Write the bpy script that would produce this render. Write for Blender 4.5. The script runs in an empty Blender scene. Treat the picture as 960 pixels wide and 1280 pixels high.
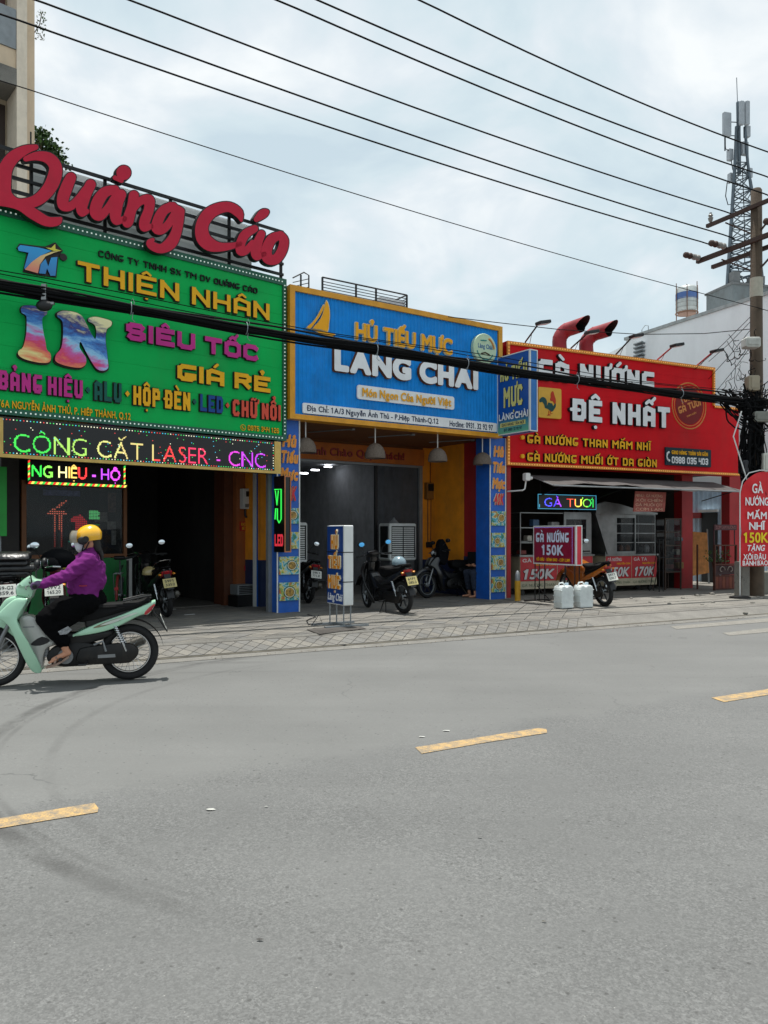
import bpy, math, random, unicodedata
import numpy as np
from mathutils import Vector, Matrix, noise as mnoise
from mathutils.geometry import tessellate_polygon
R = math.radians
random.seed(7)
sc = bpy.context.scene
C = sc.collection
# ------------------------------------------------------------------ camera (level, 1.45 m above the road, lens shifted up a little)
EYE, HZ, FOC = 1.45, 668.0, 960.0
cam_d = bpy.data.cameras.new('camera'); cam = bpy.data.objects.new('camera', cam_d); C.objects.link(cam)
cam.location = (0, 0, EYE); cam.rotation_euler = (R(90), 0, 0)
cam_d.sensor_fit = 'VERTICAL'; cam_d.sensor_height = 24.0; cam_d.lens = 24.0 * FOC / 1280.0
cam_d.shift_y = (HZ - 640.0) / 1280.0
cam_d.clip_start = .05; cam_d.clip_end = 3000
sc.camera = cam
# ------------------------------------------------------------------ sky and sun
SUN_EL, SUN_AZ = R(83.5), Vector((-.42, .91)).normalized()      # sun stands high, just behind the shop row
wd = bpy.data.worlds.new('World'); sc.world = wd; wd.use_nodes = True
nt = wd.node_tree; N = nt.nodes; L = nt.links; bgn = N['Background']
sky = N.new('ShaderNodeTexSky'); sky.sky_type = 'NISHITA'; sky.sun_disc = False
sky.sun_elevation = SUN_EL; sky.sun_rotation = math.atan2(SUN_AZ.x, SUN_AZ.y)
sky.dust_density = 2.5; sky.air_density = 1.0; sky.ozone_density = 1.0
tc = N.new('ShaderNodeTexCoord'); sep = N.new('ShaderNodeSeparateXYZ'); L.new(tc.outputs['Generated'], sep.inputs[0])
mz = N.new('ShaderNodeMath'); mz.operation = 'ADD'; mz.inputs[1].default_value = .35; L.new(sep.outputs['Z'], mz.inputs[0])
vd = N.new('ShaderNodeVectorMath'); vd.operation = 'DIVIDE'; L.new(tc.outputs['Generated'], vd.inputs[0])
cmb = N.new('ShaderNodeCombineXYZ')
for i in range(3): L.new(mz.outputs[0], cmb.inputs[i])
L.new(cmb.outputs[0], vd.inputs[1])
n1 = N.new('ShaderNodeTexNoise'); n1.inputs['Scale'].default_value = 3.4; n1.inputs['Detail'].default_value = 7; n1.inputs['Roughness'].default_value = .52
n1.inputs['Distortion'].default_value = .3; L.new(vd.outputs[0], n1.inputs['Vector'])
cr = N.new('ShaderNodeValToRGB'); L.new(n1.outputs['Fac'], cr.inputs[0])
cr.color_ramp.elements[0].position = .38; cr.color_ramp.elements[0].color = (4.4, 5.3, 5.7, 1)
cr.color_ramp.elements[1].position = .66; cr.color_ramp.elements[1].color = (7.2, 7.4, 7.3, 1)
e = cr.color_ramp.elements.new(.47); e.color = (5.0, 5.85, 6.1, 1)
e = cr.color_ramp.elements.new(.56); e.color = (5.8, 6.3, 6.5, 1)
mx = N.new('ShaderNodeMixRGB'); mx.inputs[0].default_value = .86
L.new(sky.outputs[0], mx.inputs[1]); L.new(cr.outputs[0], mx.inputs[2])
L.new(mx.outputs[0], bgn.inputs[0]); bgn.inputs[1].default_value = .104
sun_d = bpy.data.lights.new('sun', 'SUN'); sun_d.energy = 4.0; sun_d.angle = R(.9); sun_d.color = (1, .97, .91)
sun = bpy.data.objects.new('sun', sun_d); C.objects.link(sun)
sd = Vector((SUN_AZ.x * math.cos(SUN_EL), SUN_AZ.y * math.cos(SUN_EL), math.sin(SUN_EL)))
sun.rotation_euler = sd.to_track_quat('Z', 'Y').to_euler(); sun.location = (0, 0, 40)
vs = sc.view_settings; vs.view_transform = 'Standard'; vs.look = 'None'; vs.exposure = 0.5; vs.gamma = 1
# ------------------------------------------------------------------ frames: a place and a heading on the ground
class Frame:
    def __init__(s, x, y, deg, z=0):
        s.O = Vector((x, y, z)); s.th = R(deg); s.M = Matrix.Translation(s.O) @ Matrix.Rotation(s.th, 4, 'Z'); s.I = s.M.inverted()
    def ray(s, u, v, yl=0.0):                     # point of the local plane y = yl seen at photo pixel u, v -> (x, z)
        o = s.I @ Vector((0, 0, EYE)); d = s.I.to_3x3() @ Vector(((u - 480) / FOC, 1, (HZ - v) / FOC))
        t = (yl - o.y) / d.y; p = o + d * t; return p.x, p.z
    def xr(s, u, yl=0.0): return s.ray(u, HZ, yl)[0]
    def gnd(s, u, v, z=.13):                      # point of the level z seen at pixel u, v -> (x, y)
        k = (EYE - z) * FOC / (v - HZ); p = s.I @ Vector(((u - 480) / FOC * k, k, z)); return p.x, p.y
    def at(s, u, v, Y):                           # point at camera depth Y
        return s.I @ Vector(((u - 480) / FOC * Y, Y, EYE + (HZ - v) / FOC * Y))
    def sub(s, x, y, deg=0, z=0):
        w = s.M @ Vector((x, y, z)); return Frame(w.x, w.y, math.degrees(s.th) + deg, w.z)
WF = Frame(0, 0, 0)
GF = Frame(-1.666, 12.9, 40.6)      # green print shop, origin at its right end
BF = Frame(-1.47, 13.1, 33.69)      # blue noodle shop, origin at its left end
RF = Frame(2.55, 15.9, 25.4)        # red chicken shop, origin at its left end
SF = Frame(-2.58, 8.755, 28.0)      # kerb line
GZ = .13                            # sidewalk level
# ------------------------------------------------------------------ materials
def lin(c):
    if isinstance(c, str): c = [int(c[i:i+2], 16) / 255 for i in (0, 2, 4)]
    return tuple(x / 12.92 if x <= .04045 else ((x + .055) / 1.055) ** 2.4 for x in c)
MATS = {}
def mat(name, col, rough=.6, metal=0, var=.18, scale=5, bump=0, bscale=40, em=None, es=1, alpha=1, trans=0, coat=0, dirt=0, spec=.5):
    if name in MATS: return MATS[name]
    m = bpy.data.materials.new(name); MATS[name] = m; m.use_nodes = True; nt = m.node_tree; N = nt.nodes; L = nt.links; b = N['Principled BSDF']
    c = lin(col); b.inputs['Roughness'].default_value = rough; b.inputs['Metallic'].default_value = metal
    b.inputs['Specular IOR Level'].default_value = spec
    if coat: b.inputs['Coat Weight'].default_value = coat; b.inputs['Coat Roughness'].default_value = .08
    tc = N.new('ShaderNodeTexCoord')
    n = N.new('ShaderNodeTexNoise'); n.inputs['Scale'].default_value = scale; n.inputs['Detail'].default_value = 6; n.inputs['Roughness'].default_value = .6
    L.new(tc.outputs['Object'], n.inputs['Vector'])
    r = N.new('ShaderNodeValToRGB'); L.new(n.outputs['Fac'], r.inputs[0])
    r.color_ramp.elements[0].position = .3; r.color_ramp.elements[1].position = .7
    r.color_ramp.elements[0].color = tuple(x * (1 - var) for x in c) + (1,); r.color_ramp.elements[1].color = tuple(min(1, x * (1 + var * .6)) for x in c) + (1,)
    out = r.outputs[0]
    if dirt:
        n2 = N.new('ShaderNodeTexNoise'); n2.inputs['Scale'].default_value = scale * .45; n2.inputs['Detail'].default_value = 9; n2.inputs['Roughness'].default_value = .72
        mp = N.new('ShaderNodeMapping'); mp.inputs['Scale'].default_value = (1.6, 1.6, .45); L.new(tc.outputs['Object'], mp.inputs[0]); L.new(mp.outputs[0], n2.inputs['Vector'])
        r2 = N.new('ShaderNodeValToRGB'); r2.color_ramp.elements[0].position = .48; r2.color_ramp.elements[1].position = .78
        r2.color_ramp.elements[0].color = (0, 0, 0, 1); r2.color_ramp.elements[1].color = (dirt,) * 3 + (1,)
        L.new(n2.outputs['Fac'], r2.inputs[0]); mxx = N.new('ShaderNodeMixRGB'); L.new(r2.outputs[0], mxx.inputs[0]); L.new(out, mxx.inputs[1])
        mxx.inputs[2].default_value = (.09, .075, .06, 1); out = mxx.outputs[0]
    L.new(out, b.inputs['Base Color'])
    if bump:
        bn = N.new('ShaderNodeTexNoise'); bn.inputs['Scale'].default_value = bscale; bn.inputs['Detail'].default_value = 4; L.new(tc.outputs['Object'], bn.inputs['Vector'])
        bp = N.new('ShaderNodeBump'); bp.inputs['Strength'].default_value = bump; bp.inputs['Distance'].default_value = .02
        L.new(bn.outputs['Fac'], bp.inputs['Height']); L.new(bp.outputs[0], b.inputs['Normal'])
    if em is not None: b.inputs['Emission Color'].default_value = lin(em) + (1,); b.inputs['Emission Strength'].default_value = es
    if trans: b.inputs['Transmission Weight'].default_value = trans
    if alpha < 1: b.inputs['Alpha'].default_value = alpha
    return m
# ------------------------------------------------------------------ mesh builder
def catmull(pts, n=5, closed=True):
    pts = [np.array(p, float) for p in pts]; m = len(pts); out = []
    for i in range(m if closed else m - 1):
        if closed: a, b, c, d = pts[i-1], pts[i], pts[(i+1) % m], pts[(i+2) % m]
        else: a, b, c, d = pts[max(i-1, 0)], pts[i], pts[i+1], pts[min(i+2, m-1)]
        for k in range(n):
            t = k / n; out.append(.5 * (2*b + (c-a)*t + (2*a-5*b+4*c-d)*t*t + (3*b-a-3*c+d)*t**3))
    if not closed: out.append(pts[-1])
    return [tuple(p) for p in out]
def inside(p, c):
    r = False; n = len(c)
    for i in range(n):
        a, b = c[i], c[i-1]
        if (a[1] > p[1]) != (b[1] > p[1]) and p[0] < (b[0]-a[0])*(p[1]-a[1])/(b[1]-a[1]) + a[0]: r = not r
    return r
class MB:
    def __init__(s): s.v = []; s.f = []; s.mi = []; s.M = None; s.mat = 0
    def add(s, vs, fs, mi=None):
        b = len(s.v); mi = s.mat if mi is None else mi
        if s.M is not None: vs = [tuple(s.M @ Vector(p)) for p in vs]
        s.v += [tuple(p) for p in vs]; s.f += [tuple(b + i for i in f) for f in fs]; s.mi += [mi] * len(fs); return s
    def box(s, x0, x1, y0, y1, z0, z1, mi=None):
        if x0 > x1: x0, x1 = x1, x0
        if y0 > y1: y0, y1 = y1, y0
        if z0 > z1: z0, z1 = z1, z0
        return s.add([(x0,y0,z0),(x1,y0,z0),(x1,y1,z0),(x0,y1,z0),(x0,y0,z1),(x1,y0,z1),(x1,y1,z1),(x0,y1,z1)],
            [(3,2,1,0),(4,5,6,7),(0,1,5,4),(1,2,6,5),(2,3,7,6),(3,0,4,7)], mi)
    def bbox(s, x0, x1, y0, y1, z0, z1, b=.01, mi=None):      # box with chamfered long edges, rounded outline in xz
        return s.shell([(x0+b,z0),(x1-b,z0),(x1,z0+b),(x1,z1-b),(x1-b,z1),(x0+b,z1),(x0,z1-b),(x0,z0+b)], (y1-y0)/2, b*.7, y0=(y0+y1)/2, n=0, mi=mi)
    def bar(s, a, b, w, h=None, mi=None):                      # square bar between two points
        a, b = Vector(a), Vector(b); h = h or w; d = (b - a); q = d.to_track_quat('X', 'Z').to_matrix().to_4x4(); q.translation = a
        o = s.M; s.M = (o @ q) if o is not None else q; s.box(0, d.length, -w/2, w/2, -h/2, h/2, mi); s.M = o; return s
    def tube(s, pts, r, n=8, mi=None, cap=True):
        P = [Vector(p) for p in pts]; m = len(P); r = r if hasattr(r, '__len__') else [r] * m
        vs = []; fs = []; t0 = (P[1] - P[0]).normalized(); ref = Vector((0, 0, 1)) if abs(t0.z) < .9 else Vector((1, 0, 0)); u = t0.cross(ref).normalized()
        for i in range(m):
            t = ((P[min(i+1, m-1)] - P[max(i-1, 0)])).normalized(); u = (u - t * u.dot(t)).normalized(); w = t.cross(u)
            for k in range(n):
                a = 2*math.pi*k/n; vs.append(P[i] + (u*math.cos(a) + w*math.sin(a)) * r[i])
        for i in range(m-1):
            for k in range(n): fs.append((i*n+k, i*n+(k+1) % n, (i+1)*n+(k+1) % n, (i+1)*n+k))
        if cap: fs += [tuple(reversed(range(n))), tuple(range((m-1)*n, m*n))]
        return s.add(vs, fs, mi)
    def lathe(s, prof, c=(0,0,0), axis='z', n=20, mi=None, cap=True):
        vs = []; fs = []
        for (r, z) in prof:
            for k in range(n):
                a = 2*math.pi*k/n; x, y = r*math.cos(a), r*math.sin(a)
                p = (x, y, z) if axis == 'z' else ((x, z, y) if axis == 'y' else (z, x, y)); vs.append((p[0]+c[0], p[1]+c[1], p[2]+c[2]))
        m = len(prof)
        for i in range(m-1):
            for k in range(n): fs.append((i*n+k, i*n+(k+1) % n, (i+1)*n+(k+1) % n, (i+1)*n+k))
        if cap: fs += [tuple(reversed(range(n))), tuple(range((m-1)*n, m*n))]
        return s.add(vs, fs, mi)
    def ball(s, c, r, n=12, mi=None):
        r = r if hasattr(r, '__len__') else (r, r, r); m = n // 2; vs = []; fs = []
        for i in range(m+1):
            a = math.pi*i/m
            for k in range(n):
                b = 2*math.pi*k/n; vs.append((c[0]+r[0]*max(math.sin(a), 1e-3)*math.cos(b), c[1]+r[1]*max(math.sin(a), 1e-3)*math.sin(b), c[2]-r[2]*math.cos(a)))
        for i in range(m):
            for k in range(n): fs.append((i*n+k, i*n+(k+1) % n, (i+1)*n+(k+1) % n, (i+1)*n+k))
        return s.add(vs, fs, mi)
    def torus(s, c, R_, r, axis='y', n=28, m=8, mi=None, rx=None):
        vs = []; fs = []; rx = rx or r
        for i in range(n):
            a = 2*math.pi*i/n
            for k in range(m):
                b = 2*math.pi*k/m; q = R_ + r*math.cos(b); h = rx*math.sin(b); x, z = q*math.cos(a), q*math.sin(a)
                p = (x, h, z) if axis == 'y' else ((x, z, h) if axis == 'z' else (h, x, z)); vs.append((p[0]+c[0], p[1]+c[1], p[2]+c[2]))
        for i in range(n):
            for k in range(m): fs.append((i*m+k, i*m+(k+1) % m, ((i+1) % n)*m+(k+1) % m, ((i+1) % n)*m+k))
        return s.add(vs, fs, mi)
    def poly(s, contours, y0, y1, fm=0, sm=None, back=False):  # flat shape in xz (contours with holes), front face at y0, sides to y1
        sm = fm if sm is None else sm
        contours = [c for c in contours if len(c) > 2]
        if not contours: return s
        flat = [p for c in contours for p in c]; tris = []; st = np.cumsum([0] + [len(c) for c in contours])
        if len(contours) == 1: gr = [[0]]
        else:
            dep = [[j for j in range(len(contours)) if j != i and inside(contours[i][0], contours[j])] for i in range(len(contours))]
            gr = [[i] + [j for j in range(len(contours)) if len(dep[j]) == len(dep[i]) + 1 and i in dep[j]] for i in range(len(contours)) if len(dep[i]) % 2 == 0]
        for g in gr:
            idx = [k for i in g for k in range(st[i], st[i+1])]
            tris += [tuple(idx[k] for k in q) for q in tessellate_polygon([[Vector((p[0], p[1], 0)) for p in contours[i]] for i in g])]
        s.add([(p[0], y0, p[1]) for p in flat], tris, fm)
        if back: s.add([(p[0], y1, p[1]) for p in flat], tris, sm)
        if y1 != y0:
            for c in contours:
                n = len(c); s.add([(p[0], y0, p[1]) for p in c] + [(p[0], y1, p[1]) for p in c], [(i, (i+1) % n, n+(i+1) % n, n+i) for i in range(n)], sm)
        return s
    def shell(s, poly, w, b=.01, y0=0, wf=None, n=4, mi=None): # side-view outline in xz given width and soft edges
        P = catmull(poly, n) if n else [tuple(p) for p in poly]; m = len(P); A = np.array(P, float)
        nx = np.roll(A, -1, 0) - np.roll(A, 1, 0); nn = np.stack([nx[:,1], -nx[:,0]], 1); nn /= (np.linalg.norm(nn, axis=1)[:,None] + 1e-9)
        ar = np.sum(A[:,0]*np.roll(A[:,1], -1) - np.roll(A[:,0], -1)*A[:,1])
        if ar < 0: nn = -nn
        rings = [(-w, b), (-w + b*.3, b*.3), (-w + b, 0), (w - b, 0), (w - b*.3, b*.3), (w, b)]; vs = []
        for (y, ins) in rings:
            for p in (A - nn*ins): vs.append((p[0], y0 + y * (wf(p[0], p[1]) if wf else 1), p[1]))
        fs = []
        for i in range(len(rings)-1):
            for k in range(m): fs.append((i*m+k, i*m+(k+1) % m, (i+1)*m+(k+1) % m, (i+1)*m+k))
        t = tessellate_polygon([[Vector((p[0], p[1], 0)) for p in (A - nn*b)]]); o = (len(rings)-1)*m
        fs += [tuple(a) for a in t] + [tuple(o+i for i in a) for a in t]
        return s.add(vs, fs, mi)
def mesh_of(name, mb, mats, off=(0,0,0), smooth=False):
    me = bpy.data.meshes.new(name); o = Vector(off)
    me.from_pydata([(p[0]-o.x, p[1]-o.y, p[2]-o.z) for p in mb.v], [], mb.f)
    for m in (mats if isinstance(mats, (list, tuple)) else [mats]): me.materials.append(m)
    if len(me.materials) > 1: me.polygons.foreach_set('material_index', mb.mi)
    if smooth:
        me.polygons.foreach_set('use_smooth', [True]*len(me.polygons))
        try: me.set_sharp_from_angle(angle=R(smooth if smooth is not True else 42))
        except Exception: pass
    me.update(); return me
def tags(o, label=None, cat=None, group=None, kind=None):
    if label: o['label'] = label
    if cat: o['category'] = cat
    if group: o['group'] = group
    if kind: o['kind'] = kind
    return o
class Thing:
    def __init__(s, name, label, cat, fr=WF, at=(0,0,0), group=None, kind=None):
        s.fr = fr; s.off = Vector(at); s.o = bpy.data.objects.new(name, None); s.o.empty_display_size = .2; C.objects.link(s.o)
        s.o.matrix_world = fr.M @ Matrix.Translation(s.off); tags(s.o, label, cat, group, kind)
    def part(s, name, mb, mats, parent=None, label=None, smooth=False, kind=None):
        o = bpy.data.objects.new(name, mesh_of(name, mb, mats, s.off, smooth)); C.objects.link(o); o.parent = parent or s.o
        tags(o, label=label, kind=kind); return o
    def inst(s, name, mesh, loc=(0,0,0), parent=None, rz=0):
        o = bpy.data.objects.new(name, mesh); C.objects.link(o); o.parent = parent or s.o; o.location = Vector(loc) - s.off; o.rotation_euler.z = rz; return o
def single(name, mb, mats, fr, label=None, cat=None, group=None, kind=None, smooth=False):
    a = np.array(mb.v); lo, hi = a.min(0), a.max(0); off = ((lo[0]+hi[0])/2, (lo[1]+hi[1])/2, lo[2])
    o = bpy.data.objects.new(name, mesh_of(name, mb, mats, off, smooth)); C.objects.link(o)
    o.matrix_world = fr.M @ Matrix.Translation(off); return tags(o, label, cat, group, kind)
def dup(root, M=None, label=None):
    r = root.copy(); C.objects.link(r)
    if M is not None: r.matrix_world = M
    if label: r['label'] = label
    for ch in list(root.children):
        c = ch.copy(); C.objects.link(c); c.parent = r
        for g in list(ch.children):
            d = g.copy(); C.objects.link(d); d.parent = c
    return r
# ------------------------------------------------------------------ lettering: distance fields, contours, glyphs
def seg_d(X, Z, a, b, ra=0, rb=0):
    a = np.array(a, float); b = np.array(b, float); d = b - a; q = max(d @ d, 1e-9)
    t = np.clip(((X-a[0])*d[0] + (Z-a[1])*d[1]) / q, 0, 1)
    return np.hypot(X - a[0] - t*d[0], Z - a[1] - t*d[1]) - (ra + (rb - ra)*t)
def simplify(P, tol):
    n = len(P)
    if n < 4: return P
    P = np.array(P); keep = np.zeros(n, bool); i0 = 0; i1 = int(np.argmax(np.hypot(*(P - P[0]).T))); keep[[i0, i1]] = True
    st = [(i0, i1), (i1, n)]; PP = np.vstack([P, P[:1]])
    while st:
        a, b = st.pop()
        if b - a < 2: continue
        d = PP[b] - PP[a]; q = PP[a+1:b] - PP[a]; ln = np.hypot(*d)
        dist = np.abs(q[:,0]*d[1] - q[:,1]*d[0]) / ln if ln > 1e-9 else np.hypot(*q.T)
        k = int(np.argmax(dist))
        if dist[k] > tol: keep[a+1+k] = True; st += [(a, a+1+k), (a+1+k, b)]
    return [tuple(p) for p in P[keep]]
def contours(F, x0, z0, h, lev=0.0, tol=None):
    F = F - lev; F = np.where(F == 0, 1e-9, F); ny, nx = F.shape; S = F < 0; nxt = {}
    c = (S[:-1,:-1].astype(int) + 2*S[:-1,1:] + 4*S[1:,1:] + 8*S[1:,:-1])
    def pt(e):
        k, j, i = e
        if k == 0: t = F[j,i] / (F[j,i] - F[j,i+1]); return (x0 + (i+t)*h, z0 + j*h)
        t = F[j,i] / (F[j,i] - F[j+1,i]); return (x0 + i*h, z0 + (j+t)*h)
    adj = {}
    TB = {1:'ab',2:'bc',3:'ac',4:'cd',6:'bd',7:'ad',8:'da',9:'db',11:'dc',12:'ca',13:'cb',14:'ba'}
    for j, i in zip(*np.nonzero((c > 0) & (c < 15))):
        k = c[j,i]; E = {'b': (0, j, i), 'c': (1, j, i+1), 'd': (0, j+1, i), 'a': (1, j, i)}
        prs = {1:[('a','b')],2:[('b','c')],3:[('a','c')],4:[('c','d')],5:[('a','b'),('c','d')],6:[('b','d')],7:[('a','d')],8:[('a','d')],9:[('b','d')],10:[('b','c'),('a','d')],11:[('c','d')],12:[('a','c')],13:[('b','c')],14:[('a','b')]}[k]
        for p, q in prs: adj.setdefault(E[p], []).append(E[q]); adj.setdefault(E[q], []).append(E[p])
    out = []
    while adj:
        s = next(iter(adj)); loop = [s]; cur = s; prev = None
        while True:
            ns = adj.pop(cur, [])
            n2 = [q for q in ns if q != prev and q in adj]
            if not n2: break
            prev, cur = cur, n2[0]; loop.append(cur)
        if len(loop) > 3: out.append(simplify([pt(e) for e in loop], tol if tol else h*.22))
    return [c for c in out if len(c) > 2]
def strokes_contours(strokes, h=.01, grow=0.0, tol=None):       # strokes: list of lists of (x, z, r)
    P = [p for s in strokes for p in s]; rm = max(p[2] for p in P) + grow + 3*h
    x0 = min(p[0] for p in P) - rm; x1 = max(p[0] for p in P) + rm; z0 = min(p[1] for p in P) - rm; z1 = max(p[1] for p in P) + rm
    X, Z = np.meshgrid(np.arange(x0, x1, h), np.arange(z0, z1, h)); F = np.full(X.shape, 9.0)
    for s in strokes:
        if len(s) == 1: F = np.minimum(F, np.hypot(X-s[0][0], Z-s[0][1]) - s[0][2])
        for a, b in zip(s, s[1:]): F = np.minimum(F, seg_d(X, Z, a[:2], b[:2], a[2], b[2]))
    return contours(F, x0, z0, h, grow, tol)
BL = {'A':'0005164540|0242','B':'00063645443302|0333424110'[:0] or '00063645443303|33424130 00','C':'4536160501103041','D':'000636454130 00','E':'46060040|0333','F':'460600|0333',
 'G':'461605011030414222','H':'0600|4640|0343','I':'0600','J':'464130100102','K':'0600|4603|0340','L':'060040','M':'00062346 40','N':'00064046','O':'160501103041453616',
 'P':'00063645433303 ','Q':'160501103041453616|2140','R':'0006364544330 3|2340','S':'45361605041333 4241301001','T':'0646|2620','U':'060110304146','V':'062046','W':'0600234046','X':'0640|4600',
 'Y':'06234 6|2320','Z':'06460040','0':'160501103041453616','1':'0526 20','2':'0516364544020040','3':'05163645443342413010 01|1333','4':'06034 3|4640','5':'46060333424130100 1',
 '6':'4536160501103041423303','7':'06462420','8':'160504133342413010010213|1605|3344453616'[:26] + '|3344453616','9':'43130405163645413010 01'}
def gl_block(ch):
    s = BL.get(ch)
    if s is None: return None
    if ch == 'B': s = '0006364544330343' and '000636454433|0333|33424130 00'
    if ch == '8': s = '160504133342413010010213|04051636454433'
    out = []
    for part in s.split('|'):
        d = part.replace(' ', ''); out.append([(int(d[i]), int(d[i+1])) for i in range(0, len(d)-1, 2)])
    return out
_sdf = {}; _bf = {}; _cap = [None]; HG = 1/34
def _btris(ch):
    cu = bpy.data.curves.new('t', 'FONT'); cu.body = ch; cu.resolution_u = 6; ob = bpy.data.objects.new('t', cu); me = bpy.data.meshes.new_from_object(ob)
    me.calc_loop_triangles(); V = np.array([v.co[:2] for v in me.vertices], float).reshape(-1, 2)
    Tn = np.array([t.vertices[:] for t in me.loop_triangles], int).reshape(-1, 3)
    bpy.data.meshes.remove(me); bpy.data.objects.remove(ob); bpy.data.curves.remove(cu); return V, Tn
def marks(ms, cx, top, bot, w, x1):
    S = []; hat = ('\u0302' in ms) or ('\u0306' in ms); t = top + w*.9
    if '\u0302' in ms: S.append([(cx-.17, t+.03), (cx, t+.16), (cx+.17, t+.03)])
    if '\u0306' in ms: S.append([(cx-.15, t+.17), (cx-.08, t+.07), (cx+.08, t+.07), (cx+.15, t+.17)])
    o = .2 if hat else 0; up = .1 if hat else 0
    if '\u0301' in ms: S.append([(cx-.04+o, t+.04+up), (cx+.12+o, t+.2+up)])
    if '\u0300' in ms: S.append([(cx+.04-o, t+.04+up), (cx-.12-o, t+.2+up)])
    if '\u0309' in ms: S.append([(cx-.08+o*.3, t+.2+up*1.6), (cx+.01+o*.3, t+.25+up*1.6), (cx+.07+o*.3, t+.19+up*1.6), (cx+o*.3, t+.12+up*1.6), (cx+o*.3, t+.05+up*1.6)])
    if '\u0303' in ms: S.append([(cx-.17, t+.06+up*1.8), (cx-.08, t+.13+up*1.8), (cx+.08, t+.06+up*1.8), (cx+.17, t+.13+up*1.8)])
    if '\u0323' in ms: S.append([(cx-.01, bot-.17-w*.8), (cx+.01, bot-.17-w*.8)])
    if '\u031b' in ms: S.append([(x1-.03, top-.08), (x1+.09, top-.02), (x1+.11, top+.13)])
    return S
def glyph_sdf(ch, font, hw, wd=.56):
    key = (ch, font, hw, wd)
    if key in _sdf: return _sdf[key]
    bar = ch in 'Đđ'; base = {'Đ':'D', 'đ':'d'}.get(ch, ch); dec = unicodedata.normalize('NFD', base); base, ms = dec[0], dec[1:]
    if base == '1' and font != 'block': font, hw = 'block', .07
    if font == 'block' and gl_block(base):
        P = gl_block(base); w = 0 if base == 'I' else (wd*.8 if base in 'J1' else (wd*1.35 if base in 'MW' else wd))
        pts = [[(hw + x/4*w, hw + z/6*(1-2*hw)) for x, z in s] for s in P]; bw = w + 2*hw; top = 1; bot = 0
        if base in 'J1': pass
        x0, x1, z0, z1 = -.25, bw+.25, -.45, 1.6
        X, Z = np.meshgrid(np.arange(x0, x1, HG), np.arange(z0, z1, HG)); F = np.full(X.shape, 9.0)
        for s in pts:
            for a, b in zip(s, s[1:]):
                ax = (a[0] == b[0]) or (a[1] == b[1]); d = np.array(b) - a; ln = np.hypot(*d); d = d/max(ln, 1e-9); mx_, mz_ = (a[0]+b[0])/2, (a[1]+b[1])/2
                al = np.abs((X-mx_)*d[0] + (Z-mz_)*d[1]) - ln/2 - (hw if ax else hw*.35); pe = np.abs(-(X-mx_)*d[1] + (Z-mz_)*d[0]) - hw
                F = np.minimum(F, np.maximum(al, pe))
        F = np.maximum(F, np.maximum(Z-1, -Z))
        mw = hw*.62
    else:
        if _cap[0] is None:
            V, T_ = _btris('H'); _cap[0] = V[:,1].max()
        V, T_ = _btris('i' if base == 'i' else base)
        if len(V) == 0: _sdf[key] = None; return None
        V = V / _cap[0]; bx0 = V[:,0].min(); V[:,0] -= bx0; bw = V[:,0].max(); top = V[:,1].max(); bot = min(0, V[:,1].min())
        if base.islower() and base not in 'bdfhklt': top = V[:,1].max()
        x0, x1, z0, z1 = -.3, bw+.35, bot-.4, top+.65
        X, Z = np.meshgrid(np.arange(x0, x1, HG), np.arange(z0, z1, HG)); ins = np.zeros(X.shape, bool); ed = {}
        for t in T_:
            a, b, c = V[t]; s = lambda p, q: (X-q[0])*(p[1]-q[1]) - (p[0]-q[0])*(Z-q[1])
            s1, s2, s3 = s(a, b), s(b, c), s(c, a); ins |= ((s1 >= 0) & (s2 >= 0) & (s3 >= 0)) | ((s1 <= 0) & (s2 <= 0) & (s3 <= 0))
            for q in ((t[0],t[1]),(t[1],t[2]),(t[2],t[0])):
                k = (min(q), max(q)); ed[k] = ed.get(k, 0) + 1
        D = np.full(X.shape, 9.0)
        for (a, b), n in ed.items():
            if n == 1: D = np.minimum(D, seg_d(X, Z, V[a], V[b]))
        F = np.where(ins, -D, D); mw = .05
    SS = marks(ms, bw/2, top, bot, mw, bw)
    if bar: SS.append([(-.06, .5), (bw*.5, .5)] if ch == 'Đ' else [(bw*.45, top*.84), (bw+.08, top*.84)])
    for s in SS:
        for a, b in zip(s, s[1:]): F = np.minimum(F, seg_d(X, Z, a, b, mw, mw))
    _sdf[key] = (F, x0, z0, bw, X, Z); return _sdf[key]
_gc = {}
def glyph(ch, font='b', d=0.0, hw=.11, wd=.56):
    key = (ch, font, d, hw, wd)
    if key in _gc: return _gc[key]
    g = glyph_sdf(ch, font, hw, wd)
    _gc[key] = None if g is None else (contours(g[0], g[1], g[2], HG, d), g[3])
    return _gc[key]
def layout(s, font='b', d=0.0, hw=.11, wd=.56, gap=.12, space=.46):
    x = 0; out = []
    for ch in s:
        if ch == ' ': x += space; continue
        if ch == '\u00b7':
            out.append((ch, x, [[(x+.09*math.cos(a), .5+.09*math.sin(a)) for a in np.arange(0, 6.28, .7)]])); x += .3; continue
        g = glyph(ch, font, d, hw, wd)
        if g is None: continue
        q = d if font != 'block' else d
        out.append((ch, x, [[(p[0]+x+q, p[1]) for p in c] for c in g[0]])); x += g[1] + 2*q + gap
    return out, max(x - gap, .01)
def rect(fr, yl, u0, vt, vb, u1):                     # photo rectangle measured at its left end -> x0, x1, z0, z1 on the plane
    x0, zt = fr.ray(u0, vt, yl); _, zb = fr.ray(u0, vb, yl); return x0, fr.xr(u1, yl), zb, zt
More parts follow.
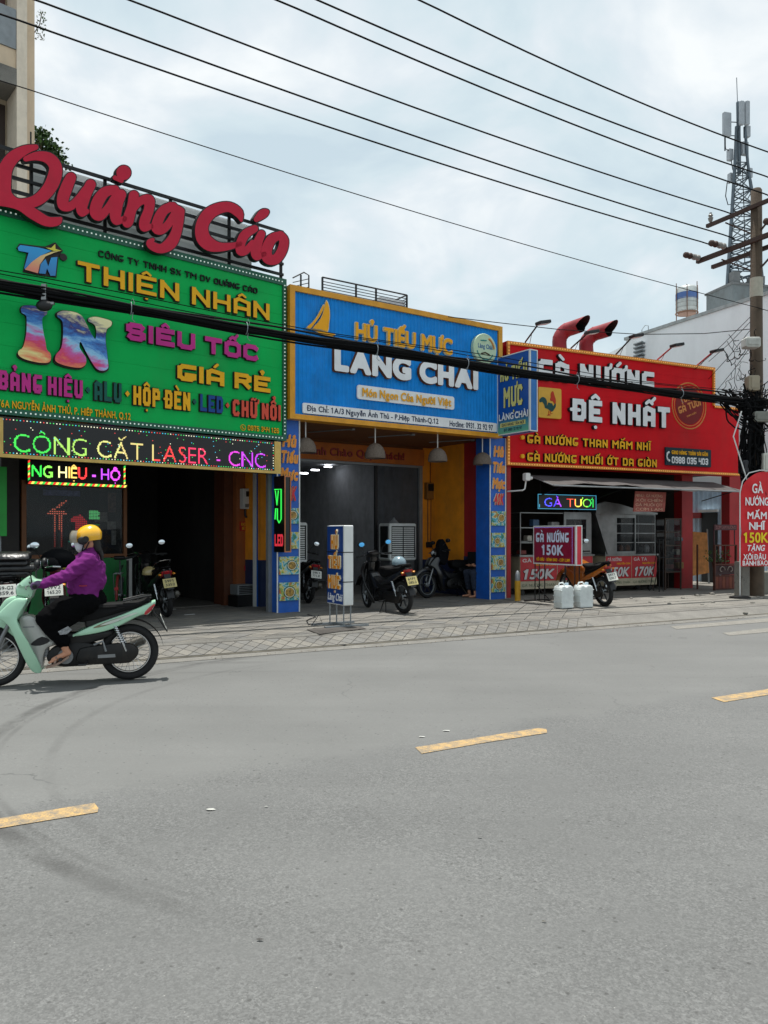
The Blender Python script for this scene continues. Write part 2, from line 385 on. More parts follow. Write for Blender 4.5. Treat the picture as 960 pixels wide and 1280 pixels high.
def place(cs, W, x0, x1, z0, z1, shear=0, rot=0):
    sx = (x1-x0)/W; sz = z1-z0; cx, cz = (x0+x1)/2, (z0+z1)/2; ca, sa = math.cos(rot), math.sin(rot); out = []
    for c in cs:
        q = []
        for (a, b) in c:
            X = x0 + a*sx + shear*b*sz; Z = z0 + b*sz
            if rot: X, Z = cx + (X-cx)*ca - (Z-cz)*sa, cz + (X-cx)*sa + (Z-cz)*ca
            q.append((X, Z))
        out.append(q)
    return out
def write(t, s, rc, y, mats, depth=.03, font='b', d=.0, hw=.11, wd=.56, gap=.12, back=None, bd=.05, shear=0, rot=0, each=True, parent=None, name='letter', kind=None, space=.46):
    # raised or printed lettering: y is the board surface; the letters stand depth proud of it
    x0, x1, z0, z1 = rc; Ls, W = layout(s, font, d, hw, wd, gap, space); one = MB(); objs = []
    Bs = layout(s, font, d+bd, hw, wd, gap - 2*bd, space)[0] if back else [None]*len(Ls)
    mlist = list(mats) if isinstance(mats, (list, tuple)) else [mats]; nm = len(mlist)
    ml = mlist + ([back] if back else [])
    for i, (ch, x, cs) in enumerate(Ls):
        m = MB() if each else one
        m.poly(place(cs, W, x0, x1, z0, z1, shear, rot), y-depth, y-depth*.55 if back else y-.001, 0, min(1, nm-1))
        if back and ch != '\u00b7':
            g = glyph(ch, font, d+bd, hw, wd); b = [[(p[0]+x+(d if font != 'block' else d), p[1]) for p in c] for c in g[0]]
            m.poly(place(b, W, x0, x1, z0, z1, shear, rot), y-depth*.55, y-.001, nm, nm)
        if each: objs.append(t.part(name, m, ml, parent=parent, kind=kind))
    if not each: objs.append(t.part(name, one, ml, parent=parent, kind=kind))
    return objs
def dots(t, s, rc, y, colf, pitch=.02, r=.4, font='b', d=.0, hw=.11, wd=.56, gap=.12, shear=0, parent=None, name='lit_text', fill=None):
    # LED matrix lettering: one small emitting square for each lit diode
    x0, x1, z0, z1 = rc; Ls, W = layout(s, font, d, hw, wd, gap); sx = (x1-x0)/W; sz = z1-z0
    for (ch, x, cs) in Ls:
        by = {}
        g = glyph_sdf(ch, font, hw, wd)
        if g is None: continue
        F, gx, gz, bw, X, Z = g
        a0, a1 = x0 + (x+d+X[0,0])*sx, x0 + (x+d+X[0,-1])*sx; b0, b1 = z0 + Z[0,0]*sz, z0 + Z[-1,0]*sz
        for px in np.arange(math.ceil(a0/pitch)*pitch, a1, pitch):
            for pz in np.arange(math.ceil(b0/pitch)*pitch, b1, pitch):
                i = int(round(((px-x0)/sx - x - d - gx)/HG)); j = int(round(((pz-z0)/sz - gz)/HG))
                if 0 <= j < F.shape[0] and 0 <= i < F.shape[1] and F[j,i] < d:
                    k = colf((px-x0)/(x1-x0), (pz-z0)/(z1-z0)); by.setdefault(k, []).append((px, pz))
        m = MB(); ks = list(by); q = pitch*r
        for n, k in enumerate(ks):
            for (px, pz) in by[k]: m.add([(px-q,y,pz-q),(px+q,y,pz-q),(px+q,y,pz+q),(px-q,y,pz+q)], [(0,1,2,3)], n)
        if ks: t.part('lit_letter', m, ks, parent=parent)
def led(c, s=2.2): return mat('led_' + c + str(s), '101010', .4, var=0, em=c, es=s)
# ================================================================== THE SETTING
def node_mat(name, build):
    m = bpy.data.materials.new(name); MATS[name] = m; m.use_nodes = True; nt = m.node_tree; build(nt, nt.nodes, nt.links, nt.nodes['Principled BSDF']); return m
def ramp(N, L, src, stops):
    r = N.new('ShaderNodeValToRGB'); e = r.color_ramp.elements
    while len(e) < len(stops): e.new(.5)
    for i, (p, c) in enumerate(stops): e[i].position = p; e[i].color = (tuple(c) if hasattr(c, '__len__') else (c, c, c)) + (1,)
    L.new(src, r.inputs[0]); return r.outputs[0]
def noise(N, L, vec, scale, detail=6, rough=.6, dist=0):
    n = N.new('ShaderNodeTexNoise'); n.inputs['Scale'].default_value = scale; n.inputs['Detail'].default_value = detail; n.inputs['Roughness'].default_value = rough; n.inputs['Distortion'].default_value = dist
    L.new(vec, n.inputs['Vector']); return n.outputs['Fac']
def mixc(N, L, f, a, b, bt='MIX'):
    m = N.new('ShaderNodeMixRGB'); m.blend_type = bt
    for i, q in enumerate((f, a, b)):
        if hasattr(q, 'is_linked') or hasattr(q, 'links'): L.new(q, m.inputs[i])
        else: m.inputs[i].default_value = q if i == 0 else (tuple(q) if hasattr(q, '__len__') else (q, q, q)) + (1,)
    return m.outputs[0]
def asphalt(nt, N, L, b):
    tc = N.new('ShaderNodeTexCoord').outputs['Object']
    base = ramp(N, L, noise(N, L, tc, .55, 5, .55), [(.3, (.112,.113,.111)), (.7, (.137,.138,.135))])
    dl = N.new('ShaderNodeVectorMath'); dl.operation = 'DOT_PRODUCT'; L.new(tc, dl.inputs[0]); dl.inputs[1].default_value = (-.514, .858, 0)
    wn = N.new('ShaderNodeMath'); wn.operation = 'MULTIPLY_ADD'; L.new(noise(N, L, tc, 1.3, 6, .7), wn.inputs[0]); wn.inputs[1].default_value = .9; L.new(dl.outputs['Value'], wn.inputs[2])
    ml = N.new('ShaderNodeMapRange'); ml.inputs[1].default_value = 4.3 + .5; ml.inputs[2].default_value = 4.3 + .75; L.new(wn.outputs[0], ml.inputs[0])      # newer smoother lane beside the kerb
    def cells(sc_):
        v_ = N.new('ShaderNodeTexVoronoi'); v_.inputs['Scale'].default_value = sc_; L.new(tc, v_.inputs['Vector']); g = N.new('ShaderNodeSeparateXYZ'); L.new(v_.outputs['Color'], g.inputs[0]); return v_.outputs['Distance'], g
    d1, g1 = cells(150); d2, g2 = cells(75)
    rough_ = mixc(N, L, 1.0, ramp(N, L, g1.outputs['X'], [(0, .72), (.5, .98), (1, 1.3)]), ramp(N, L, g2.outputs['Y'], [(0, .82), (.6, 1.0), (1, 1.16)]), 'MULTIPLY')
    rough_ = mixc(N, L, ramp(N, L, noise(N, L, tc, 1.7, 6, .65), [(.3, .2), (.7, 1.0)]), (.97, .97, .97), rough_)
    spk = mixc(N, L, ml.outputs[0], rough_, mixc(N, L, .3, (1.10, 1.10, 1.09), rough_, 'MULTIPLY'))
    c = mixc(N, L, 1.0, base, spk, 'MULTIPLY')
    d3, g3 = cells(17); dk = mixc(N, L, 1.0, ramp(N, L, d3, [(.0, 1.0), (.10, .9), (.16, 0.0)]), ramp(N, L, g3.outputs['Z'], [(.86, 0.0), (.90, 1.0)]), 'MULTIPLY'); c = mixc(N, L, mixc(N, L, 1.0, dk, .55, 'MULTIPLY'), c, (.035, .034, .032))
    v = N.new('ShaderNodeTexVoronoi'); v.inputs['Scale'].default_value = 48; L.new(tc, v.inputs['Vector'])
    mp = N.new('ShaderNodeMapping'); mp.inputs['Rotation'].default_value = (0, 0, R(-29)); mp.inputs['Scale'].default_value = (.12, 1.5, 1); L.new(tc, mp.inputs[0])
    c = mixc(N, L, 1.0, c, ramp(N, L, noise(N, L, mp.outputs[0], 1.1, 7, .6), [(.33, .95), (.66, 1.05)]), 'MULTIPLY')
    vc = N.new('ShaderNodeTexVoronoi'); vc.feature = 'DISTANCE_TO_EDGE'; vc.inputs['Scale'].default_value = .33; wv = N.new('ShaderNodeVectorMath'); wv.operation = 'ADD'; nn = N.new('ShaderNodeTexNoise'); nn.inputs['Scale'].default_value = 1.6; nn.inputs['Detail'].default_value = 6; L.new(tc, nn.inputs['Vector']); L.new(tc, wv.inputs[0]); L.new(nn.outputs['Color'], wv.inputs[1]); L.new(wv.outputs[0], vc.inputs['Vector'])
    ck = mixc(N, L, 1.0, ramp(N, L, vc.outputs['Distance'], [(0.0, .5), (.0035, 0.0)]), ramp(N, L, noise(N, L, tc, .5, 2), [(.5, 0.0), (.6, 1.0)]), 'MULTIPLY'); c = mixc(N, L, ck, c, (.04, .04, .04))
    st = ramp(N, L, v.outputs['Distance'], [(.0, 1.0), (.17, 0.0)])
    sel = ramp(N, L, v.outputs['Color'], [(.80, 0.0), (.86, 1.0)])
    c = mixc(N, L, mixc(N, L, 1.0, st, sel, 'MULTIPLY'), c, (.34, .33, .31))
    # tyre marks: two arcs worn into the surface
    sp = N.new('ShaderNodeSeparateXYZ'); L.new(tc, sp.inputs[0])
    xm = N.new('ShaderNodeMapRange'); xm.inputs[1].default_value = -1.6; xm.inputs[2].default_value = -.3; xm.inputs[3].default_value = 1; xm.inputs[4].default_value = 0; L.new(sp.outputs['X'], xm.inputs[0]); xm = xm.outputs[0]
    def arc(cx, cy, r, w, strength, c):
        d = N.new('ShaderNodeVectorMath'); d.operation = 'DISTANCE'; L.new(tc, d.inputs[0]); d.inputs[1].default_value = (cx, cy, 0)
        s = N.new('ShaderNodeMath'); s.operation = 'SUBTRACT'; L.new(d.outputs['Value'], s.inputs[0]); s.inputs[1].default_value = r
        a = N.new('ShaderNodeMath'); a.operation = 'ABSOLUTE'; L.new(s.outputs[0], a.inputs[0])
        k = ramp(N, L, a.outputs[0], [(0, strength), (w*.5, strength*.8), (w, 0.0)])
        k = mixc(N, L, 1.0, k, ramp(N, L, noise(N, L, tc, 2.2, 5, .7), [(.38, .15), (.6, 1.0)]), 'MULTIPLY')
        k = mixc(N, L, 1.0, k, xm, 'MULTIPLY')
        return mixc(N, L, k, c, (.045, .044, .043))
    c = arc(.8, 6.3, 3.68, .075, .7, c); c = arc(.8, 6.3, 3.58, .03, .4, c); c = arc(1.1, 6.1, 3.45, .05, .25, c); c = arc(-4.6, 38.6, 30.05, .10, .30, c); c = arc(-4.6, 38.6, 30.65, .06, .18, c)
    # oil spots and a seam
    c = mixc(N, L, ramp(N, L, noise(N, L, tc, 3.1, 8, .75), [(.66, 0.0), (.75, .5)]), c, (.05, .048, .046))
    c = mixc(N, L, ramp(N, L, noise(N, L, tc, 13, 3, .6), [(.735, 0.0), (.755, .6)]), c, (.03, .03, .03))
    L.new(c, b.inputs['Base Color']); b.inputs['Roughness'].default_value = .82; b.inputs['Specular IOR Level'].default_value = .35
    bp = N.new('ShaderNodeBump'); bp.inputs['Strength'].default_value = .3; bp.inputs['Distance'].default_value = .0015; L.new(noise(N, L, tc, 160, 5, .8), bp.inputs['Height']); L.new(bp.outputs[0], b.inputs['Normal'])
M_road = node_mat('asphalt', asphalt)
def worn_paint(col, thr=.52):
    def f(nt, N, L, b):
        tc = N.new('ShaderNodeTexCoord').outputs['Object']
        w = ramp(N, L, noise(N, L, tc, 9, 9, .8), [(thr, 0.0), (thr+.16, .85)])
        c = mixc(N, L, w, lin(col), (.16, .15, .13))
        c = mixc(N, L, ramp(N, L, noise(N, L, tc, 110, 3, .7), [(.42, .5), (.55, 0.0)]), c, (.12, .11, .10))
        L.new(c, b.inputs['Base Color']); b.inputs['Roughness'].default_value = .75
    return f
M_yel = node_mat('worn_yellow_paint', worn_paint('bd9a60', .42)); M_wht = node_mat('worn_white_paint', worn_paint('a3a29b', .33))
def concrete(c0, c1, stain=.5, crack=True, sc_=1.6):
    def f(nt, N, L, b):
        tc = N.new('ShaderNodeTexCoord').outputs['Object']
        c = ramp(N, L, noise(N, L, tc, sc_, 8, .65), [(.3, c0), (.7, c1)])
        c = mixc(N, L, ramp(N, L, noise(N, L, tc, sc_*.8, 9, .75, .6), [(.52, 0.0), (.72, stain)]), c, (.075, .07, .062))
        c = mixc(N, L, 1.0, c, ramp(N, L, noise(N, L, tc, 60, 4, .7), [(.3, .8), (.7, 1.15)]), 'MULTIPLY')
        if crack:
            v = N.new('ShaderNodeTexVoronoi'); v.feature = 'DISTANCE_TO_EDGE'; v.inputs['Scale'].default_value = .9
            w = N.new('ShaderNodeVectorMath'); w.operation = 'ADD'; nn = N.new('ShaderNodeTexNoise'); nn.inputs['Scale'].default_value = 5; L.new(tc, nn.inputs['Vector'])
            L.new(tc, w.inputs[0]); L.new(nn.outputs['Color'], w.inputs[1]); L.new(w.outputs[0], v.inputs['Vector'])
            c = mixc(N, L, ramp(N, L, v.outputs['Distance'], [(0.0, .7), (.012, 0.0)]), c, (.05, .047, .042))
        L.new(c, b.inputs['Base Color']); b.inputs['Roughness'].default_value = .88
        bp = N.new('ShaderNodeBump'); bp.inputs['Strength'].default_value = .4; bp.inputs['Distance'].default_value = .01; L.new(noise(N, L, tc, 40, 6, .7), bp.inputs['Height']); L.new(bp.outputs[0], b.inputs['Normal'])
    return f
M_conc = node_mat('dirty_concrete', concrete((.155,.147,.13), (.24,.226,.20), .6))
M_kerb = node_mat('kerb_concrete', concrete((.135,.129,.117), (.20,.191,.173), .55, False, 3))
M_tile = [node_mat('paving_tile_%s' % k, concrete(a, b_, s_, False, 2.2)) for k, a, b_, s_ in (('grey', (.128,.121,.109), (.182,.173,.157), .45), ('buff', (.15,.14,.122), (.208,.195,.172), .35), ('dark', (.115,.112,.105), (.17,.165,.155), .5))]
M_grout = mat('grout', '3a362f', .95, var=.3)
# road
m = MB(); m.add([(-400,-400,0),(400,-400,0),(400,400,0),(-400,400,0)], [(0,1,2,3)]); single('road', m, M_road, WF, kind='structure')
def paint(px, mt, name='road_marking', z=.004):
    pts = [WF.gnd(u, v, z) for u, v in px]; m = MB(); m.add([(x, y, z) for x, y in pts], [tuple(range(len(pts)))]); single(name, m, mt, WF, kind='structure')
paint([(-70,1046.5),(122,1015),(123,1010),(118,1003.5),(-70,1034)], M_yel)
paint([(519,934),(527,942),(601,929),(684,916),(683,911),(672,910)], M_yel)
paint([(889,872),(905,877.5),(1000,862),(1000,855)], M_yel)
paint([(838,783),(846,786.5),(1060,769),(1060,764)], M_wht); paint([(903,791),(912,794.5),(1080,779),(1080,772)], M_wht); paint([(985,806),(1000,812),(1180,790),(1180,783)], M_wht)
# gutter strip, kerb ramp, sidewalk slab  (SF frame: x along the kerb)
KX0, KX1, RUN = -14, 34, .34
m = MB(); m.add([(KX0,-.16,.004),(KX1,-.16,.004),(KX1,.0,.03),(KX0,.0,.03)], [(0,1,2,3)]); single('gutter', m, M_kerb, SF, kind='structure')
side = Thing('sidewalk', None, None, SF, (5, 3, 0), kind='structure'); side.o['kind'] = 'structure'
m = MB(); P = [(KX0,0),(KX1,0)]
m.add([(KX0,0,.0),(KX1,0,.0),(KX1,0,.03),(KX0,0,.03),(KX0,RUN,GZ-.006),(KX1,RUN,GZ-.006)], [(0,1,2,3),(3,2,5,4)]); side.part('kerb_ramp', m, M_kerb, kind='structure')
m = MB(); m.add([(KX0,RUN,GZ-.006),(KX1,RUN,GZ-.006),(KX1,RUN+.14,GZ+.006),(KX0,RUN+.14,GZ+.006)], [(0,1,2,3)]); side.part('kerb_edge', m, M_kerb, kind='structure')
TX1 = 7.7
m = MB(); m.add([(KX0,RUN+.14,GZ-.008),(TX1,RUN+.14,GZ-.008),(TX1,14,GZ-.008),(KX0,14,GZ-.008)], [(0,1,2,3)]); side.part('paving_bed', m, M_grout, kind='structure')
m = MB(); m.add([(TX1,RUN+.14,GZ+.004),(KX1,RUN+.14,GZ+.004),(KX1,30,GZ+.004),(TX1,30,GZ+.004)], [(0,1,2,3)]); side.part('concrete_apron', m, M_conc, kind='structure')
def clip(poly, x0, x1, y0, y1):
    for ax, v, sg in ((0, x0, 1), (0, x1, -1), (1, y0, 1), (1, y1, -1)):
        out = []
        for i in range(len(poly)):
            a, b = poly[i-1], poly[i]; da, db = (a[ax]-v)*sg, (b[ax]-v)*sg
            if (da >= 0) != (db >= 0): t = da/(da-db); out.append((a[0]+(b[0]-a[0])*t, a[1]+(b[1]-a[1])*t))
            if db >= 0: out.append(b)
        poly = out
        if not poly: return []
    return poly
def tile_set(a, x0, x1, y0, y1, gap):
    r = []; k = a/math.sqrt(2); n = int((x1-x0+y1-y0)/k)+4
    for i in range(-n, n):
        for j in range(-n, n):
            cx, cy = x0 + i*2*k + (j % 2)*k, y0 + j*k
            if not (x0-k < cx < x1+k and y0-k < cy < y1+k): continue
            q = k - gap*.7; p = clip([(cx-q,cy),(cx,cy-q),(cx+q,cy),(cx,cy+q)], x0, x1, y0, y1)
            if len(p) > 2: r.append((cx, cy, p, x0 < cx-k and cx+k < x1 and y0 < cy-k and cy+k < y1))
    return r
rnd = random.Random(3)
TS = tile_set(.27, -4.5, TX1, RUN+.15, 7.6, .009)
vis = []
for t_ in TS:
    w = SF.M @ Vector((t_[0], t_[1], GZ)); u = 480 + 960*w.x/w.y; vis.append((w.y if 40 < u < 980 else 99, t_))
vis.sort(key=lambda q: q[0]); k_ = (.27/math.sqrt(2)) - .0056
def tile_mb(m, p, z, mi=0):
    n = len(p); m.add([(x, y, z) for x, y in p] + [(x, y, GZ-.012) for x, y in p], [tuple(range(n))] + [(i, n+i, n+(i+1) % n, (i+1) % n) for i in range(n)], mi)
shared = []
for mt in M_tile:
    q = MB(); tile_mb(q, [(-k_,0),(0,-k_),(k_,0),(0,k_)], 0); q.v = [(x, y, z - (0 if z == 0 else GZ)) for x, y, z in q.v]; shared.append(mesh_of('paving_tile', q, mt))
rest = MB()
for i, (d, (cx, cy, p, full)) in enumerate(vis):
    z = GZ + rnd.uniform(-.003, .003); c = rnd.choices((0, 1, 2), (5, 4, 2))[0]
    if i < 300 and d < 90:
        if full: o = side.inst('paving_tile', shared[c], (cx, cy, z))
        else:
            q = MB(); tile_mb(q, p, z); o = side.part('paving_tile', q, M_tile[c])
    else: tile_mb(rest, p, z, c)
side.part('paving_tiles', rest, M_tile, kind='stuff')
rs = MB(); sl = (GZ-.006-.03)/RUN
m = MB(); m.add([(-3,.01,.03+.01*sl+.0015),(6.6,.01,.03+.01*sl+.0015),(6.6,RUN-.01,.03+(RUN-.01)*sl+.0015),(-3,RUN-.01,.03+(RUN-.01)*sl+.0015)], [(0,1,2,3)]); side.part('ramp_joint_bed', m, M_grout, kind='structure')
m = MB(); m.add([(KX0,RUN-.004,GZ-.001),(KX1,RUN-.004,GZ-.001),(KX1,RUN+.012,GZ-.0005),(KX0,RUN+.012,GZ-.0005)], [(0,1,2,3)]); side.part('ramp_top_joint', m, M_grout, kind='structure')
m = MB(); m.add([(KX0,-.035,.028),(KX1,-.035,.028),(KX1,.004,.036),(KX0,.004,.036)], [(0,1,2,3)]); side.part('gutter_dirt_line', m, mat('gutter_dirt', '57534a', .95, var=.5, scale=4), kind='structure')                                  # small scored diamonds on the ramp
for (cx, cy, p, full) in tile_set(.135, -3, 6.6, .015, RUN-.015, .008):
    n = len(p); rs.add([(x, y, .03 + y*sl + .006) for x, y in p] + [(x, y, .03 + y*sl - .004) for x, y in p], [tuple(range(n))] + [(i, n+i, n+(i+1) % n, (i+1) % n) for i in range(n)], rnd.choices((0, 1, 2), (4, 2, 3))[0])
side.part('ramp_tiles', rs, M_tile, kind='stuff')
# pavement sign's shadow painted as a dark sheet, and a few broken lumps by the right end of the kerb
pp = [SF.gnd(u, v, GZ+.012) for u, v in ((383,786.5),(441,780.5),(458,785.5),(399,792.5))]; m = MB(); m.add([(x, y, GZ+.012) for x, y in pp], [(0,1,2,3)]); single('sign_shadow_patch', m, mat('painted_sign_shadow', '4a4642', .9, var=.3, bump=.3), SF, kind='structure')
m = MB(); m.poly([catmull([(3.0,-.02),(3.9,-.06),(4.4,-.03),(4.4,.28),(3.7,.3),(3.05,.22)], 3)], 0, 0)
m2 = MB()
for i in range(34):
    x = rnd.uniform(9.0, 13.5); y = rnd.uniform(.6, 2.6) if i % 3 else rnd.uniform(.0, .5); s = rnd.uniform(.015, .05) * (1.6 if x > 11.5 else 1)
    m2.ball((x, y, GZ + s*.2 if y > .45 else .05 + s*.2), (s*rnd.uniform(.8, 1.6), s, s*.6), 6)
single('rubble', m2, M_conc, SF, kind='stuff')
m2 = MB()
for i in range(420):
    x = rnd.uniform(-3, 16); y = -abs(rnd.gauss(.02, .10)); s = rnd.uniform(.004, .013); a = rnd.uniform(0, 6); m2.add([(x+s*math.cos(a), y+s*math.sin(a), .012), (x-s*math.sin(a), y+s*math.cos(a), .016), (x-s*math.cos(a), y-s*math.sin(a), .011), (x+s*.6*math.sin(a), y-s*.6*math.cos(a), .02)], [(0,1,2,3)], rnd.randrange(3))
single('gutter_grit', m2, [mat('grit_dark', '3b352c', .9), mat('grit_pale', '9b9484', .9), mat('dry_leaf_scrap', '6a5432', .9)], SF, kind='stuff')
# ================================================================== SHARED MATERIALS
M_blk = mat('black_plastic', '0e0f12', .5); M_dk = mat('dark_steel', '2b2c2e', .5, .6, dirt=.3); M_steel = mat('stainless_steel', '8c8e8e', .34, .85, var=.35, scale=2.5, dirt=.45)
M_galv = mat('galvanised_grey', '8d9295', .5, .4, dirt=.3); M_white = mat('white_plastic', 'd8dad8', .4, var=.06, dirt=.15); M_rub = mat('tyre_rubber', '131314', .8, bump=.3)
M_chrome = mat('chrome', 'c4c7ca', .18, 1.0, var=.05); M_bwall = mat('orange_wall_paint', 'ee951a', .75, dirt=.35, scale=3, bump=.1); M_owall = mat('rust_wall_paint', '9a5527', .8, dirt=.4, scale=3, bump=.15)
M_int = mat('dim_interior_plaster', '5b5a58', .9, dirt=.5, scale=2); M_intd = mat('shaded_interior_plaster', '2b2a29', .9, dirt=.5, scale=2); M_floor = mat('shop_floor_tile', '6a6763', .5, dirt=.5, scale=2)  # second plaster is darkened: deep shade of the bays put into its colour
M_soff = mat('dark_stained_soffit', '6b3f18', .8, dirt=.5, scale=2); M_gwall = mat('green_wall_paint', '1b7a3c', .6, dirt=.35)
M_red = mat('red_wall_paint', 'a51d22', .6, dirt=.3, scale=3); M_roof = mat('grey_roof_sheet', '6d6f70', .7, .1, dirt=.4)
M_glass = mat('dark_window_glass', '0a0c0e', .06, 0, var=0, spec=.6); M_bluep = mat('blue_sign_paint', '0f8ade', .55, dirt=.2, spec=.2, scale=4)
def clear_glass(nt, N, L, b):
    b.inputs['Base Color'].default_value = (.03, .035, .04, 1); b.inputs['Roughness'].default_value = .03; b.inputs['Alpha'].default_value = .30; b.inputs['Specular IOR Level'].default_value = .6
M_clear = node_mat('clear_glass', clear_glass)
def corrugated(x0, x1, z0, z1, y, pitch=.075, d=.012, ridge=.4):
    m = MB(); X = []; x = x0
    while x < x1 - 1e-6: X += [(x, 0), (min(x+pitch*ridge*.5, x1), -d), (min(x+pitch*ridge, x1), -d), (min(x+pitch*ridge*1.5, x1), 0)]; x += pitch
    X.append((x1, 0)); Z = [z0, (z0+z1)/2, z1]; n = len(X)
    m.add([(a, y+b, z) for z in Z for a, b in X], [(j*n+i, j*n+i+1, (j+1)*n+i+1, (j+1)*n+i) for j in range(2) for i in range(n-1)]); return m
# ================================================================== THE THREE SHOP BUILDINGS
# green print shop (GF): x -7.4 .. .55
gb = Thing('shop_building', 'green fronted print shop with an open dark garage bay and a framed window', 'shop', GF, (-3.5, 3, 0))
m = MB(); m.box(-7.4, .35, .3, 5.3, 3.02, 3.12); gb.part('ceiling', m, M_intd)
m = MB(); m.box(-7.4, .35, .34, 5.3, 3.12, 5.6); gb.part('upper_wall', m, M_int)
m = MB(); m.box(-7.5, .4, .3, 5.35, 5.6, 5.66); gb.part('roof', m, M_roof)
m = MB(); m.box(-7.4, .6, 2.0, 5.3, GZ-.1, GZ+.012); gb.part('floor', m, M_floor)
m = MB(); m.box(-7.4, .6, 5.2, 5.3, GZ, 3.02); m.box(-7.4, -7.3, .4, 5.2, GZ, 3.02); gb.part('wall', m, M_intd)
PY = 1.75; xa, xb, xc = GF.xr(284, PY), GF.xr(295.5, PY), GF.xr(321, PY)
m = MB(); m.box(xb, xc, PY, PY+.35, GZ, 3.02); gb.part('dividing_wall', m, M_owall); m = MB(); m.box(xb+.003, xc, PY+.351, 5.2, GZ, 3.02); gb.part('wall', m, M_intd)  # rust front only; the rear stretch has the bay's shade in its colour
m = MB(); m.box(xa, xb-.003, PY+.12, PY+.5, GZ, 3.02); gb.part('pillar', m, mat('shaded_rust_paint', '5d2f16', .8, dirt=.4))  # inner side of the wall, its shade put into a darker rust
WY = 2.3; wx0, wx1 = GF.xr(26.5, WY), GF.xr(158, WY); zs = GF.ray(90, 696, WY)[1]; zt = GF.ray(90, 610, WY)[1]; zh = GF.ray(90, 575, WY)[1]
m = MB(); m.box(wx0-.02, wx1, WY, WY+.12, GZ, zs-.03); gb.part('panel_below_window', m, M_gwall)
m = MB(); m.box(-7.3, wx0-.03, WY, WY+.1, GZ, 3.02); gb.part('side_panel', m, mat('dark_panel', '33302f', .7, dirt=.3))
m = MB(); m.box(wx0-.02, wx1, WY+.02, WY+.12, zh, 3.02); gb.part('lintel', m, M_int)
wf = MB(); M_wfr = mat('brown_window_frame', '7d4a20', .55, dirt=.25)
for a in ((wx0, wx1, zt+.02, zt+.10), (wx0, wx1, zs-.02, zs+.04), (wx0, wx0+.07, zs+.04, zt+.02), (wx1-.06, wx1, zs+.04, zt+.02)): wf.box(a[0], a[1], WY-.03, WY+.06, a[2], a[3])
wfo = gb.part('window_frame', wf, M_wfr)
m = MB(); m.box(wx0+.07, wx1-.06, WY+.01, WY+.018, zs+.04, zt+.02); gb.part('pane', m, M_clear, parent=wfo)
m = MB(); m.box(wx1-.05, wx1, WY+.12, WY+2.8, GZ, 3.02); gb.part('partition', m, M_intd)
# sticker sheets and shelves seen behind the pane
for k, (u0, v0, u1, v1, c) in enumerate([(135,616,153,640,'8a6a62'),(118,640,134,652,'9a9a96'),(134,652,153,662,'a9aaa6'),(139,663,152,681,'cfd2c8'),(54,612,100,619,'6c78b8')]):
    x0, x1, z0, z1 = rect(GF, WY+.35, u0, v0, v1, u1); t = MB(); t.box(x0, x1, WY+.34, WY+.35, z0, z1)
    single('poster', t, mat('poster_%d' % k, c, .6, var=.5, scale=14), GF, ['pinkish printed sheet in the upper right corner of the print shop window', 'small grey sheet left of the others inside the print shop window', 'pale grey box shaped sheet in the right of the print shop window', 'white sheet with green corner low in the print shop window', 'long bluish banner strip along the top of the print shop window'][k], 'poster')
t = Thing('work_counter', 'pale counter with clutter behind the print shop window', 'counter', GF, ((wx0+wx1)/2, WY+.8, GZ))
m = MB(); m.box(wx0+.1, wx1+.35, WY+.6, WY+1.1, zs-.10, zs-.04); t.part('top', m, M_white)
m = MB(); m.box(wx1+.29, wx1+.35, WY+.6, WY+1.1, GZ, zs-.10); t.part('leg', m, M_white); m = MB(); m.box(wx0+.1, wx0+.16, WY+.6, WY+1.1, GZ, zs-.1); t.part('leg', m, M_white)
x0, x1, z0, z1 = rect(GF, WY-.03, 76, 696, 712, 96); t = Thing('small_sign', 'small yellow board with red lettering on the green wall just behind the rider', 'sign', GF, ((x0+x1)/2, WY, z0)); m = MB(); m.box(x0, x1, WY-.03, WY-.001, z0, z1); t.part('board', m, mat('yellow_board', 'c9b428', .5)); write(t, 'THIỆN', (x0+.03, x1-.03, z0+.04, z1-.06), WY-.031, mat('red_print', 'b02a20', .5), .003, font='block', hw=.1)
# thin green post at the far left and darker signs beside it
x0, x1, z0, z1 = rect(GF, 1.2, -6, 583, 670, 8.5); m = MB(); m.box(x0, x1, 1.2, 1.3, z0, z1)
single('green_panel', m, mat('bright_green_panel', '1ea43a', .5), GF, 'narrow bright green panel at the far left under the LED ticker', 'panel')
x0, x1, z0, z1 = rect(GF, 1.35, -14, 560, 757, 1.5); m = MB(); m.box(x0, x1, 1.35, 1.45, GZ, z1+.4)
single('white_post', m, M_galv, GF, 'pale grey post at the left edge of the photo behind the parked scooters', 'post')
# blue noodle shop (BF): x -.3 .. 4.75
xs0, xs1 = BF.xr(362), BF.xr(629)
bb = Thing('shop_building', 'noodle shop with blue pillars, orange inner walls and a dark glass front', 'shop', BF, (2.3, 3, 0))
BY = 2.35; bx1 = BF.xr(592, 1.2)
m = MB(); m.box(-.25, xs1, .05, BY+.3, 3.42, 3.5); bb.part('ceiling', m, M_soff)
m = MB(); m.box(-.2, xs1, .13, 9, 3.5, 5.3); bb.part('upper_wall', m, M_int)
m = MB(); m.box(-.25, xs1+.05, .1, 9.1, 5.3, 5.36); bb.part('roof', m, M_roof)
m = MB(); m.box(.2, xs1, BY+.1, 9, GZ-.1, GZ+.012); bb.part('floor', m, M_floor)
xw = xs1 - .02
m = MB(); m.box(xw-.06, xw, .35, 1.15, GZ+.85, 3.42); bb.part('side_wall', m, M_red, label='dark red stretch of the right side wall')
m = MB(); m.box(xw-.06, xw, 1.15, BY, GZ+.75, 3.42); bb.part('side_wall', m, M_bwall)
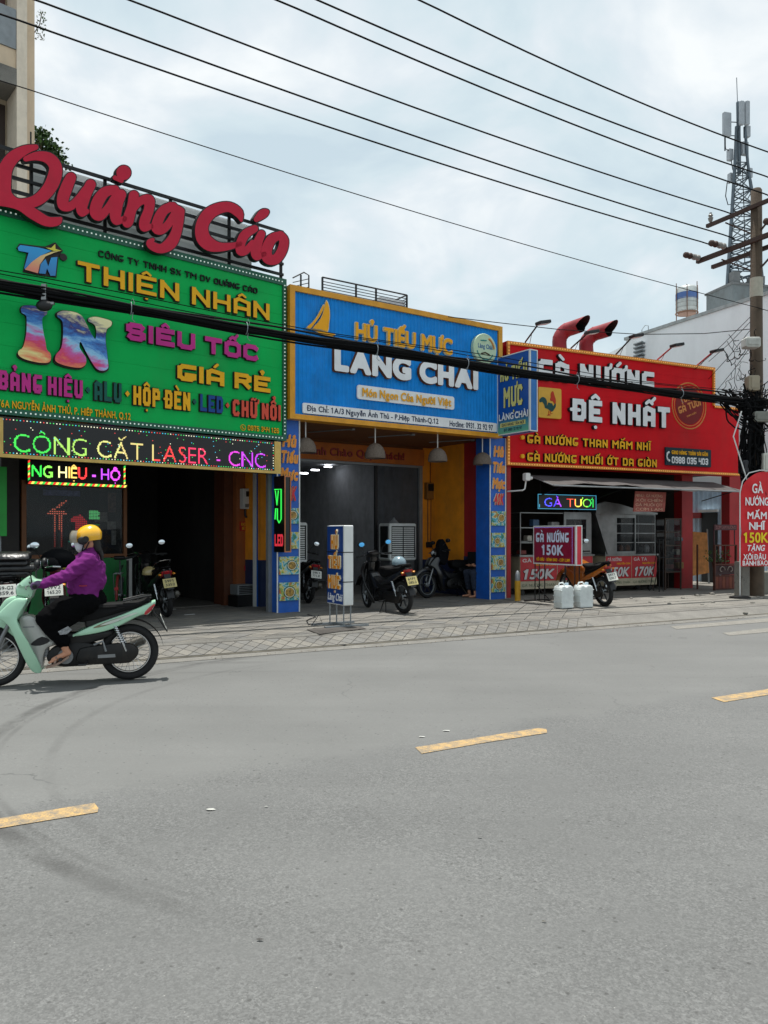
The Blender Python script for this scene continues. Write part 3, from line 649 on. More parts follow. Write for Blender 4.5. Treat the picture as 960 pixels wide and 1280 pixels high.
m = MB(); m.box(xw-.07, xw-.001, .35, BY, GZ, GZ+.75); m.box(xw-.07, xw-.001, .35, 1.15, GZ+.75, GZ+.85); bb.part('dado', m, mat('dark_blue_dado', '1a2b52', .6, dirt=.3))
ox = BF.xr(527, BY); zb = BF.ray(450, 578, BY)[1]
m = MB(); m.box(ox, xw-.06, BY, BY+.1, GZ+.75, 3.42); bb.part('back_wall', m, M_bwall)
m = MB(); m.box(ox, xw-.06, BY-.01, BY+.1, GZ, GZ+.75); bb.part('dado', m, MATS['dark_blue_dado'])
m = MB(); m.box(.2, ox, BY-.1, BY+.1, zb, zb+.36); bb.part('beam', m, mat('orange_beam_paint', 'b5611a', .7, dirt=.3))
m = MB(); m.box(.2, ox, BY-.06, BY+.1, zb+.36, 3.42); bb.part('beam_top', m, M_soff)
fr = MB(); fr.box(ox-.09, ox-.002, BY-.04, BY+.06, GZ, zb); fr.box(.2, ox-.09, BY-.04, BY+.06, zb-.05, zb-.001); fro = bb.part('door_frame', fr, M_galv)
m = MB(); m.box(BF.xr(470, BY)-.03, BF.xr(470, BY)+.03, BY-.02, BY+.04, GZ, zb-.05); bb.part('mullion', m, M_dk, parent=fro)
m = MB(); m.box(BF.xr(470, BY)+.03, ox-.09, BY+.0, BY+.01, GZ, zb-.05); bb.part('pane', m, M_clear, parent=fro)
m = MB(); m.box(.2, 6, 8.9, 9, GZ, 3.42); m.box(.15, .2, .45, 9, GZ, 3.42); m.box(ox+.1, ox+.2, BY+.1, 8.9, GZ, 3.42); bb.part('wall', m, mat('pale_inner_wall', 'b9bcbf', .85, dirt=.4))
m = MB(); m.box(.2, ox+.1, BY+.1, 8.9, 3.3, 3.42); bb.part('inner_ceiling', m, MATS['pale_inner_wall'])
rc = (BF.xr(383, BY-.1), BF.xr(505, BY-.1), zb+.10, zb+.25)
write(bb, 'Kính Chào Quý Khách!', rc, BY-.1, [mat('crimson_letter', '8c1a1c', .5), M_blk], .02, d=.04, name='letter')
# pillars with menu pictures
M_navy = mat('deep_blue_pillar_paint', '155cba', .5, dirt=.2)
def food(k):
    def f(nt, N, L, b):
        tc = N.new('ShaderNodeTexCoord').outputs['Object']
        n = N.new('ShaderNodeTexNoise'); n.inputs['Scale'].default_value = 9; n.inputs['Detail'].default_value = 6; n.inputs['Distortion'].default_value = 1.2
        mp = N.new('ShaderNodeMapping'); mp.inputs['Location'].default_value = (k*3.1, k, k*1.7); L.new(tc, mp.inputs[0]); L.new(mp.outputs[0], n.inputs['Vector'])
        c = ramp(N, L, n.outputs['Fac'], [(.36, (.03,.20,.10)), (.44, (.06,.36,.55)), (.5, (.42,.56,.46)), (.55, (.66,.46,.08)), (.60, (.08,.34,.08)), (.68, (.55,.12,.04))]); L.new(c, b.inputs['Base Color']); b.inputs['Roughness'].default_value = .35
    return f
M_food = [node_mat('menu_photo_print_%d' % k, food(k)) for k in range(4)]
M_dish = mat('dish_rim_print', 'c9d3cb', .4, var=.1); M_soup = mat('soup_print', 'a8863c', .4, var=.9, scale=24); M_dgreen = mat('dish_green_print', '0f4a32', .4)
M_olet = mat('orange_letter_face', 'e08a1c', .45, var=.1); M_rlet = mat('red_letter_face', 'c4202c', .45); M_cream = mat('cream_letter_edge', 'e6d9b8', .5)
def pillar(fr, x0, x1, y0, y1, ztop, tz, pz, label, slope=0):
    t = Thing('shop_pillar', label, 'pillar', fr, ((x0+x1)/2, (y0+y1)/2, GZ), 'blue menu pillars of the noodle shop')
    m = MB(); m.box(x0, x1, y0, y1, GZ-.02, ztop); t.part('shaft', m, M_navy)
    m = MB()
    for xx in (x0-.004, x1-.018): m.box(xx, xx+.022, y0-.012, y0-.002, GZ, ztop)
    t.part('edge_trim', m, M_white)
    cx = (x0+x1)/2; w = (x1-x0)
    for s, z, h in tz:
        red = s[0] == '4'; hw_ = w*(.30 if s in ('Hủ', '40K') else .38)
        write(t, s, (cx-hw_, cx+hw_, z, z+h), y0-.003, [M_rlet if red else M_olet, M_cream], .03, d=.07, name='letter', shear=.12)
    for k, (za, zb_) in enumerate(pz):
        m = MB(); m.box(x0+w*.08, x1-.03, y0-.035, y0-.003, za, zb_)
        p = t.part('menu_picture', m, M_food[k]); xc_ = cx + (.16, -.10, .12, .02)[k]*w; zc = (za+zb_)/2 + (.012, -.02, .0, -.015)[k]
        e = lambda r, sx=1: [[(xc_+r*sx*math.cos(a), zc+r*math.sin(a)) for a in np.arange(0, 6.28, .3)]]
        m = MB(); q_ = (.33, .27, .30, .34)[k]; m.poly(e((zb_-za)*q_, 1.1), y0-.037, y0-.036, 0); m.poly(e((zb_-za)*q_*.86, 1.1), y0-.039, y0-.038, 1); m.poly(e((zb_-za)*q_*.74, 1.1), y0-.041, y0-.040, 2)
        t.part('dish', m, [M_dgreen, M_dish, M_soup], parent=p)
    return t
zz = lambda fr, u, v, yl=0: fr.ray(u, v, yl)[1]
lx0, lx1 = BF.xr(346, .02), BF.xr(374.5, .02)
pillar(BF, lx0, lx1, .02, .42, 3.42, [('Hủ', zz(BF,366,558.5), .19), ('Tiếu', zz(BF,366,578.5), .19), ('Mực', zz(BF,366,600), .19), ('40K', zz(BF,366,625), .22)],
       [(zz(BF,360,b), zz(BF,360,a)) for a, b in ((635,654.5),(665,686),(695.7,718),(728,750.5))], 'left blue pillar with menu pictures beside the print shop')
rx0, rx1 = BF.xr(612, .02), BF.xr(632, .02)
pillar(BF, rx0, rx1, .02, .02+.42, 3.42, [('Hủ', zz(BF,622,570.5), .20), ('Tiếu', zz(BF,622,590.5), .20), ('Mực', zz(BF,622,610.5), .20), ('40K', zz(BF,622,630.5), .21)],
       [(zz(BF,622,b), zz(BF,622,a)) for a, b in ((639,657),(666,684),(694,712),(721,740))], 'right blue pillar with menu pictures beside the grill shop')
# red grill shop (RF): x 0 .. 6.9
rb = Thing('shop_building', 'grill shop with red pillars and a dark open kitchen under a red signboard', 'shop', RF, (3.4, 3, 0))
rxe = RF.xr(925)
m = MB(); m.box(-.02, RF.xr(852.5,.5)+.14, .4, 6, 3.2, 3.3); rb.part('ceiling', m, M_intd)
m = MB(); m.box(-.02, 6.0, .32, 6, 3.3, 5.2); m.box(6.0, rxe, .32, 2.2, 2.95, 4.6); rb.part('upper_wall', m, M_int)
m = MB(); m.box(-.05, 6.05, .3, 6.1, 5.2, 5.26); rb.part('roof', m, M_roof)
m = MB(); m.box(-.02, RF.xr(852.5,.5)+.14, 2.7, 6, GZ-.1, GZ+.014); rb.part('floor', m, M_floor)
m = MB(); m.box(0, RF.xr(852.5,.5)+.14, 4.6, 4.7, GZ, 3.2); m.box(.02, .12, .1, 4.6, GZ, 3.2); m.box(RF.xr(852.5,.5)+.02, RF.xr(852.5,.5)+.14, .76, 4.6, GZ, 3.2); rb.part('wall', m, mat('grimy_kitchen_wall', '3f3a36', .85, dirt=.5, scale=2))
for u0, u1, yl, lab in ((633.5,638.5,.0,'thin red pillar at the left edge'),(852.5,866,.5,None),(912,926,.32,'far right red pillar behind the iron stall')):
    a, b_ = RF.xr(u0, yl), RF.xr(u1, yl); m = MB(); m.box(a, b_, yl, yl+.25, GZ, 3.0); rb.part('pillar', m, M_red, label=lab)
# ================================================================== SIGNBOARDS
def px_shape(fr, y, pts, sc_, u0, v0, n=4):            # outline traced on the photograph laid onto its own board plane
    q = catmull(pts, n) if n else pts
    return [fr.ray(u0 + a/sc_, v0 + b/sc_, y) for a, b in q]
def px_strokes(fr, y, strokes, sc_, u0, v0, grow=0.0, h=2.2):
    strokes = [catmull(q, 4, False) if len(q) > 2 else q for q in strokes]
    cs = strokes_contours(strokes, h, grow, .35); return [[fr.ray(u0 + a/sc_, v0 + b/sc_, y) for a, b in c] for c in cs]
# ---- green signboard
gx0 = -6.9; GB, GT = 3.03, 5.72
gs = Thing('signboard', 'large green signboard of the print shop with coloured raised letters', 'signboard', GF, (-3.2, 0, GB))
M_gsign = mat('green_sign_sheet', '04b154', .6, var=.12, scale=1.2, dirt=.2, spec=.15)
m = MB()
for i in range(9):                                     # the sheet is laid in long horizontal boards with fine joints
    z = GB + (GT-GB)*i/9; m.box(gx0, 0, 0, .28, z + (.004 if i else 0), z + (GT-GB)/9)
m.box(gx0, -.001, .004, .27, GB+.001, GT-.001); gs.part('board', m, M_gsign)
m = MB()
for a in ((gx0, .02, GT-.10, GT+.012), (gx0, .02, GB-.012, GB+.07), (-.055, .02, GB+.07, GT-.10)): m.box(a[0], a[1], -.025, .3, a[2], a[3])
gs.part('border_frame', m, mat('dark_green_trim', '0f5c46', .5, dirt=.2))
m = MB(); q = .011
xx = gx0
while xx < -.02:
    for z in (GT-.045, GB+.03): m.box(xx, xx+.018, -.034, -.024, z-.009, z+.009)
    xx += .062
z = GB+.1
while z < GT-.1: m.box(-.028, -.01, -.034, -.024, z, z+.018); z += .062
gs.part('border_bulbs', m, mat('pale_led_bulb', 'dfeee4', .3, em='dfeee4', es=.25), kind='stuff')
M_side = mat('dark_letter_edge', '1c1510', .6)
def face(n, c): return mat(n, c, .55, var=.09, spec=.25, dirt=.10)
F_y = face('golden_letter_face', 'eeb01c'); F_m = face('magenta_letter_face', 'c2308a'); F_k = face('black_letter_face', '14201c'); F_t = face('dark_teal_letter_face', '0e5a50')
F_b = face('blue_letter_face', '17468c'); F_c = face('coral_letter_face', 'd8523e'); F_w = face('white_letter_face', 'e8eaec'); F_r = face('crimson_letter_face', 'a52a40')
def row(s, u0, vt, vb, u1, f, fr=GF, t=None, dep=.05, y=0, **k): write(t or gs, s, rect(fr, y, u0, vt, vb, u1), y, [f, M_side], dep, **k)
row('CÔNG TY TNHH SX TM DV QUẢNG CÁO', 122.5, 313, 321, 321, F_k, dep=.03, font='block', hw=.075, gap=.16, wd=.62)
row('THIỆN NHÂN', 95.6, 326.8, 351, 335, F_y, font='block', hw=.10, wd=.72, gap=.16, back=M_side, bd=.04)
row('SIÊU TỐC', 156, 402.6, 425, 322, F_m, font='block', hw=.14, wd=.85, gap=.16, back=M_side, bd=.035)
row('GIÁ RẺ', 220, 454.6, 475.6, 336, F_y, font='block', hw=.13, wd=.8, gap=.16, back=M_side, bd=.035)
row('BẢNG HIỆU', -3, 463, 487, 102, F_m, font='block', hw=.105, wd=.36, gap=.13, back=M_side, bd=.04, space=.25)
row('ALU', 116.4, 476, 500.4, 150.5, F_t, font='block', hw=.105, wd=.38, gap=.13, back=M_side, bd=.04)
row('HỘP ĐÈN', 165, 482.5, 506.2, 236, F_y, font='block', hw=.105, wd=.36, gap=.13, back=M_side, bd=.04, space=.25)
row('LED', 248.5, 493, 514, 277, F_b, font='block', hw=.105, wd=.38, gap=.13, back=M_side, bd=.04)
row('CHỮ NỔI', 289, 499.5, 520, 349, F_c, font='block', hw=.105, wd=.36, gap=.13, back=M_side, bd=.04, space=.25)
for u, v, f in ((109, 488, F_t), (158, 492.5, F_y), (242, 502.5, F_t), (283, 507, F_c)):
    x, z = GF.ray(u, v); m = MB(); m.poly([[(x+.035,z),(x,z+.045),(x-.035,z),(x,z-.045)]], -.04, 0, 0, 1); gs.part('letter', m, [f, M_side])
row('76A NGUYỄN ẢNH THỦ, P. HIỆP THÀNH, Q.12', -4, 499.5, 508.4, 162.6, F_y, dep=.02, d=.03, each=False, name='address_lettering')
row('0975 344 126', 309, 531.5, 538, 348, F_y, dep=.02, font='block', hw=.09, each=False, name='phone_number')
x, z = GF.ray(303.5, 534.5); m = MB(); m.torus((x, -.01, z), .045, .006, n=18, m=4); m.tube([(x-.02,-.012,z+.02),(x-.012,-.012,z-.008),(x+.02,-.012,z-.02)], .008, 5); gs.part('phone_symbol', m, F_y)
def tiedye(nt, N, L, b):
    tc = N.new('ShaderNodeTexCoord').outputs['Object']; mp = N.new('ShaderNodeMapping'); mp.inputs['Rotation'].default_value = (0, R(32), 0); mp.inputs['Scale'].default_value = (.55, 1, 1.5); L.new(tc, mp.inputs[0])
    n0 = noise(N, L, mp.outputs[0], 3.2, 6, .65, .4); sp = N.new('ShaderNodeSeparateXYZ'); L.new(tc, sp.inputs[0])
    a1 = N.new('ShaderNodeMath'); a1.operation = 'MULTIPLY_ADD'; L.new(n0, a1.inputs[0]); a1.inputs[1].default_value = 1.1; L.new(sp.outputs['Z'], a1.inputs[2])
    a2 = N.new('ShaderNodeMath'); a2.operation = 'MULTIPLY_ADD'; L.new(sp.outputs['X'], a2.inputs[0]); a2.inputs[1].default_value = .35; L.new(a1.outputs[0], a2.inputs[2])
    a3 = N.new('ShaderNodeMapRange'); L.new(a2.outputs[0], a3.inputs[0]); a3.inputs[1].default_value = .92; a3.inputs[2].default_value = 2.0; n = a3.outputs[0]
    c = ramp(N, L, n, [(.0, (.85,.75,.30)), (.15, (.85,.25,.10)), (.30, (.70,.04,.12)), (.42, (.60,.10,.40)), (.54, (.30,.62,.88)), (.66, (.04,.22,.62)), (.78, (.03,.03,.20)), (.92, (.88,.82,.45))])
    L.new(c, b.inputs['Base Color']); b.inputs['Roughness'].default_value = .4
M_dye = node_mat('paint_splash_print', tiedye)
I_ = [(105,610),(130,590),(200,590),(270,605),(310,625),(310,660),(275,690),(280,780),(300,880),(310,940),(340,975),(340,1030),(300,1048),(220,1040),(130,1015),(85,985),(85,950),(120,920),(145,820),(150,720),(145,670),(110,645)]
N_ = [(395,650),(440,630),(530,640),(590,670),(625,730),(660,800),(695,855),(705,830),(705,780),(690,740),(645,715),(645,690),(700,678),(780,695),(828,715),(825,750),(790,780),(780,860),(790,950),(800,1040),(800,1090),(760,1110),(710,1095),(670,1040),(620,950),(590,890),(576,882),(572,920),(600,970),(625,1010),(620,1060),(580,1085),(510,1080),(430,1060),(380,1030),(385,980),(425,930),(440,840),(440,740),(425,700),(398,680)]
for P in (I_, N_):
    A = np.array(P, float); c = A.mean(0); Bk = [tuple(p + np.array([-3, 5])) for p in A]
    m = MB(); m.poly([px_shape(GF, -.07, P, 6.4, 10, 290, 3)], -.07, -.04, 0, 1); m.poly([px_shape(GF, -.04, [tuple(c + (p-c)*1.04 + [-3, 5]) for p in A], 6.4, 10, 290, 3)], -.04, -.001, 1, 1); gs.part('letter', m, [M_dye, M_side], label='paint splashed print letter')
lg = MB()
def gradmat(name, c0, c1, zc, w):
    def f(nt, N, L, b):
        tc = N.new('ShaderNodeTexCoord').outputs['Object']; sp = N.new('ShaderNodeSeparateXYZ'); L.new(tc, sp.inputs[0]); mr = N.new('ShaderNodeMapRange'); mr.inputs[1].default_value = zc-w; mr.inputs[2].default_value = zc+w; L.new(sp.outputs['Z'], mr.inputs[0])
        L.new(ramp(N, L, mr.outputs[0], [(0, lin(c0)), (1, lin(c1))]), b.inputs['Base Color']); b.inputs['Roughness'].default_value = .35
    return node_mat(name, f)
zl = GF.ray(50, 325)[1] - GB
for P, dd, k in (([(78,125),(98,104),(250,125),(350,150),(260,190),(190,240),(135,300),(130,285),(165,165),(85,150)], .045, 0), ([(135,300),(190,240),(260,190),(350,158),(425,150),(370,165),(300,195),(255,260),(240,330)], .05, 1),
    ([(248,330),(262,255),(300,215),(322,275),(345,205),(395,200),(380,350),(340,350),(312,290),(300,335)], .045, 0), ([(300,125),(345,127),(378,95),(380,135),(430,150),(370,152)], .055, 2)):
    lg.poly([px_shape(GF, -dd, P, 6.4, 10, 290, 0)], -dd, -.02, k, 3)
lg.poly([px_shape(GF, -.02, [(66,130),(92,92),(250,112),(300,115),(378,82),(440,150),(405,195),(388,364),(240,345),(120,318),(150,170)], 6.4, 10, 290, 0)], -.02, 0, 3, 3)
gs.part('emblem', lg, [gradmat('emblem_blue', '2c7fc0', '1f9fe0', zl, .15), gradmat('emblem_swoosh', 'e08a70', 'ead98a', zl, .15), face('emblem_star', 'e2da5a'), M_side])
x, z = GF.ray(78.5, 322); m = MB(); m.lathe([(.05, 0), (.05, -.03)], (x, 0, z), 'y', 14); gs.part('registered_mark', m, M_side)
# ---- script letters on the roof edge
SY = -.10
rs_ = Thing('rooftop_sign', 'crimson script letters with black edges on a rail frame above the green signboard', 'sign', GF, (-2.5, 0, 5.72))
A4, B4 = (4.8, 0, 160), (4.8, 170, 180)
LET = [(A4, [[(215,115,16),(150,132,28),(80,175,38),(35,240,42),(17,320,50),(30,400,42),(90,447,30),(160,452,32),(230,428,36),(290,370,40),(325,300,42),(332,230,38),(290,180,34),(220,168,26),(155,185,16)], [(-20,440,24),(60,455,22),(130,470,30),(200,515,34),(280,560,30),(340,560,26),(362,545,12)]]),
 (A4, [[(425,298,32),(402,350,36),(378,420,36),(382,465,32),(425,468,26),(470,425,22),(515,370,24)], [(543,340,32),(515,400,32),(490,470,34),(492,510,22),(520,500,16)]]),
 (A4, [[(690,370,26),(630,385,32),(588,440,36),(572,505,34),(600,528,28),(645,485,24),(690,420,26)], [(725,400,32),(705,450,34),(692,520,34),(700,560,22),(745,545,18)], [(690,298,14),(730,318,12)], [(742,268,44)]]),
 (A4, [[(803,405,30),(792,470,30),(768,555,34),(764,572,24)], [(790,500,20),(840,440,24),(893,432,32),(893,490,30),(868,560,32),(866,598,24),(905,590,16)]]),
 (B4, [[(222,375,26),(170,395,30),(135,450,32),(125,505,32),(155,515,26),(195,480,24),(235,420,26)], [(272,402,20),(258,460,28),(238,540,32),(205,598,36),(150,628,28),(100,612,26),(82,592,20),(100,575,12)], [(205,370,22),(262,392,18)]]),
 (B4, [[(632,460,8),(615,412,28),(560,378,30),(490,388,34),(432,425,38),(396,490,38),(402,560,42),(442,602,40),(500,618,28),(570,612,20),(625,598,14)]]),
 (B4, [[(712,508,22),(658,540,28),(630,590,28),(628,640,28),(660,640,22),(700,595,20)], [(752,540,24),(732,590,28),(718,650,30),(728,680,18),(770,660,14)], [(722,452,16),(760,420,28),(782,408,18)]]),
 (B4, [[(862,548,24),(815,570,30),(785,630,32),(790,685,32),(838,692,30),(876,640,30),(888,580,28),(866,548,26)]])]
F_q = face('crimson_script_face', 'c41f3c')
for (s_, u_, v_), st in LET:
    m = MB(); m.poly(px_strokes(GF, SY-.10, st, s_, u_, v_), SY-.10, SY-.085, 0, 1); m.poly(px_strokes(GF, SY-.085, st, s_, u_, v_, 5.5), SY-.085, SY, 1, 1, back=True)
    rs_.part('letter', m, [F_q, M_blk])
def slat(nt, N, L, b):
    b.inputs['Base Color'].default_value = (.72, .74, .74, 1); b.inputs['Roughness'].default_value = .6; t_ = N.new('ShaderNodeBsdfTranslucent'); t_.inputs[0].default_value = (.8, .82, .82, 1); x = N.new('ShaderNodeMixShader'); x.inputs[0].default_value = .45
    L.new(b.outputs[0], x.inputs[1]); L.new(t_.outputs[0], x.inputs[2]); L.new(x.outputs[0], N['Material Output'].inputs[0])
M_slat = node_mat('weathered_translucent_slat', slat)
ZR = [5.80, 5.98, 6.16, 6.34, 6.52]
for z in ZR:
    m = MB(); m.box(-5.2, 0, .03, .07, z, z+.04); rs_.part('rail', m, M_dk)
for x in (-.02, -1.0, -2.0, -3.0, -4.0, -5.0):
    m = MB(); m.box(x-.02, x+.02, .071, .11, 5.66, 6.56); rs_.part('post', m, M_dk)
m = MB()
for i in range(9): m.box(-4.0, -.55, .15+.01*(i % 2), .17+.01*(i % 2), 5.70+i*.093, 5.785+i*.093)
rs_.part('slat_backing', m, M_slat, kind='stuff')
m = MB()
for (u, v0, v1) in ((38.5,165,182),(145,225,235),(319,273,283)):
    x, za = GF.ray(u, v1, SY-.04); _, zb_ = GF.ray(u, v0, SY-.04); m.box(x-.008, x+.008, SY-.05, SY-.03, za-.05, zb_); rs_.part('accent_rod', m, M_blk); m = MB()
# ---- LED ticker
TY = -.12
tk = Thing('led_ticker', 'long LED ticker box under the green signboard with multicoloured running text', 'LED sign', GF, (-2.4, TY, 2.45))
tx1 = GF.xr(351, TY); tx0 = -6.6; tz0, tz1 = 2.45, 2.98
m = MB(); m.box(tx0, tx1, TY+.02, .14, tz0+.01, tz1); tk.part('housing', m, mat('ticker_housing', '2a2622', .6))
m = MB(); m.box(tx0+.02, tx1-.12, TY+.012, TY+.02, tz0+.045, tz1-.02); tk.part('screen', m, mat('led_screen_black', '0b0b0e', .35))
M_gold = mat('brushed_gold_trim', 'c9a85a', .35, .35, dirt=.2)
m = MB(); m.box(tx0, tx1+.003, TY, TY+.019, tz0, tz0+.045); m.box(tx1-.12, tx1+.003, TY, TY+.019, tz0+.045, tz1); m.box(tx0, tx0+.1, TY, TY+.019, tz0+.045, tz1)
x_ = GF.xr(4, TY); m.box(x_-.06, x_, TY, TY+.012, tz0+.045, tz1-.02); tk.part('trim', m, M_gold)
cols = ['40d84e', 'a4d860', 'd8d880', 'd8c67c', 'f04040', 'f03560', 'e040d8', 'c63be8']
def colrun(cs, s): return lambda a, b: led(cs[max(0, min(len(cs)-1, int(a*len(cs))))], s)
rc = rect(GF, TY, 17.3, 541.5, 564.5, 332)
dots(tk, 'CÔNG CẮT LASER - CNC', rc, TY+.008, colrun(cols, 1.0), .0125, .5, d=-.018, gap=.16, name='running_text')
m = MB(); rr = random.Random(5); MC = [led(c, 1.1) for c in ('e04040', '40c0e0', 'f0f0d0', '40d060')]
x = tx0+.05
while x < tx1-.14:
    for z in (tz0+.062, tz1-.035): m.box(x, x+.012, TY+.006, TY+.012, z-.006, z+.006, rr.randrange(4))
    x += .042
z = tz0+.08
while z < tz1-.05: m.box(tx1-.145, tx1-.133, TY+.006, TY+.012, z, z+.012, rr.randrange(4)); z += .042
for i in range(260):                                   # stray lit diodes of the running pattern
    a = rr.uniform(tx0+.3, tx1-.2); z = rr.uniform(tz0+.08, tz1-.06)
    if rr.random() < .45: m.box(a, a+.010, TY+.007, TY+.012, z, z+.010, rr.randrange(4))
tk.part('border_diodes', m, MC, kind='stuff')
# ---- LED header over the window
HY = WY-.16; hx0, hx1 = GF.xr(35, HY), GF.xr(157.5, HY); _, hz1 = GF.ray(35, 575.5, HY); _, hz0 = GF.ray(157, 609.5, HY)
hd = Thing('led_header', 'LED text panel above the print shop window with a striped border', 'LED sign', GF, ((hx0+hx1)/2, HY, hz0))
m = MB(); m.box(hx0, hx1, HY+.01, HY+.12, hz0, hz1); hd.part('housing', m, MATS['led_screen_black'])
dots(hd, 'NG HIỆU - HỘ', (GF.xr(40, HY), GF.xr(150.5, HY), hz0+.115, hz0+.30), HY+.004, colrun(['35d84a', '80e050', 'e8e6a0', 'f0c060', 'f03a3a', 'c050f0', 'b048f0', 'd048e0'], 1.4), .0125, .5, d=.012, name='running_text')
m = MB(); SC = [led(c, 1.2) for c in ('e83828', 'e8e060', '30c048')]; i = 0; x = hx0
while x < hx1-.03: m.add([(x,HY,hz0),(x+.04,HY,hz0),(x+.065,HY,hz0+.04),(x+.025,HY,hz0+.04)], [(0,1,2,3)], i % 3); x += .042; i += 1
for xx in (hx0, hx1-.04):
    z = hz0+.05
    while z < hz1-.03: m.add([(xx,HY,z),(xx+.03,HY,z+.02),(xx+.03,HY,z+.055),(xx,HY,z+.035)], [(0,1,2,3)], i % 3); z += .04; i += 1
hd.part('striped_border', m, SC, kind='stuff')
# ---- LED shapes hung inside the window
IY = WY+.06
for nm, lab, c, strokes, s_, u_, v_, p_ in (
  ('led_arrow', 'red LED matrix shaped like a figure one hanging in the print shop window', ('ff7a5a', 'd0301c'), [[(330,470,8),(400,420,10),(470,375,8)],[(370,460,14),(455,460,14)],[(385,470,14),(385,560,12),(388,690,8)],[(430,470,14),(430,600,12),(428,700,8)]], 5.647, 0, 560, .036),
  ('led_star', 'bright red and purple LED pattern half hidden behind the rider helmet', ('ff2a3a', 'a030c0'), [[(510,510,18),(570,490,16),(600,560,26)],[(560,520,26),(560,600,30)]], 5.647, 0, 560, .034),
  ('led_letter', 'small green LED block hanging at the right of the print shop window', ('6ae88a', '20a040'), [[(640,460,18),(685,460,18)],[(640,490,16),(685,490,16)],[(638,541,8),(690,545,8)]], 5.647, 0, 560, .026),
  ('led_outline', 'thin green and red LED outline low in the print shop window', ('38b8a0', 'd04030'), [[(484,740,4),(484,660,4),(540,655,4)],[(484,742,4),(580,742,4)]], 5.647, 0, 560, .026)):
    cs = px_strokes(GF, IY, strokes, s_, u_, v_); A = np.array([p for c_ in cs for p in c_]); t = Thing(nm, lab, 'LED display', GF, (A[:,0].mean(), IY, A[:,1].min())); m = MB()
    for x in np.arange(A[:,0].min(), A[:,0].max(), p_):
        for z in np.arange(A[:,1].min(), A[:,1].max(), p_):
            if any(inside((x, z), c_) for c_ in cs): m.box(x-.008, x+.008, IY-.012, IY-.004, z-.008, z+.008, 0 if (z-A[:,1].min()) > .35*(np.ptp(A[:,1])) else 1)
    t.part('diodes', m, [led(c[0], .8), led(c[1], .45)], kind='stuff'); m = MB(); m.poly(cs, IY-.004, IY+.006, 0); t.part('backing', m, MATS['led_screen_black'])
# ---- blue signboard
YB = -.16
BT, BBt = zz(BF, 362.4, 355, YB), zz(BF, 364, 523, YB); ex0, ex1 = BF.xr(362.6, YB), BF.xr(628.2, YB)
bs = Thing('signboard', 'blue ribbed signboard of the noodle shop in a yellow frame', 'signboard', BF, (2.3, 0, BBt))
m = corrugated(ex0+.09, ex1-.09, BBt+.09, BT-.09, YB+.045, .078, .014); bs.part('ribbed_sheet', m, M_bluep)
m = MB(); m.box(ex0+.02, ex1-.02, YB+.06, .1, BBt+.02, BT-.02); bs.part('box_body', m, mat('dark_blue_box', '173a6b', .6))
m = MB()
for a in ((ex0, ex1, BT-.095, BT), (ex0, ex1, BBt, BBt+.085), (ex0, ex0+.095, BBt+.085, BT-.095), (ex1-.10, ex1, BBt+.085, BT-.095)): m.box(a[0], a[1], YB, YB+.26, a[2], a[3])
bs.part('frame', m, mat('golden_frame_sheet', 'd8961a', .4, .1, dirt=.12))
F_o = face('amber_letter_face', 'f0a91e'); M_cs = mat('cream_side', 'd9c08a', .5)
yb = YB+.031
def brow(s, u0, vt, vb, u1, f, sd, **k): write(bs, s, rect(BF, yb, u0, vt, vb, u1), yb, [f, sd], k.pop('dep', .05), **k)
brow('HỦ TIẾU MỰC', 443, 404, 423.8, 564, F_o, M_cs, d=.045, back=M_cream, bd=.035, space=.5, gap=.08)
brow('LÀNG CHÀI', 415.5, 436.5, 461.7, 595, F_w, mat('brown_letter_edge', '6b3c1c', .6), d=.10, back=mat('brown_letter_edge', '6b3c1c', .6), bd=.03, gap=.05, dep=.07, space=.45)
def pill(u0, u1, vt, vb, name, f=F_w, dep=.03, t=bs, fr=BF, y=None, r=.5):
    y = yb if y is None else y; x0, x1, z0, z1 = rect(fr, y, u0, vt, vb, u1); h = (z1-z0)/2*r*2; rr_ = h/2 if r < .5 else (z1-z0)/2; pts = []
    for cx, cz, a0 in ((x1-rr_, z1-rr_, 0), (x0+rr_, z1-rr_, 90), (x0+rr_, z0+rr_, 180), (x1-rr_, z0+rr_, 270)): pts += [(cx+rr_*math.cos(R(a0+a)), cz+rr_*math.sin(R(a0+a))) for a in (0, 22, 45, 68, 90)]
    m = MB(); m.poly([pts], y-dep, y, 0); return t.part(name, m, f)
pill(445.6, 566.7, 481, 498.6, 'slogan_plate', r=.35); yk = yb-.031
write(bs, 'Món Ngon Của Người Việt', rect(BF, yk, 452.5, 485, 495, 563.5), yk, [F_o, M_cs], .02, d=.035)
pill(377.6, 619.8, 503.5, 516.5, 'address_plate', r=.3)
F_n = face('navy_print', '13294a')
write(bs, 'Địa Chỉ: 1A/3 Nguyễn Ảnh Thủ - P.Hiệp Thành-Q.12', rect(BF, yk, 384, 506.5, 513.3, 548), yk, F_n, .004, d=.022, each=False, name='address_lettering')
write(bs, 'Hotline: 0931. 32 92 97', rect(BF, yk, 562, 525.8, 532.6, 616), yk, F_n, .004, d=.022, each=False, name='phone_lettering')
m = MB()
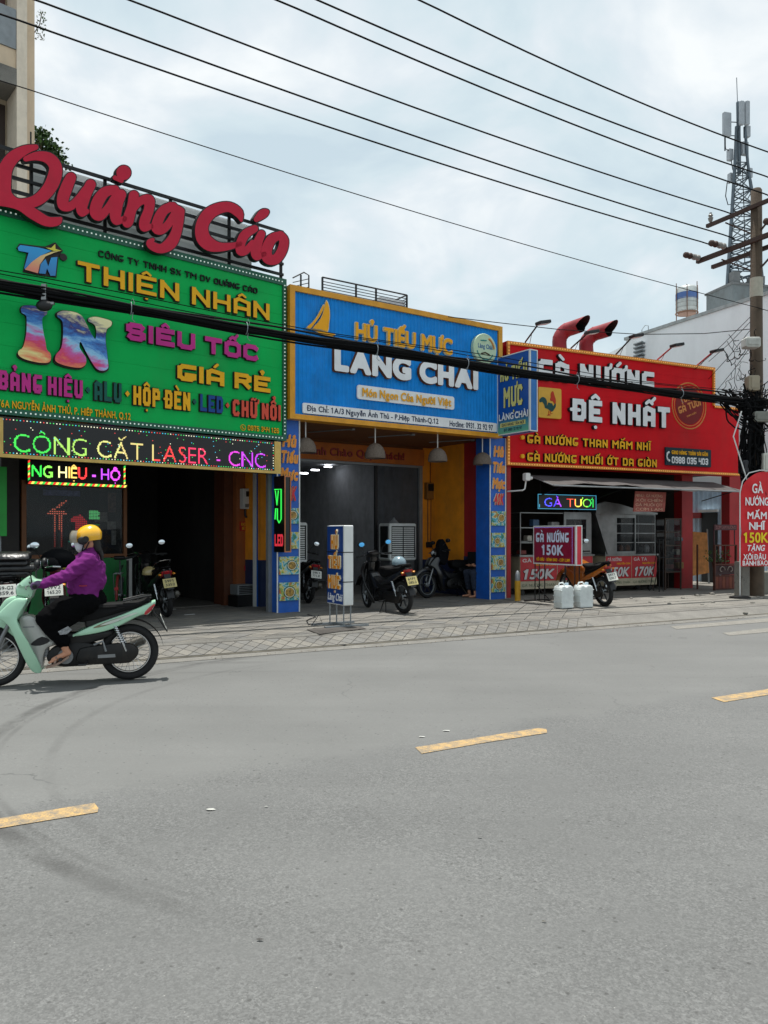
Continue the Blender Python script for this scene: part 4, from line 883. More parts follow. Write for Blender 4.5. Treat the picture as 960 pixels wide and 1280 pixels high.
for P, k in (([(365,155),(395,220),(405,330),(395,430),(380,520),(300,495),(205,480),(270,410),(320,320),(345,220)], 0), ([(325,205),(335,230),(290,330),(240,400),(180,480),(135,465),(200,410),(260,330)], 0), ([(110,487),(240,505),(465,548),(430,580),(380,585),(300,555),(240,515)], 0)):
    A = np.array(P, float); c = A.mean(0); m.poly([px_shape(BF, yb-.05, P, 9.6, 370, 360, 2)], yb-.05, yb-.03, 0, 1); m.poly([px_shape(BF, yb-.03, [tuple(c+(p-c)*1.06) for p in A], 9.6, 370, 360, 2)], yb-.03, yb, 1, 1)
bs.part('sailing_boat_emblem', m, [F_o, M_cream])
xc_, zc_ = BF.ray(603.2, 437, yb); _, zq = BF.ray(603.2, 418, yb); rr_ = zq-zc_
em = MB(); em.lathe([(rr_, 0), (rr_, -.07), (rr_*.97, -.08)], (xc_, yb, zc_), 'y', 32); rd = bs.part('round_emblem', em, mat('pale_green_disc', 'b9cfae', .45, var=.12))
class _S:                                               # small helper: write() onto a sub-part
    def __init__(s, t, p): s.t, s.p = t, p
    def part(s, *a, **k): k['parent'] = s.p; return s.t.part(*a, **k)
q = _S(bs, rd)
write(q, 'Làng Chài', (xc_-rr_*.62, xc_+rr_*.62, zc_+rr_*.02, zc_+rr_*.3), yb-.081, face('emblem_print_blue', '2a5f9a'), .003, d=.03, each=False, name='emblem_lettering')
m = MB()
m.tube([(xc_+rr_*.75*math.cos(a), yb-.083, zc_+rr_*.75*math.sin(a)) for a in np.arange(.1, 1.3, .12)], .02, 5, 0); m.tube([(xc_+rr_*.72*math.cos(a), yb-.083, zc_+rr_*.72*math.sin(a)) for a in np.arange(3.4, 6.0, .2)], .012, 5, 1)
m.tube([(xc_-rr_*.35, yb-.083, zc_-rr_*.35), (xc_, yb-.083, zc_-rr_*.25), (xc_+rr_*.35, yb-.083, zc_-rr_*.35)], .014, 5, 2); m.tube([(xc_-rr_*.4, yb-.083, zc_+rr_*.5), (xc_+rr_*.1, yb-.083, zc_+rr_*.55)], .012, 5, 1); q.part('emblem_marks', m, [face('emblem_tan', 'c98a4a'), face('emblem_teal', '3b8a8a'), face('emblem_brown', '4a3a2a')])
# ---- red signboard
YR = -.14; rt = Thing('signboard', 'red signboard of the grilled chicken shop with an amber bulb border', 'signboard', RF, (3.4, 0, 2.87))
Rz = 2.87; Rt = zz(RF, 634, 426, YR); a0, a1, a2 = RF.xr(633.8, YR), RF.xr(893.4, YR), RF.xr(924.5, YR); Rm = zz(RF, 900, 507.5, YR)
M_rs = mat('red_sign_sheet', 'd40d1c', .6, var=.14, scale=1.5, dirt=.2, spec=.15)
m = MB(); nb = 8
for i in range(nb):
    z = Rz + (Rt-Rz)*i/nb; z2 = z + (Rt-Rz)/nb; m.box(a0, a1, YR+.02, .3, z+.003, z2)
m.box(a0, a1-.001, YR+.024, .29, Rz+.001, Rt-.001); m.box(a1, a2, YR+.021, .2, Rz, Rm); rt.part('board', m, M_rs)
M_amb = mat('amber_trim', 'd98a22', .4, dirt=.15)
m = MB()
for b in ((a0, a1, Rt-.07, Rt), (a0, a2, Rz, Rz+.06), (a0, a0+.06, Rz+.06, Rt-.07), (a1-.06, a1, Rm, Rt-.07), (a1, a2, Rm-.055, Rm)): m.box(b[0], b[1], YR-.02, YR+.019, b[2], b[3])
rt.part('border', m, M_amb)
m = MB(); M_ab = mat('amber_bulb', 'f0b860', .3, em='f0b060', es=.35)
def bulbs(p, q_, n):
    for i in range(n): x = p[0]+(q_[0]-p[0])*i/n; z = p[1]+(q_[1]-p[1])*i/n; m.box(x-.011, x+.011, YR-.032, YR-.02, z-.008, z+.008)
bulbs((a0+.03, Rt-.035), (a1-.03, Rt-.035), 90); bulbs((a0+.03, Rz+.03), (a2, Rz+.03), 105); bulbs((a0+.03, Rz+.06), (a0+.03, Rt), 38); bulbs((a1-.03, Rm), (a1-.03, Rt), 15); bulbs((a1, Rm-.03), (a2, Rm-.03), 12)
rt.part('border_bulbs', m, M_ab, kind='stuff')
yr = YR+.02
def rrow(s, u0, vt, vb, u1, f, **k): write(rt, s, rect(RF, yr, u0, vt, vb, u1), yr, [f, M_blk], k.pop('dep', .07), **k)
rrow('GÀ NƯỚNG', 670.5, 449, 474.5, 815, F_w, font='block', hw=.125, wd=.46, gap=.14, space=.42, back=M_blk, bd=.03)
rrow('ĐỆ NHẤT', 713, 498.5, 526, 834.5, F_w, font='block', hw=.125, wd=.46, gap=.14, space=.42, back=M_blk, bd=.03)
rrow('GÀ NƯỚNG THAN MẮM NHĨ', 657.5, 543.5, 554, 811, F_y, font='block', hw=.10, wd=.5, gap=.16, dep=.05, back=M_blk, bd=.045)
rrow('GÀ NƯỚNG MUỐI ỚT DA GIÒN', 657.5, 566, 576.3, 819, F_y, font='block', hw=.10, wd=.5, gap=.16, dep=.05, back=M_blk, bd=.045)
for v in (547, 570.5):
    x, z = RF.ray(652, v, yr); m = MB(); m.lathe([(.045, 0), (.045, -.05)], (x, yr, z), 'y', 12); rt.part('letter', m, F_y)
pill(671, 699.5, 484, 522, 'rooster_plate', mat('yellow_plate', 'd9a52c', .45, var=.1), .06, rt, RF, yr, .12)
ky = yr-.061
m = MB()
for P, k in (([(665,640),(688,616),(715,625),(728,655),(726,690),(738,660),(755,665),(770,668),(778,690),(795,660),(798,690),(785,715),(765,735),(735,712),(712,705),(705,680),(690,655),(672,660)], 0),
    ([(765,575),(775,570),(782,585),(785,600),(795,630),(797,660),(788,672),(775,650),(765,648),(752,640),(758,615),(757,595)], 1), ([(740,728),(745,728),(745,755),(760,762),(728,764),(740,752)], 1), ([(752,728),(757,728),(758,748),(775,745),(758,754)], 1)):
    m.poly([px_shape(RF, ky, P, 6.4, 570, 400, 2)], ky-.004*(k+1), ky, k)
rt.part('rooster', m, [face('rooster_teal', '1c4a4a'), face('rooster_red', 'b8321e')])
cx_, cz_ = RF.ray(861.5, 507.5, yr); _, zt_ = RF.ray(861.5, 478.5, yr); rv = zt_-cz_; F_st = face('tan_stamp_print', 'd58a4a')
m = MB()
for r_, w_ in ((.985, .016), (.86, .010)): m.torus((cx_, yr-.002, cz_), rv*r_, w_, n=44, m=4)
rt.part('stamp_ring', m, F_st); M_dr = face('dark_red_stamp', '7d1418')
m = MB(); m.lathe([(rv*.8, 0), (rv*.8, -.004)], (cx_, yr, cz_), 'y', 36); rt.part('stamp_disc', m, M_dr)
for s_, dz, hh, ww in (('100%', .22, .26, .42), ('GÀ TƯƠI', -.16, .30, .68), ('CAM KẾT', -.42, .07, .3)):
    xo, zo = cx_ - math.sin(R(20))*(dz+hh/2)*rv, cz_ + math.cos(R(20))*(dz+hh/2)*rv
    write(rt, s_, (xo-ww*rv, xo+ww*rv, zo-hh*rv/2, zo+hh*rv/2), yr-.004, F_st, .006, font='block', hw=.11, rot=R(20), each=False, name='stamp_lettering')
pill(830.5, 887.2, 559, 581.3, 'phone_plate', face('dark_teal_plate', '0f2c38'), .04, rt, RF, yr, .04); py = yr-.041
write(rt, 'GIAO HÀNG TOÀN SÀI GÒN', rect(RF, py, 839.5, 563, 567.6, 884.5), py, F_y, .01, font='block', hw=.10, each=False, name='delivery_lettering')
write(rt, '0988 035 403', rect(RF, py, 839.5, 570.5, 579, 884.8), py, F_w, .01, font='block', hw=.10, each=False, name='phone_number')
x, z = RF.ray(834.8, 570.5, py); m = MB(); m.tube([(x+.03,py-.005,z+.10),(x-.02,py-.005,z+.07),(x-.035,py-.005,z),(x-.015,py-.005,z-.07),(x+.04,py-.005,z-.1)], [.028,.02,.016,.02,.03], 6); rt.part('handset_symbol', m, F_w)
# ================================================================== HANGING AND STANDING SIGNS
PF = Frame(2.285, 15.45, -56.3); pz0, pz1, PL = 3.43, 5.0, .91
ps = Thing('projecting_sign', 'blue double sided box sign projecting over the pavement between the blue and red boards', 'sign', PF, (PL/2, 0, pz0))
M_pprint = gradmat('projecting_sign_print', '5fae8e', '1a4f9e', .2, .16)
m = MB(); m.box(0, PL, 0, .2, pz0, pz1); ps.part('box', m, mat('blue_box_side', '1b6fb8', .45, dirt=.1))
m = MB(); m.box(.02, PL-.02, -.006, -.001, pz0+.02, pz1-.02); ps.part('face_print', m, M_pprint)
m = MB()
for a in ((0, PL, pz0, pz0+.02), (0, PL, pz1-.02, pz1), (0, .02, pz0+.02, pz1-.02), (PL-.02, PL, pz0+.02, pz1-.02)): m.box(a[0], a[1], -.012, -.001, a[2], a[3])
for a in ((.0, .02, pz0, pz1), (.18, .2, pz0, pz1)): m.box(PL+.001, PL+.01, a[0], a[1], a[2], a[3])
for z in (pz0, pz1-.02): m.box(PL+.001, PL+.01, .02, .18, z, z+.02)
ps.part('edge_trim', m, M_white); F_py = face('pale_yellow_print', 'd8cf7a'); sy = -.008
write(ps, 'HỦ TIẾU', (.10, .86, pz0+1.06, pz0+1.33), sy, [F_py, M_blk], .015, font='block', hw=.11, wd=.36, space=.3)
write(ps, 'MỰC', (.20, .74, pz0+.53, pz0+.93), sy, [F_py, M_blk], .015, font='block', hw=.11, wd=.45)
write(ps, 'LÀNG CHÀI', (.06, .88, pz0+.29, pz0+.41), sy, [F_w, M_blk], .012, d=.05, gap=.06, space=.25)
m = MB(); m.box(.09, .80, sy-.004, sy, pz0+.15, pz0+.235); ps.part('small_plate', m, F_py)
write(ps, 'GIAO HÀNG TẬN NƠI', (.13, .76, pz0+.165, pz0+.22), sy-.004, F_n, .003, d=.03, each=False, name='delivery_lettering')
write(ps, 'ĐT: 0931 32 92 97', (.20, .70, pz0+.06, pz0+.115), sy, F_n, .003, d=.03, each=False, name='phone_lettering')
# pavement box sign of the noodle shop
ZF = Frame(-.836, 11.3, -59); SL, s0, s1 = .53, .44, 1.58
ss = Thing('pavement_sign', 'narrow light box sign with a blue face on steel legs in the pavement centre', 'sign', ZF, (SL/2, .06, GZ))
m = MB(); m.bbox(0, SL, 0, .15, s0, s1, .012); ss.part('light_box', m, M_white)
m = MB(); m.box(.015, SL-.03, -.006, -.001, s0+.015, s1-.015); ss.part('face_print', m, mat('navy_vinyl', '173f86', .4))
m = MB()
for x in (.05, SL-.05):
    for y in (.02, .13): m = MB(); m.tube([(x, y, GZ+.02), (x, y, s0)], .011, 6); ss.part('leg', m, M_galv)
m = MB()
for x in (.05, SL-.05): m.box(x-.02, x+.02, -.28, .42, GZ, GZ+.03)
m.box(.07, SL-.07, .06, .09, GZ, GZ+.03); ss.part('base_bars', m, M_galv)
m = MB()
for z in (s0+.33, s0+.75): m.box(-.003, SL+.004, -.009, .153, z, z+.012)
ss.part('strap', m, M_blk)
for s_, za, zb_, x0, x1 in (('HỦ', 1.24, 1.44, .16, .38), ('TIẾU', .96, 1.14, .07, .45), ('MỰC', .67, .86, .07, .45)): write(ss, s_, (x0, x1, za, zb_), -.006, [M_olet, M_cream], .02, font='block', hw=.12, wd=.42, back=M_cream, bd=.03)
write(ss, 'Làng Chài', (.04, .48, .50, .60), -.006, F_w, .006, d=.01, shear=.2)
m = MB(); m.tube([(.1,-.3,GZ+.01),(.13,-.2,GZ+.16),(.16,-.16,GZ+.04),(.0,-.3,GZ+.012),(-.5,-.1,GZ+.012),(-.9,.25,GZ+.012),(-1.3,.3,GZ+.012)], .007, 5); single('power_cable', m, M_blk, ZF, 'black cable trailing over the tiles from the small blue pavement sign', 'cable', smooth=True)
# grill stand sign
KF = Frame(2.961, 15.2, -60); KL, k0, k1 = 1.17, .87, 1.62
ks = Thing('pavement_sign', 'crimson light box sign reading GÀ NƯỚNG 150K on thin black legs by two jugs', 'sign', KF, (KL/2, .06, GZ))
m = MB(); m.box(0, KL, 0, .15, k0, k1); ks.part('light_box', m, mat('bright_red_box', 'd3253a', .4))
m = MB()
for a in ((0, KL, k0, k0+.025), (0, KL, k1-.025, k1), (0, .02, k0+.025, k1-.025), (KL-.02, KL, k0+.025, k1-.025)): m.box(a[0], a[1], -.01, -.001, a[2], a[3])
for y in (0, .13): m.box(KL+.001, KL+.01, y, y+.02, k0, k1)
for z in (k0, k1-.02): m.box(KL+.001, KL+.01, .02, .13, z, z+.02)
ks.part('edge_trim', m, M_white); m = MB(); m.box(.02, KL-.02, -.006, -.001, k0+.025, k1-.025); ks.part('face_print', m, mat('crimson_vinyl', '8e1638', .4))
write(ks, 'GÀ NƯỚNG', (.09, 1.0, k0+.43, k0+.61), -.007, [face('lilac_white_letter', 'd8ddf4'), M_side], .012, font='block', hw=.11, wd=.44)
write(ks, '150K', (.25, .86, k0+.19, k0+.37), -.007, [MATS['lilac_white_letter'], M_side], .012, d=.05)
write(ks, 'XÔI ĐẬU - BÁNH BAO - CƠM LAM', (.09, 1.02, k0+.065, k0+.125), -.007, F_y, .004, font='block', hw=.10, each=False, name='menu_lettering')
m = MB(); 
for i in range(60):
    x = .04 + i*.0178; m.box(x, x+.005, -.012, -.007, k1-.04, k1-.034); 
for i in range(38): z = k0+.04+i*.0178; m.box(KL-.09, KL-.085, -.012, -.007, z, z+.006)
ks.part('edge_diodes', m, led('8a9aff', .8), kind='stuff')
m = MB()
for x in (.02, .30, .86, 1.12):
    for y in ((.02,) if x in (.30, .86) else (.02, .13)): m.tube([(x, y, GZ), (x, y, k0)], .011, 6)
m.bar((.02,-.25,GZ+.02), (.02,.45,GZ+.02), .025); m.bar((1.12,-.25,GZ+.02), (1.12,.45,GZ+.02), .025); m.bar((.02,.08,GZ+.03), (1.12,.08,GZ+.03), .02); m.bar((.02,.08,GZ+.3), (-.0,.4,GZ+.02), .015); m.bar((1.12,.08,GZ+.35), (1.12,-.22,GZ+.03), .015)
ks.part('legs', m, M_blk)
# LED sign GA TUOI
x0, x1, z0, z1 = rect(RF, -.02, 673, 617.3, 636, 746)
lt = Thing('led_sign', 'small LED sign with rainbow letters GÀ TƯƠI hanging under the awning', 'LED sign', RF, ((x0+x1)/2, 0, z0))
m = MB(); m.box(x0, x1, 0, .08, z0, z1); lt.part('housing', m, MATS['led_screen_black'])
dots(lt, 'GÀ TƯƠI', (x0+.17, x1-.08, z0+.055, z0+.235), -.004, colrun(['4a50f0', '5040f0', 'a040f0', 'f03030', 'f06040', 'e8e050', '90e040', '30c850'], 1.3), .0125, .5, d=-.01, name='running_text')
m = MB()
for z in (z0, z1-.012): m.box(x0, x1, -.006, -.001, z, z+.010)
for x in (x0, x1-.012): m.box(x, x+.010, -.006, -.001, z0+.01, z1-.012)
m.box(x0+.03, x0+.05, -.006, -.002, z0+.03, z0+.10); lt.part('lit_border', m, led('50b8e0', .6))
m = MB()
for x in (x0+.1, x1-.1): m.tube([(x, .04, z1), (x, .04, z1+.25)], .005, 5)
lt.part('hanger', m, M_dk)
# vertical LED sign by the grey post
VF = Frame((342.5-480)/960*12.95, 12.95, -48); vz0, vz1 = zz(VF, 341, 690), zz(VF, 341, 596)
vl = Thing('vertical_led_sign', 'tall narrow LED sign with green neon loops in a copper frame beside the grey post', 'LED sign', VF, (.12, 0, vz0))
m = MB(); m.box(0, .30, 0, .13, vz0, vz1); vl.part('housing', m, MATS['led_screen_black'])
m = MB()
for y in (.0, .115): m.box(.301, .312, y, y+.018, vz0, vz1)
for z in (vz0, vz1-.02): m.box(.301, .312, .018, .115, z, z+.02)
vl.part('copper_frame', m, mat('copper_trim', 'b8744a', .35, .5))
m = MB(); zt = vz1-.22
m.tube([(.03,-.008,zt),(.22,-.008,zt),(.22,-.008,zt-.50),(.16,-.008,zt-.56),(.11,-.008,zt-.5),(.11,-.008,zt-.32),(.06,-.008,zt-.32),(.04,-.008,zt-.5)], .010, 5); m.tube([(.05,-.008,zt-.02),(.10,-.008,zt-.26),(.14,-.008,zt-.02)], .009, 5); vl.part('neon_loop', m, led('30e850', 1.0))
write(vl, 'LED', (.03, .27, vz0+.10, vz0+.30), -.002, led('e83848', .55), .006, font='block', hw=.1, each=False, name='neon_text')
# ================================================================== PRINT SHOP DETAILS
def box_thing(name, lab, cat, fr, yl, u0, v0, v1, u1, dep, mt, trim=None):
    x0, x1, z0, z1 = rect(fr, yl, u0, v0, v1, u1); t = Thing(name, lab, cat, fr, ((x0+x1)/2, yl, z0)); m = MB(); m.bbox(x0, x1, yl, yl+dep, z0, z1, .008); t.part('casing', m, mt); return t, x0, x1, z0, z1
my = PY-.13; t, x0, x1, z0, z1 = box_thing('electric_meter', 'white electricity meter box on the rust brown dividing wall', 'meter', GF, my, 304, 610.5, 636, 319, .125, M_white)
m = MB(); m.box(x0+.06, x1-.05, my-.01, my-.001, z1-.15, z1-.05); t.part('display', m, M_blk); m = MB(); m.box(x0+.04, x1-.04, my-.01, my-.001, z0+.03, z0+.09); t.part('terminal_cover', m, M_galv)
m = MB(); m.tube([(x0+.07,my+.05,z0),(x0+.07,my+.05,z0-.12),(x0+.09,my+.03,z0-.16)], .02, 6); t.part('cable_gland', m, M_blk)
for (u0, v0, v1, u1, lab) in ((299.5, 652, 663.5, 319, 'red sticker sheet with yellow writing on the dividing wall below the meter'), (305, 707, 713.5, 317.5, 'small red and white sticker low on the rust brown wall')):
    x0, x1, z0, z1 = rect(GF, PY-.004, u0, v0, v1, u1); t = Thing('sticker', lab, 'sticker', GF, ((x0+x1)/2, PY, z0)); m = MB(); m.box(x0, x1, PY-.006, PY-.001, z0, z1); t.part('sheet', m, mat('red_sticker', 'b02222', .5))
    zc = (z0+z1)/2; write(t, 'KHOAN CẮT' if u0 < 300 else 'BÊ TÔNG', (x0+.03, x1-.03, zc+.01, z1-.02), PY-.007, face('sticker_yellow', 'd8b030'), .002, d=.03, each=False, name='sticker_lettering')
    if u0 < 300: write(t, 'BÊ TÔNG', (x0+.05, x1-.05, z0+.02, zc-.015), PY-.007, face('sticker_yellow', 'd8b030'), .002, d=.03, each=False, name='sticker_lettering')
yb_ = PY-.35; x0, x1 = GF.xr(297, yb_), GF.xr(322, yb_); t = Thing('step_box', 'black step with a grey vent box on top against the dividing wall', 'step', GF, ((x0+x1)/2, yb_, GZ))
m = MB(); m.box(x0, x1, yb_, PY-.01, GZ+.002, GZ+.2); t.part('step', m, M_blk); m = MB(); m.bbox(x0+.03, x1-.03, yb_+.05, PY-.02, GZ+.21, GZ+.4, .01); t.part('vent_box', m, M_galv)
m = MB(); [m.box(x0+.06, x1-.06, yb_+.035, yb_+.05, GZ+.24+i*.03, GZ+.255+i*.03) for i in range(5)]; t.part('louvres', m, M_dk)
for (u, v, lab) in ((283, 753, 'left one of a pair of pale worn shoes on the floor by the shaded side of the wall'), (289, 752.5, 'right one of a pair of pale worn shoes on the floor by the shaded side of the wall')):
    x, y = GF.gnd(u, v); t = Thing('shoe', lab, 'shoe', GF, (x, y, GZ), 'pair of shoes by the wall'); m = MB(); m.ball((x, y, GZ+.035), (.05, .12, .035), 10); m.ball((x, y+.05, GZ+.06), (.045, .06, .04), 10); t.part('upper', m, mat('worn_canvas', 'b7b2a4', .8, dirt=.4), smooth=True); m = MB(); m.box(x-.05, x+.05, y-.12, y+.12, GZ, GZ+.018); t.part('sole', m, M_blk)
y_ = 1.3; x0, x1, z0, z1 = rect(GF, y_, 320.3, 595, 752, 325.3); t = Thing('narrow_signpost', 'slim blue and white post between the rust wall and the grey pole', 'post', GF, ((x0+x1)/2, y_, GZ)); m = MB(); m.box(x0, x1-.025, y_, y_+.1, GZ, 3.0); t.part('post', m, M_navy); m = MB(); m.box(x1-.023, x1, y_-.01, y_+.1, GZ, 3.0); m.box(x0-.012, x0-.002, y_-.01, y_+.1, GZ, 3.0); t.part('edge_trim', m, M_white)
y_ = 1.2; x0, x1 = GF.xr(326, y_), GF.xr(345, y_); t = Thing('boundary_wall', 'narrow orange and dark blue wall end between the two left shops', 'wall', GF, ((x0+x1)/2, y_, GZ)); m = MB(); m.box(x0, x1, y_, y_+.8, GZ+.85, 3.0); t.part('upper_wall', m, M_bwall); m = MB(); m.box(x0-.001, x1, y_-.01, y_+.8, GZ, GZ+.85); t.part('dado', m, MATS['dark_blue_dado'])
x, y = GF.gnd(337.5, 765); m = MB(); m.box(x-.05, x+.05, y-.03, y+.05, GZ, 3.02); single('steel_post', m, M_galv, GF, 'square grey steel post holding up the right end of the LED ticker', 'post')
x, y = GF.gnd(237, 768.5); m = MB(); m.box(x-.09, x+.09, y-.02, y+.02, GZ+.004, GZ+.008); single('paper_scrap', m, M_white, GF, 'small white strip of paper on the shaded tiles before the open bay', 'paper scrap')
x, y = GF.gnd(216, 762); m = MB(); m.box(x-.05, x+.05, y-.02, y+.02, GZ+.004, GZ+.008); single('paper_scrap', m, M_white, GF, 'tiny white scrap right of the parked motorcycle rear wheel', 'paper scrap')
# blue plastic chair in the bay
def chair(fr, x, y, rz, lab, c='2c4f9a'):
    F_ = fr.sub(x, y, rz, GZ+.012); t = Thing('plastic_chair', lab, 'chair', F_); mt = mat('plastic_'+c, c, .5)
    m = MB(); m.bbox(-.21, .21, -.2, .2, .41, .45, .015); t.part('seat', m, mt); m = MB(); m.bbox(-.2, .2, .18, .21, .5, .82, .015)
    for xx in (-.15, 0, .15): m.box(xx-.03, xx+.03, .185, .205, .45, .5)
    t.part('backrest', m, mt)
    for a in (-1, 1):
        for b in (-1, 1): m = MB(); m.bar((a*.18, b*.17, .41), (a*.22, b*.2, 0), .035); t.part('leg', m, mt)
    return t
x, y = GF.gnd(272, 741); chair(GF, x, y, 35, 'dark blue plastic chair standing inside the dim garage bay')
x, y = GF.gnd(236, 735); F_ = GF.sub(x, y, 20, GZ+.012); t = Thing('sewing_bench_machine', 'dusty pale workshop machine standing deep inside the dim bay', 'machine', F_); mt = mat('dusty_beige_enamel', '8f8a7c', .6, dirt=.5)
m = MB(); m.bbox(-.3, .3, -.2, .25, 0, .12, .02); t.part('base', m, mt); m = MB(); m.shell([(-.12,.12),(.15,.12),(.12,.5),(.28,.6),(.25,1.0),(.02,1.1),(-.2,1.02),(-.32,.75),(-.12,.6)], .16, .03, n=2); t.part('body', m, mt, smooth=True); m = MB(); m.lathe([(.09,-.02),(.09,.02)], (.1,-.18,.85), 'y', 14); m.box(-.2,-.05,-.19,-.165,.82,.92); t.part('dials', m, M_blk)
m = MB(); m.bbox(-.45, .45, 0, .4, .0, .5, .02); m.bbox(-.2, .45, .05, .35, .5, 1.05, .02); F2 = GF.sub(GF.gnd(262, 733)[0], GF.gnd(262, 733)[1], 0, GZ+.012); single('stacked_cartons', m, mat('faded_carton', '4f473c', .85, dirt=.4), F2, 'dim stack of cartons behind the blue chair in the bay', 'cartons')
# ================================================================== NOODLE SHOP DETAILS
for u, v0, v1, lab in ((382, 547, 566, 'leftmost of four woven dome lamps under the blue signboard'), (469, 554, 573, 'second from left of four woven dome lamps under the blue signboard'), (547, 560, 577, 'third from left of four woven dome lamps under the blue signboard'), (603, 565.5, 581, 'rightmost of four woven dome lamps, beside the right blue pillar')):
    yl = .10; x, zt = BF.ray(u, v0, yl); _, z0 = BF.ray(u, v1, yl); r_ = .185
    t = Thing('pendant_lamp', lab, 'lamp', BF, (x, yl, z0), 'woven dome lamps under the blue signboard'); m = MB(); m.tube([(x, yl, zt), (x, yl, 3.42)], .011, 6); t.part('cord', m, M_white)
    m = MB(); h = zt-z0; m.lathe([(r_*1.0, 0), (r_*1.02, h*.18), (r_*.95, h*.45), (r_*.78, h*.72), (r_*.45, h*.93), (.03, h)], (x, yl, z0), 'z', 20, cap=False); m.lathe([(r_*.97, .01), (r_*.9, h*.5), (.02, h*.96)], (x, yl, z0), 'z', 20, cap=False)
    t.part('lamp_shade', m, mat('woven_grey_rattan', '6e6258', .85, var=.45, scale=60, bump=.6, bscale=70), smooth=True); m = MB(); m.ball((x, yl, z0+h*.5), .04, 8); t.part('bulb', m, M_white)
for i, u in enumerate((425, 500, 575)):
    x, _ = BF.ray(u, 550, .7); F_ = BF; m = MB(); m.bar((x-.35, 1.3, 3.40), (x+.1, .5, 3.40), .022, .018); m.box(x+.1, x+.16, .42, .5, 3.38, 3.41)
    single('ceiling_batten', m, M_galv, BF, ['leftmost thin pale batten light on the brown soffit', 'middle thin pale batten light on the brown soffit', 'rightmost thin pale batten light on the brown soffit'][i], 'ceiling light')
def cooler(x, y, w, d, z0, z1, lab):
    t = Thing('air_cooler', lab, 'air cooler', BF, (x+w/2, y, GZ+.012)); m = MB(); m.bbox(x, x+w, y, y+d, z0, z1, .03); t.part('housing', m, mat('cooler_plastic', 'cfd3d1', .5, dirt=.3))
    m = MB(); n = 15
    for c in range(2):
        a = x+.06+c*(w-.1)/2; b = a+(w-.16)/2
        for i in range(n): zz_ = z0+.07+i*(z1-z0-.14)/n; m.box(a, b, y-.014, y-.002, zz_, zz_+(z1-z0-.14)/n*.55)
    t.part('louvres', m, MATS['cooler_plastic']); m = MB(); m.box(x+.05, x+w-.03, y-.003, y+.002, z0+.06, z1-.06); m.box(x-.003, x+.003, y+.06, y+d-.06, z0+.06, z1-.06); t.part('intake', m, M_dk)
    m = MB(); m.bbox(x+.03, x+w-.03, y+.03, y+d-.03, GZ+.08, z0, .02); t.part('water_tank', m, mat('cooler_tank_grey', '4c4f50', .6, dirt=.3))
    for a in (x+.08, x+w-.08): m = MB(); m.lathe([(.04,-.02),(.04,.02)], (a, y+.06, GZ+.052), 'y', 12); t.part('wheel', m, M_blk)
    m = MB(); m.lathe([(.11, 0), (.09, .04), (.03, .09), (.02, .13)], (x+w*.35, y+.2, z1), 'z', 14); t.part('top_cap', m, M_galv, smooth=True)
cy = 1.75; x0, x1, z0, z1 = rect(BF, cy, 487, 654, 701, 520.5); cooler(x0, cy, x1-x0, .42, z0, z1, 'big grey air cooler with louvres beside the orange wall')
x1 = BF.xr(384.5, cy); cooler(x1-.55, cy, .55, .42, z0, z1, 'grey air cooler mostly hidden behind the left blue pillar')
x0, x1, z0, z1 = rect(BF, BY-.12, 534, 603, 624, 545); t = Thing('electric_meter', 'small ochre meter box with pipes on the orange shop wall', 'meter', BF, (x0, BY, z0)); m = MB(); m.bbox(x0, x1, BY-.12, BY-.001, z0, z1, .008); t.part('casing', m, mat('ochre_box', '8a5a1c', .6, dirt=.3)); m = MB(); m.box(x0+.03, x1-.03, BY-.13, BY-.121, (z0+z1)/2, z1-.03); t.part('window', m, M_blk)
m = MB(); xm = (x0+x1)/2; m.tube([(xm-.04,BY-.03,z0),(xm-.04,BY-.03,1.25)], .008, 5); m.tube([(xm+.03,BY-.03,z1),(xm+.03,BY-.03,z1+.5),(xm+.2,BY-.03,z1+.6)], .008, 5); m.tube([(xm+.05,BY-.03,z0),(xm+.04,BY-.03,1.3)], .006, 5); m.bbox(xm-.08, xm+.06, BY-.06, BY-.01, 1.15, 1.28, .01); t.part('conduit', m, M_dk)
xr0 = xw-.07; m = MB()
F_ = Frame(*(BF.M @ Vector((xr0, .9, 0))).xy, 33.69-90)
m = MB(); m.box(-.05, .45, -.06, -.01, GZ+.55, GZ+.95); single('wall_cabinet', m, M_dk, F_, 'dark framed cabinet against the red side wall near the seated person', 'cabinet')
m = MB()
for i in range(3): m.box(-.02+i*.16, .10+i*.16, -.235, -.222, GZ+.5, GZ+.9)
# table deep inside, seen through the glass
for k, (a, b) in enumerate(((.9, 4.2), (2.0, 5.4), (.6, 6.6))):
    t = Thing('dining_table', ['nearest steel dining table inside the dark noodle shop', 'middle steel dining table inside the dark noodle shop', 'farthest steel dining table inside the dark noodle shop'][k], 'table', BF, (a, b, GZ+.012)); m = MB(); m.box(a-.5, a+.5, b-.3, b+.3, GZ+.74, GZ+.77); t.part('top', m, M_steel)
    for i in (-1, 1):
        for j in (-1, 1): m = MB(); m.box(a+i*.46-.015, a+i*.46+.015, b+j*.26-.015, b+j*.26+.015, GZ+.012, GZ+.74); t.part('leg', m, M_dk)
for i, (u, v) in enumerate(((379.5, 591.5), (394, 587.5), (410, 583.5))):
    p = BF.at(u, v, 18.0+i*1.2); m = MB(); m.box(p.x-.09, p.x+.09, p.y-.05, p.y+.05, p.z-.012, p.z+.012); single('tube_light', m, mat('lit_tube', 'ffffff', .3, em='f4f8ff', es=9), BF, ['leftmost small lit ceiling light inside the dark noodle shop', 'middle small lit ceiling light inside the dark noodle shop', 'rightmost small lit ceiling light inside the dark noodle shop'][i], 'ceiling light')
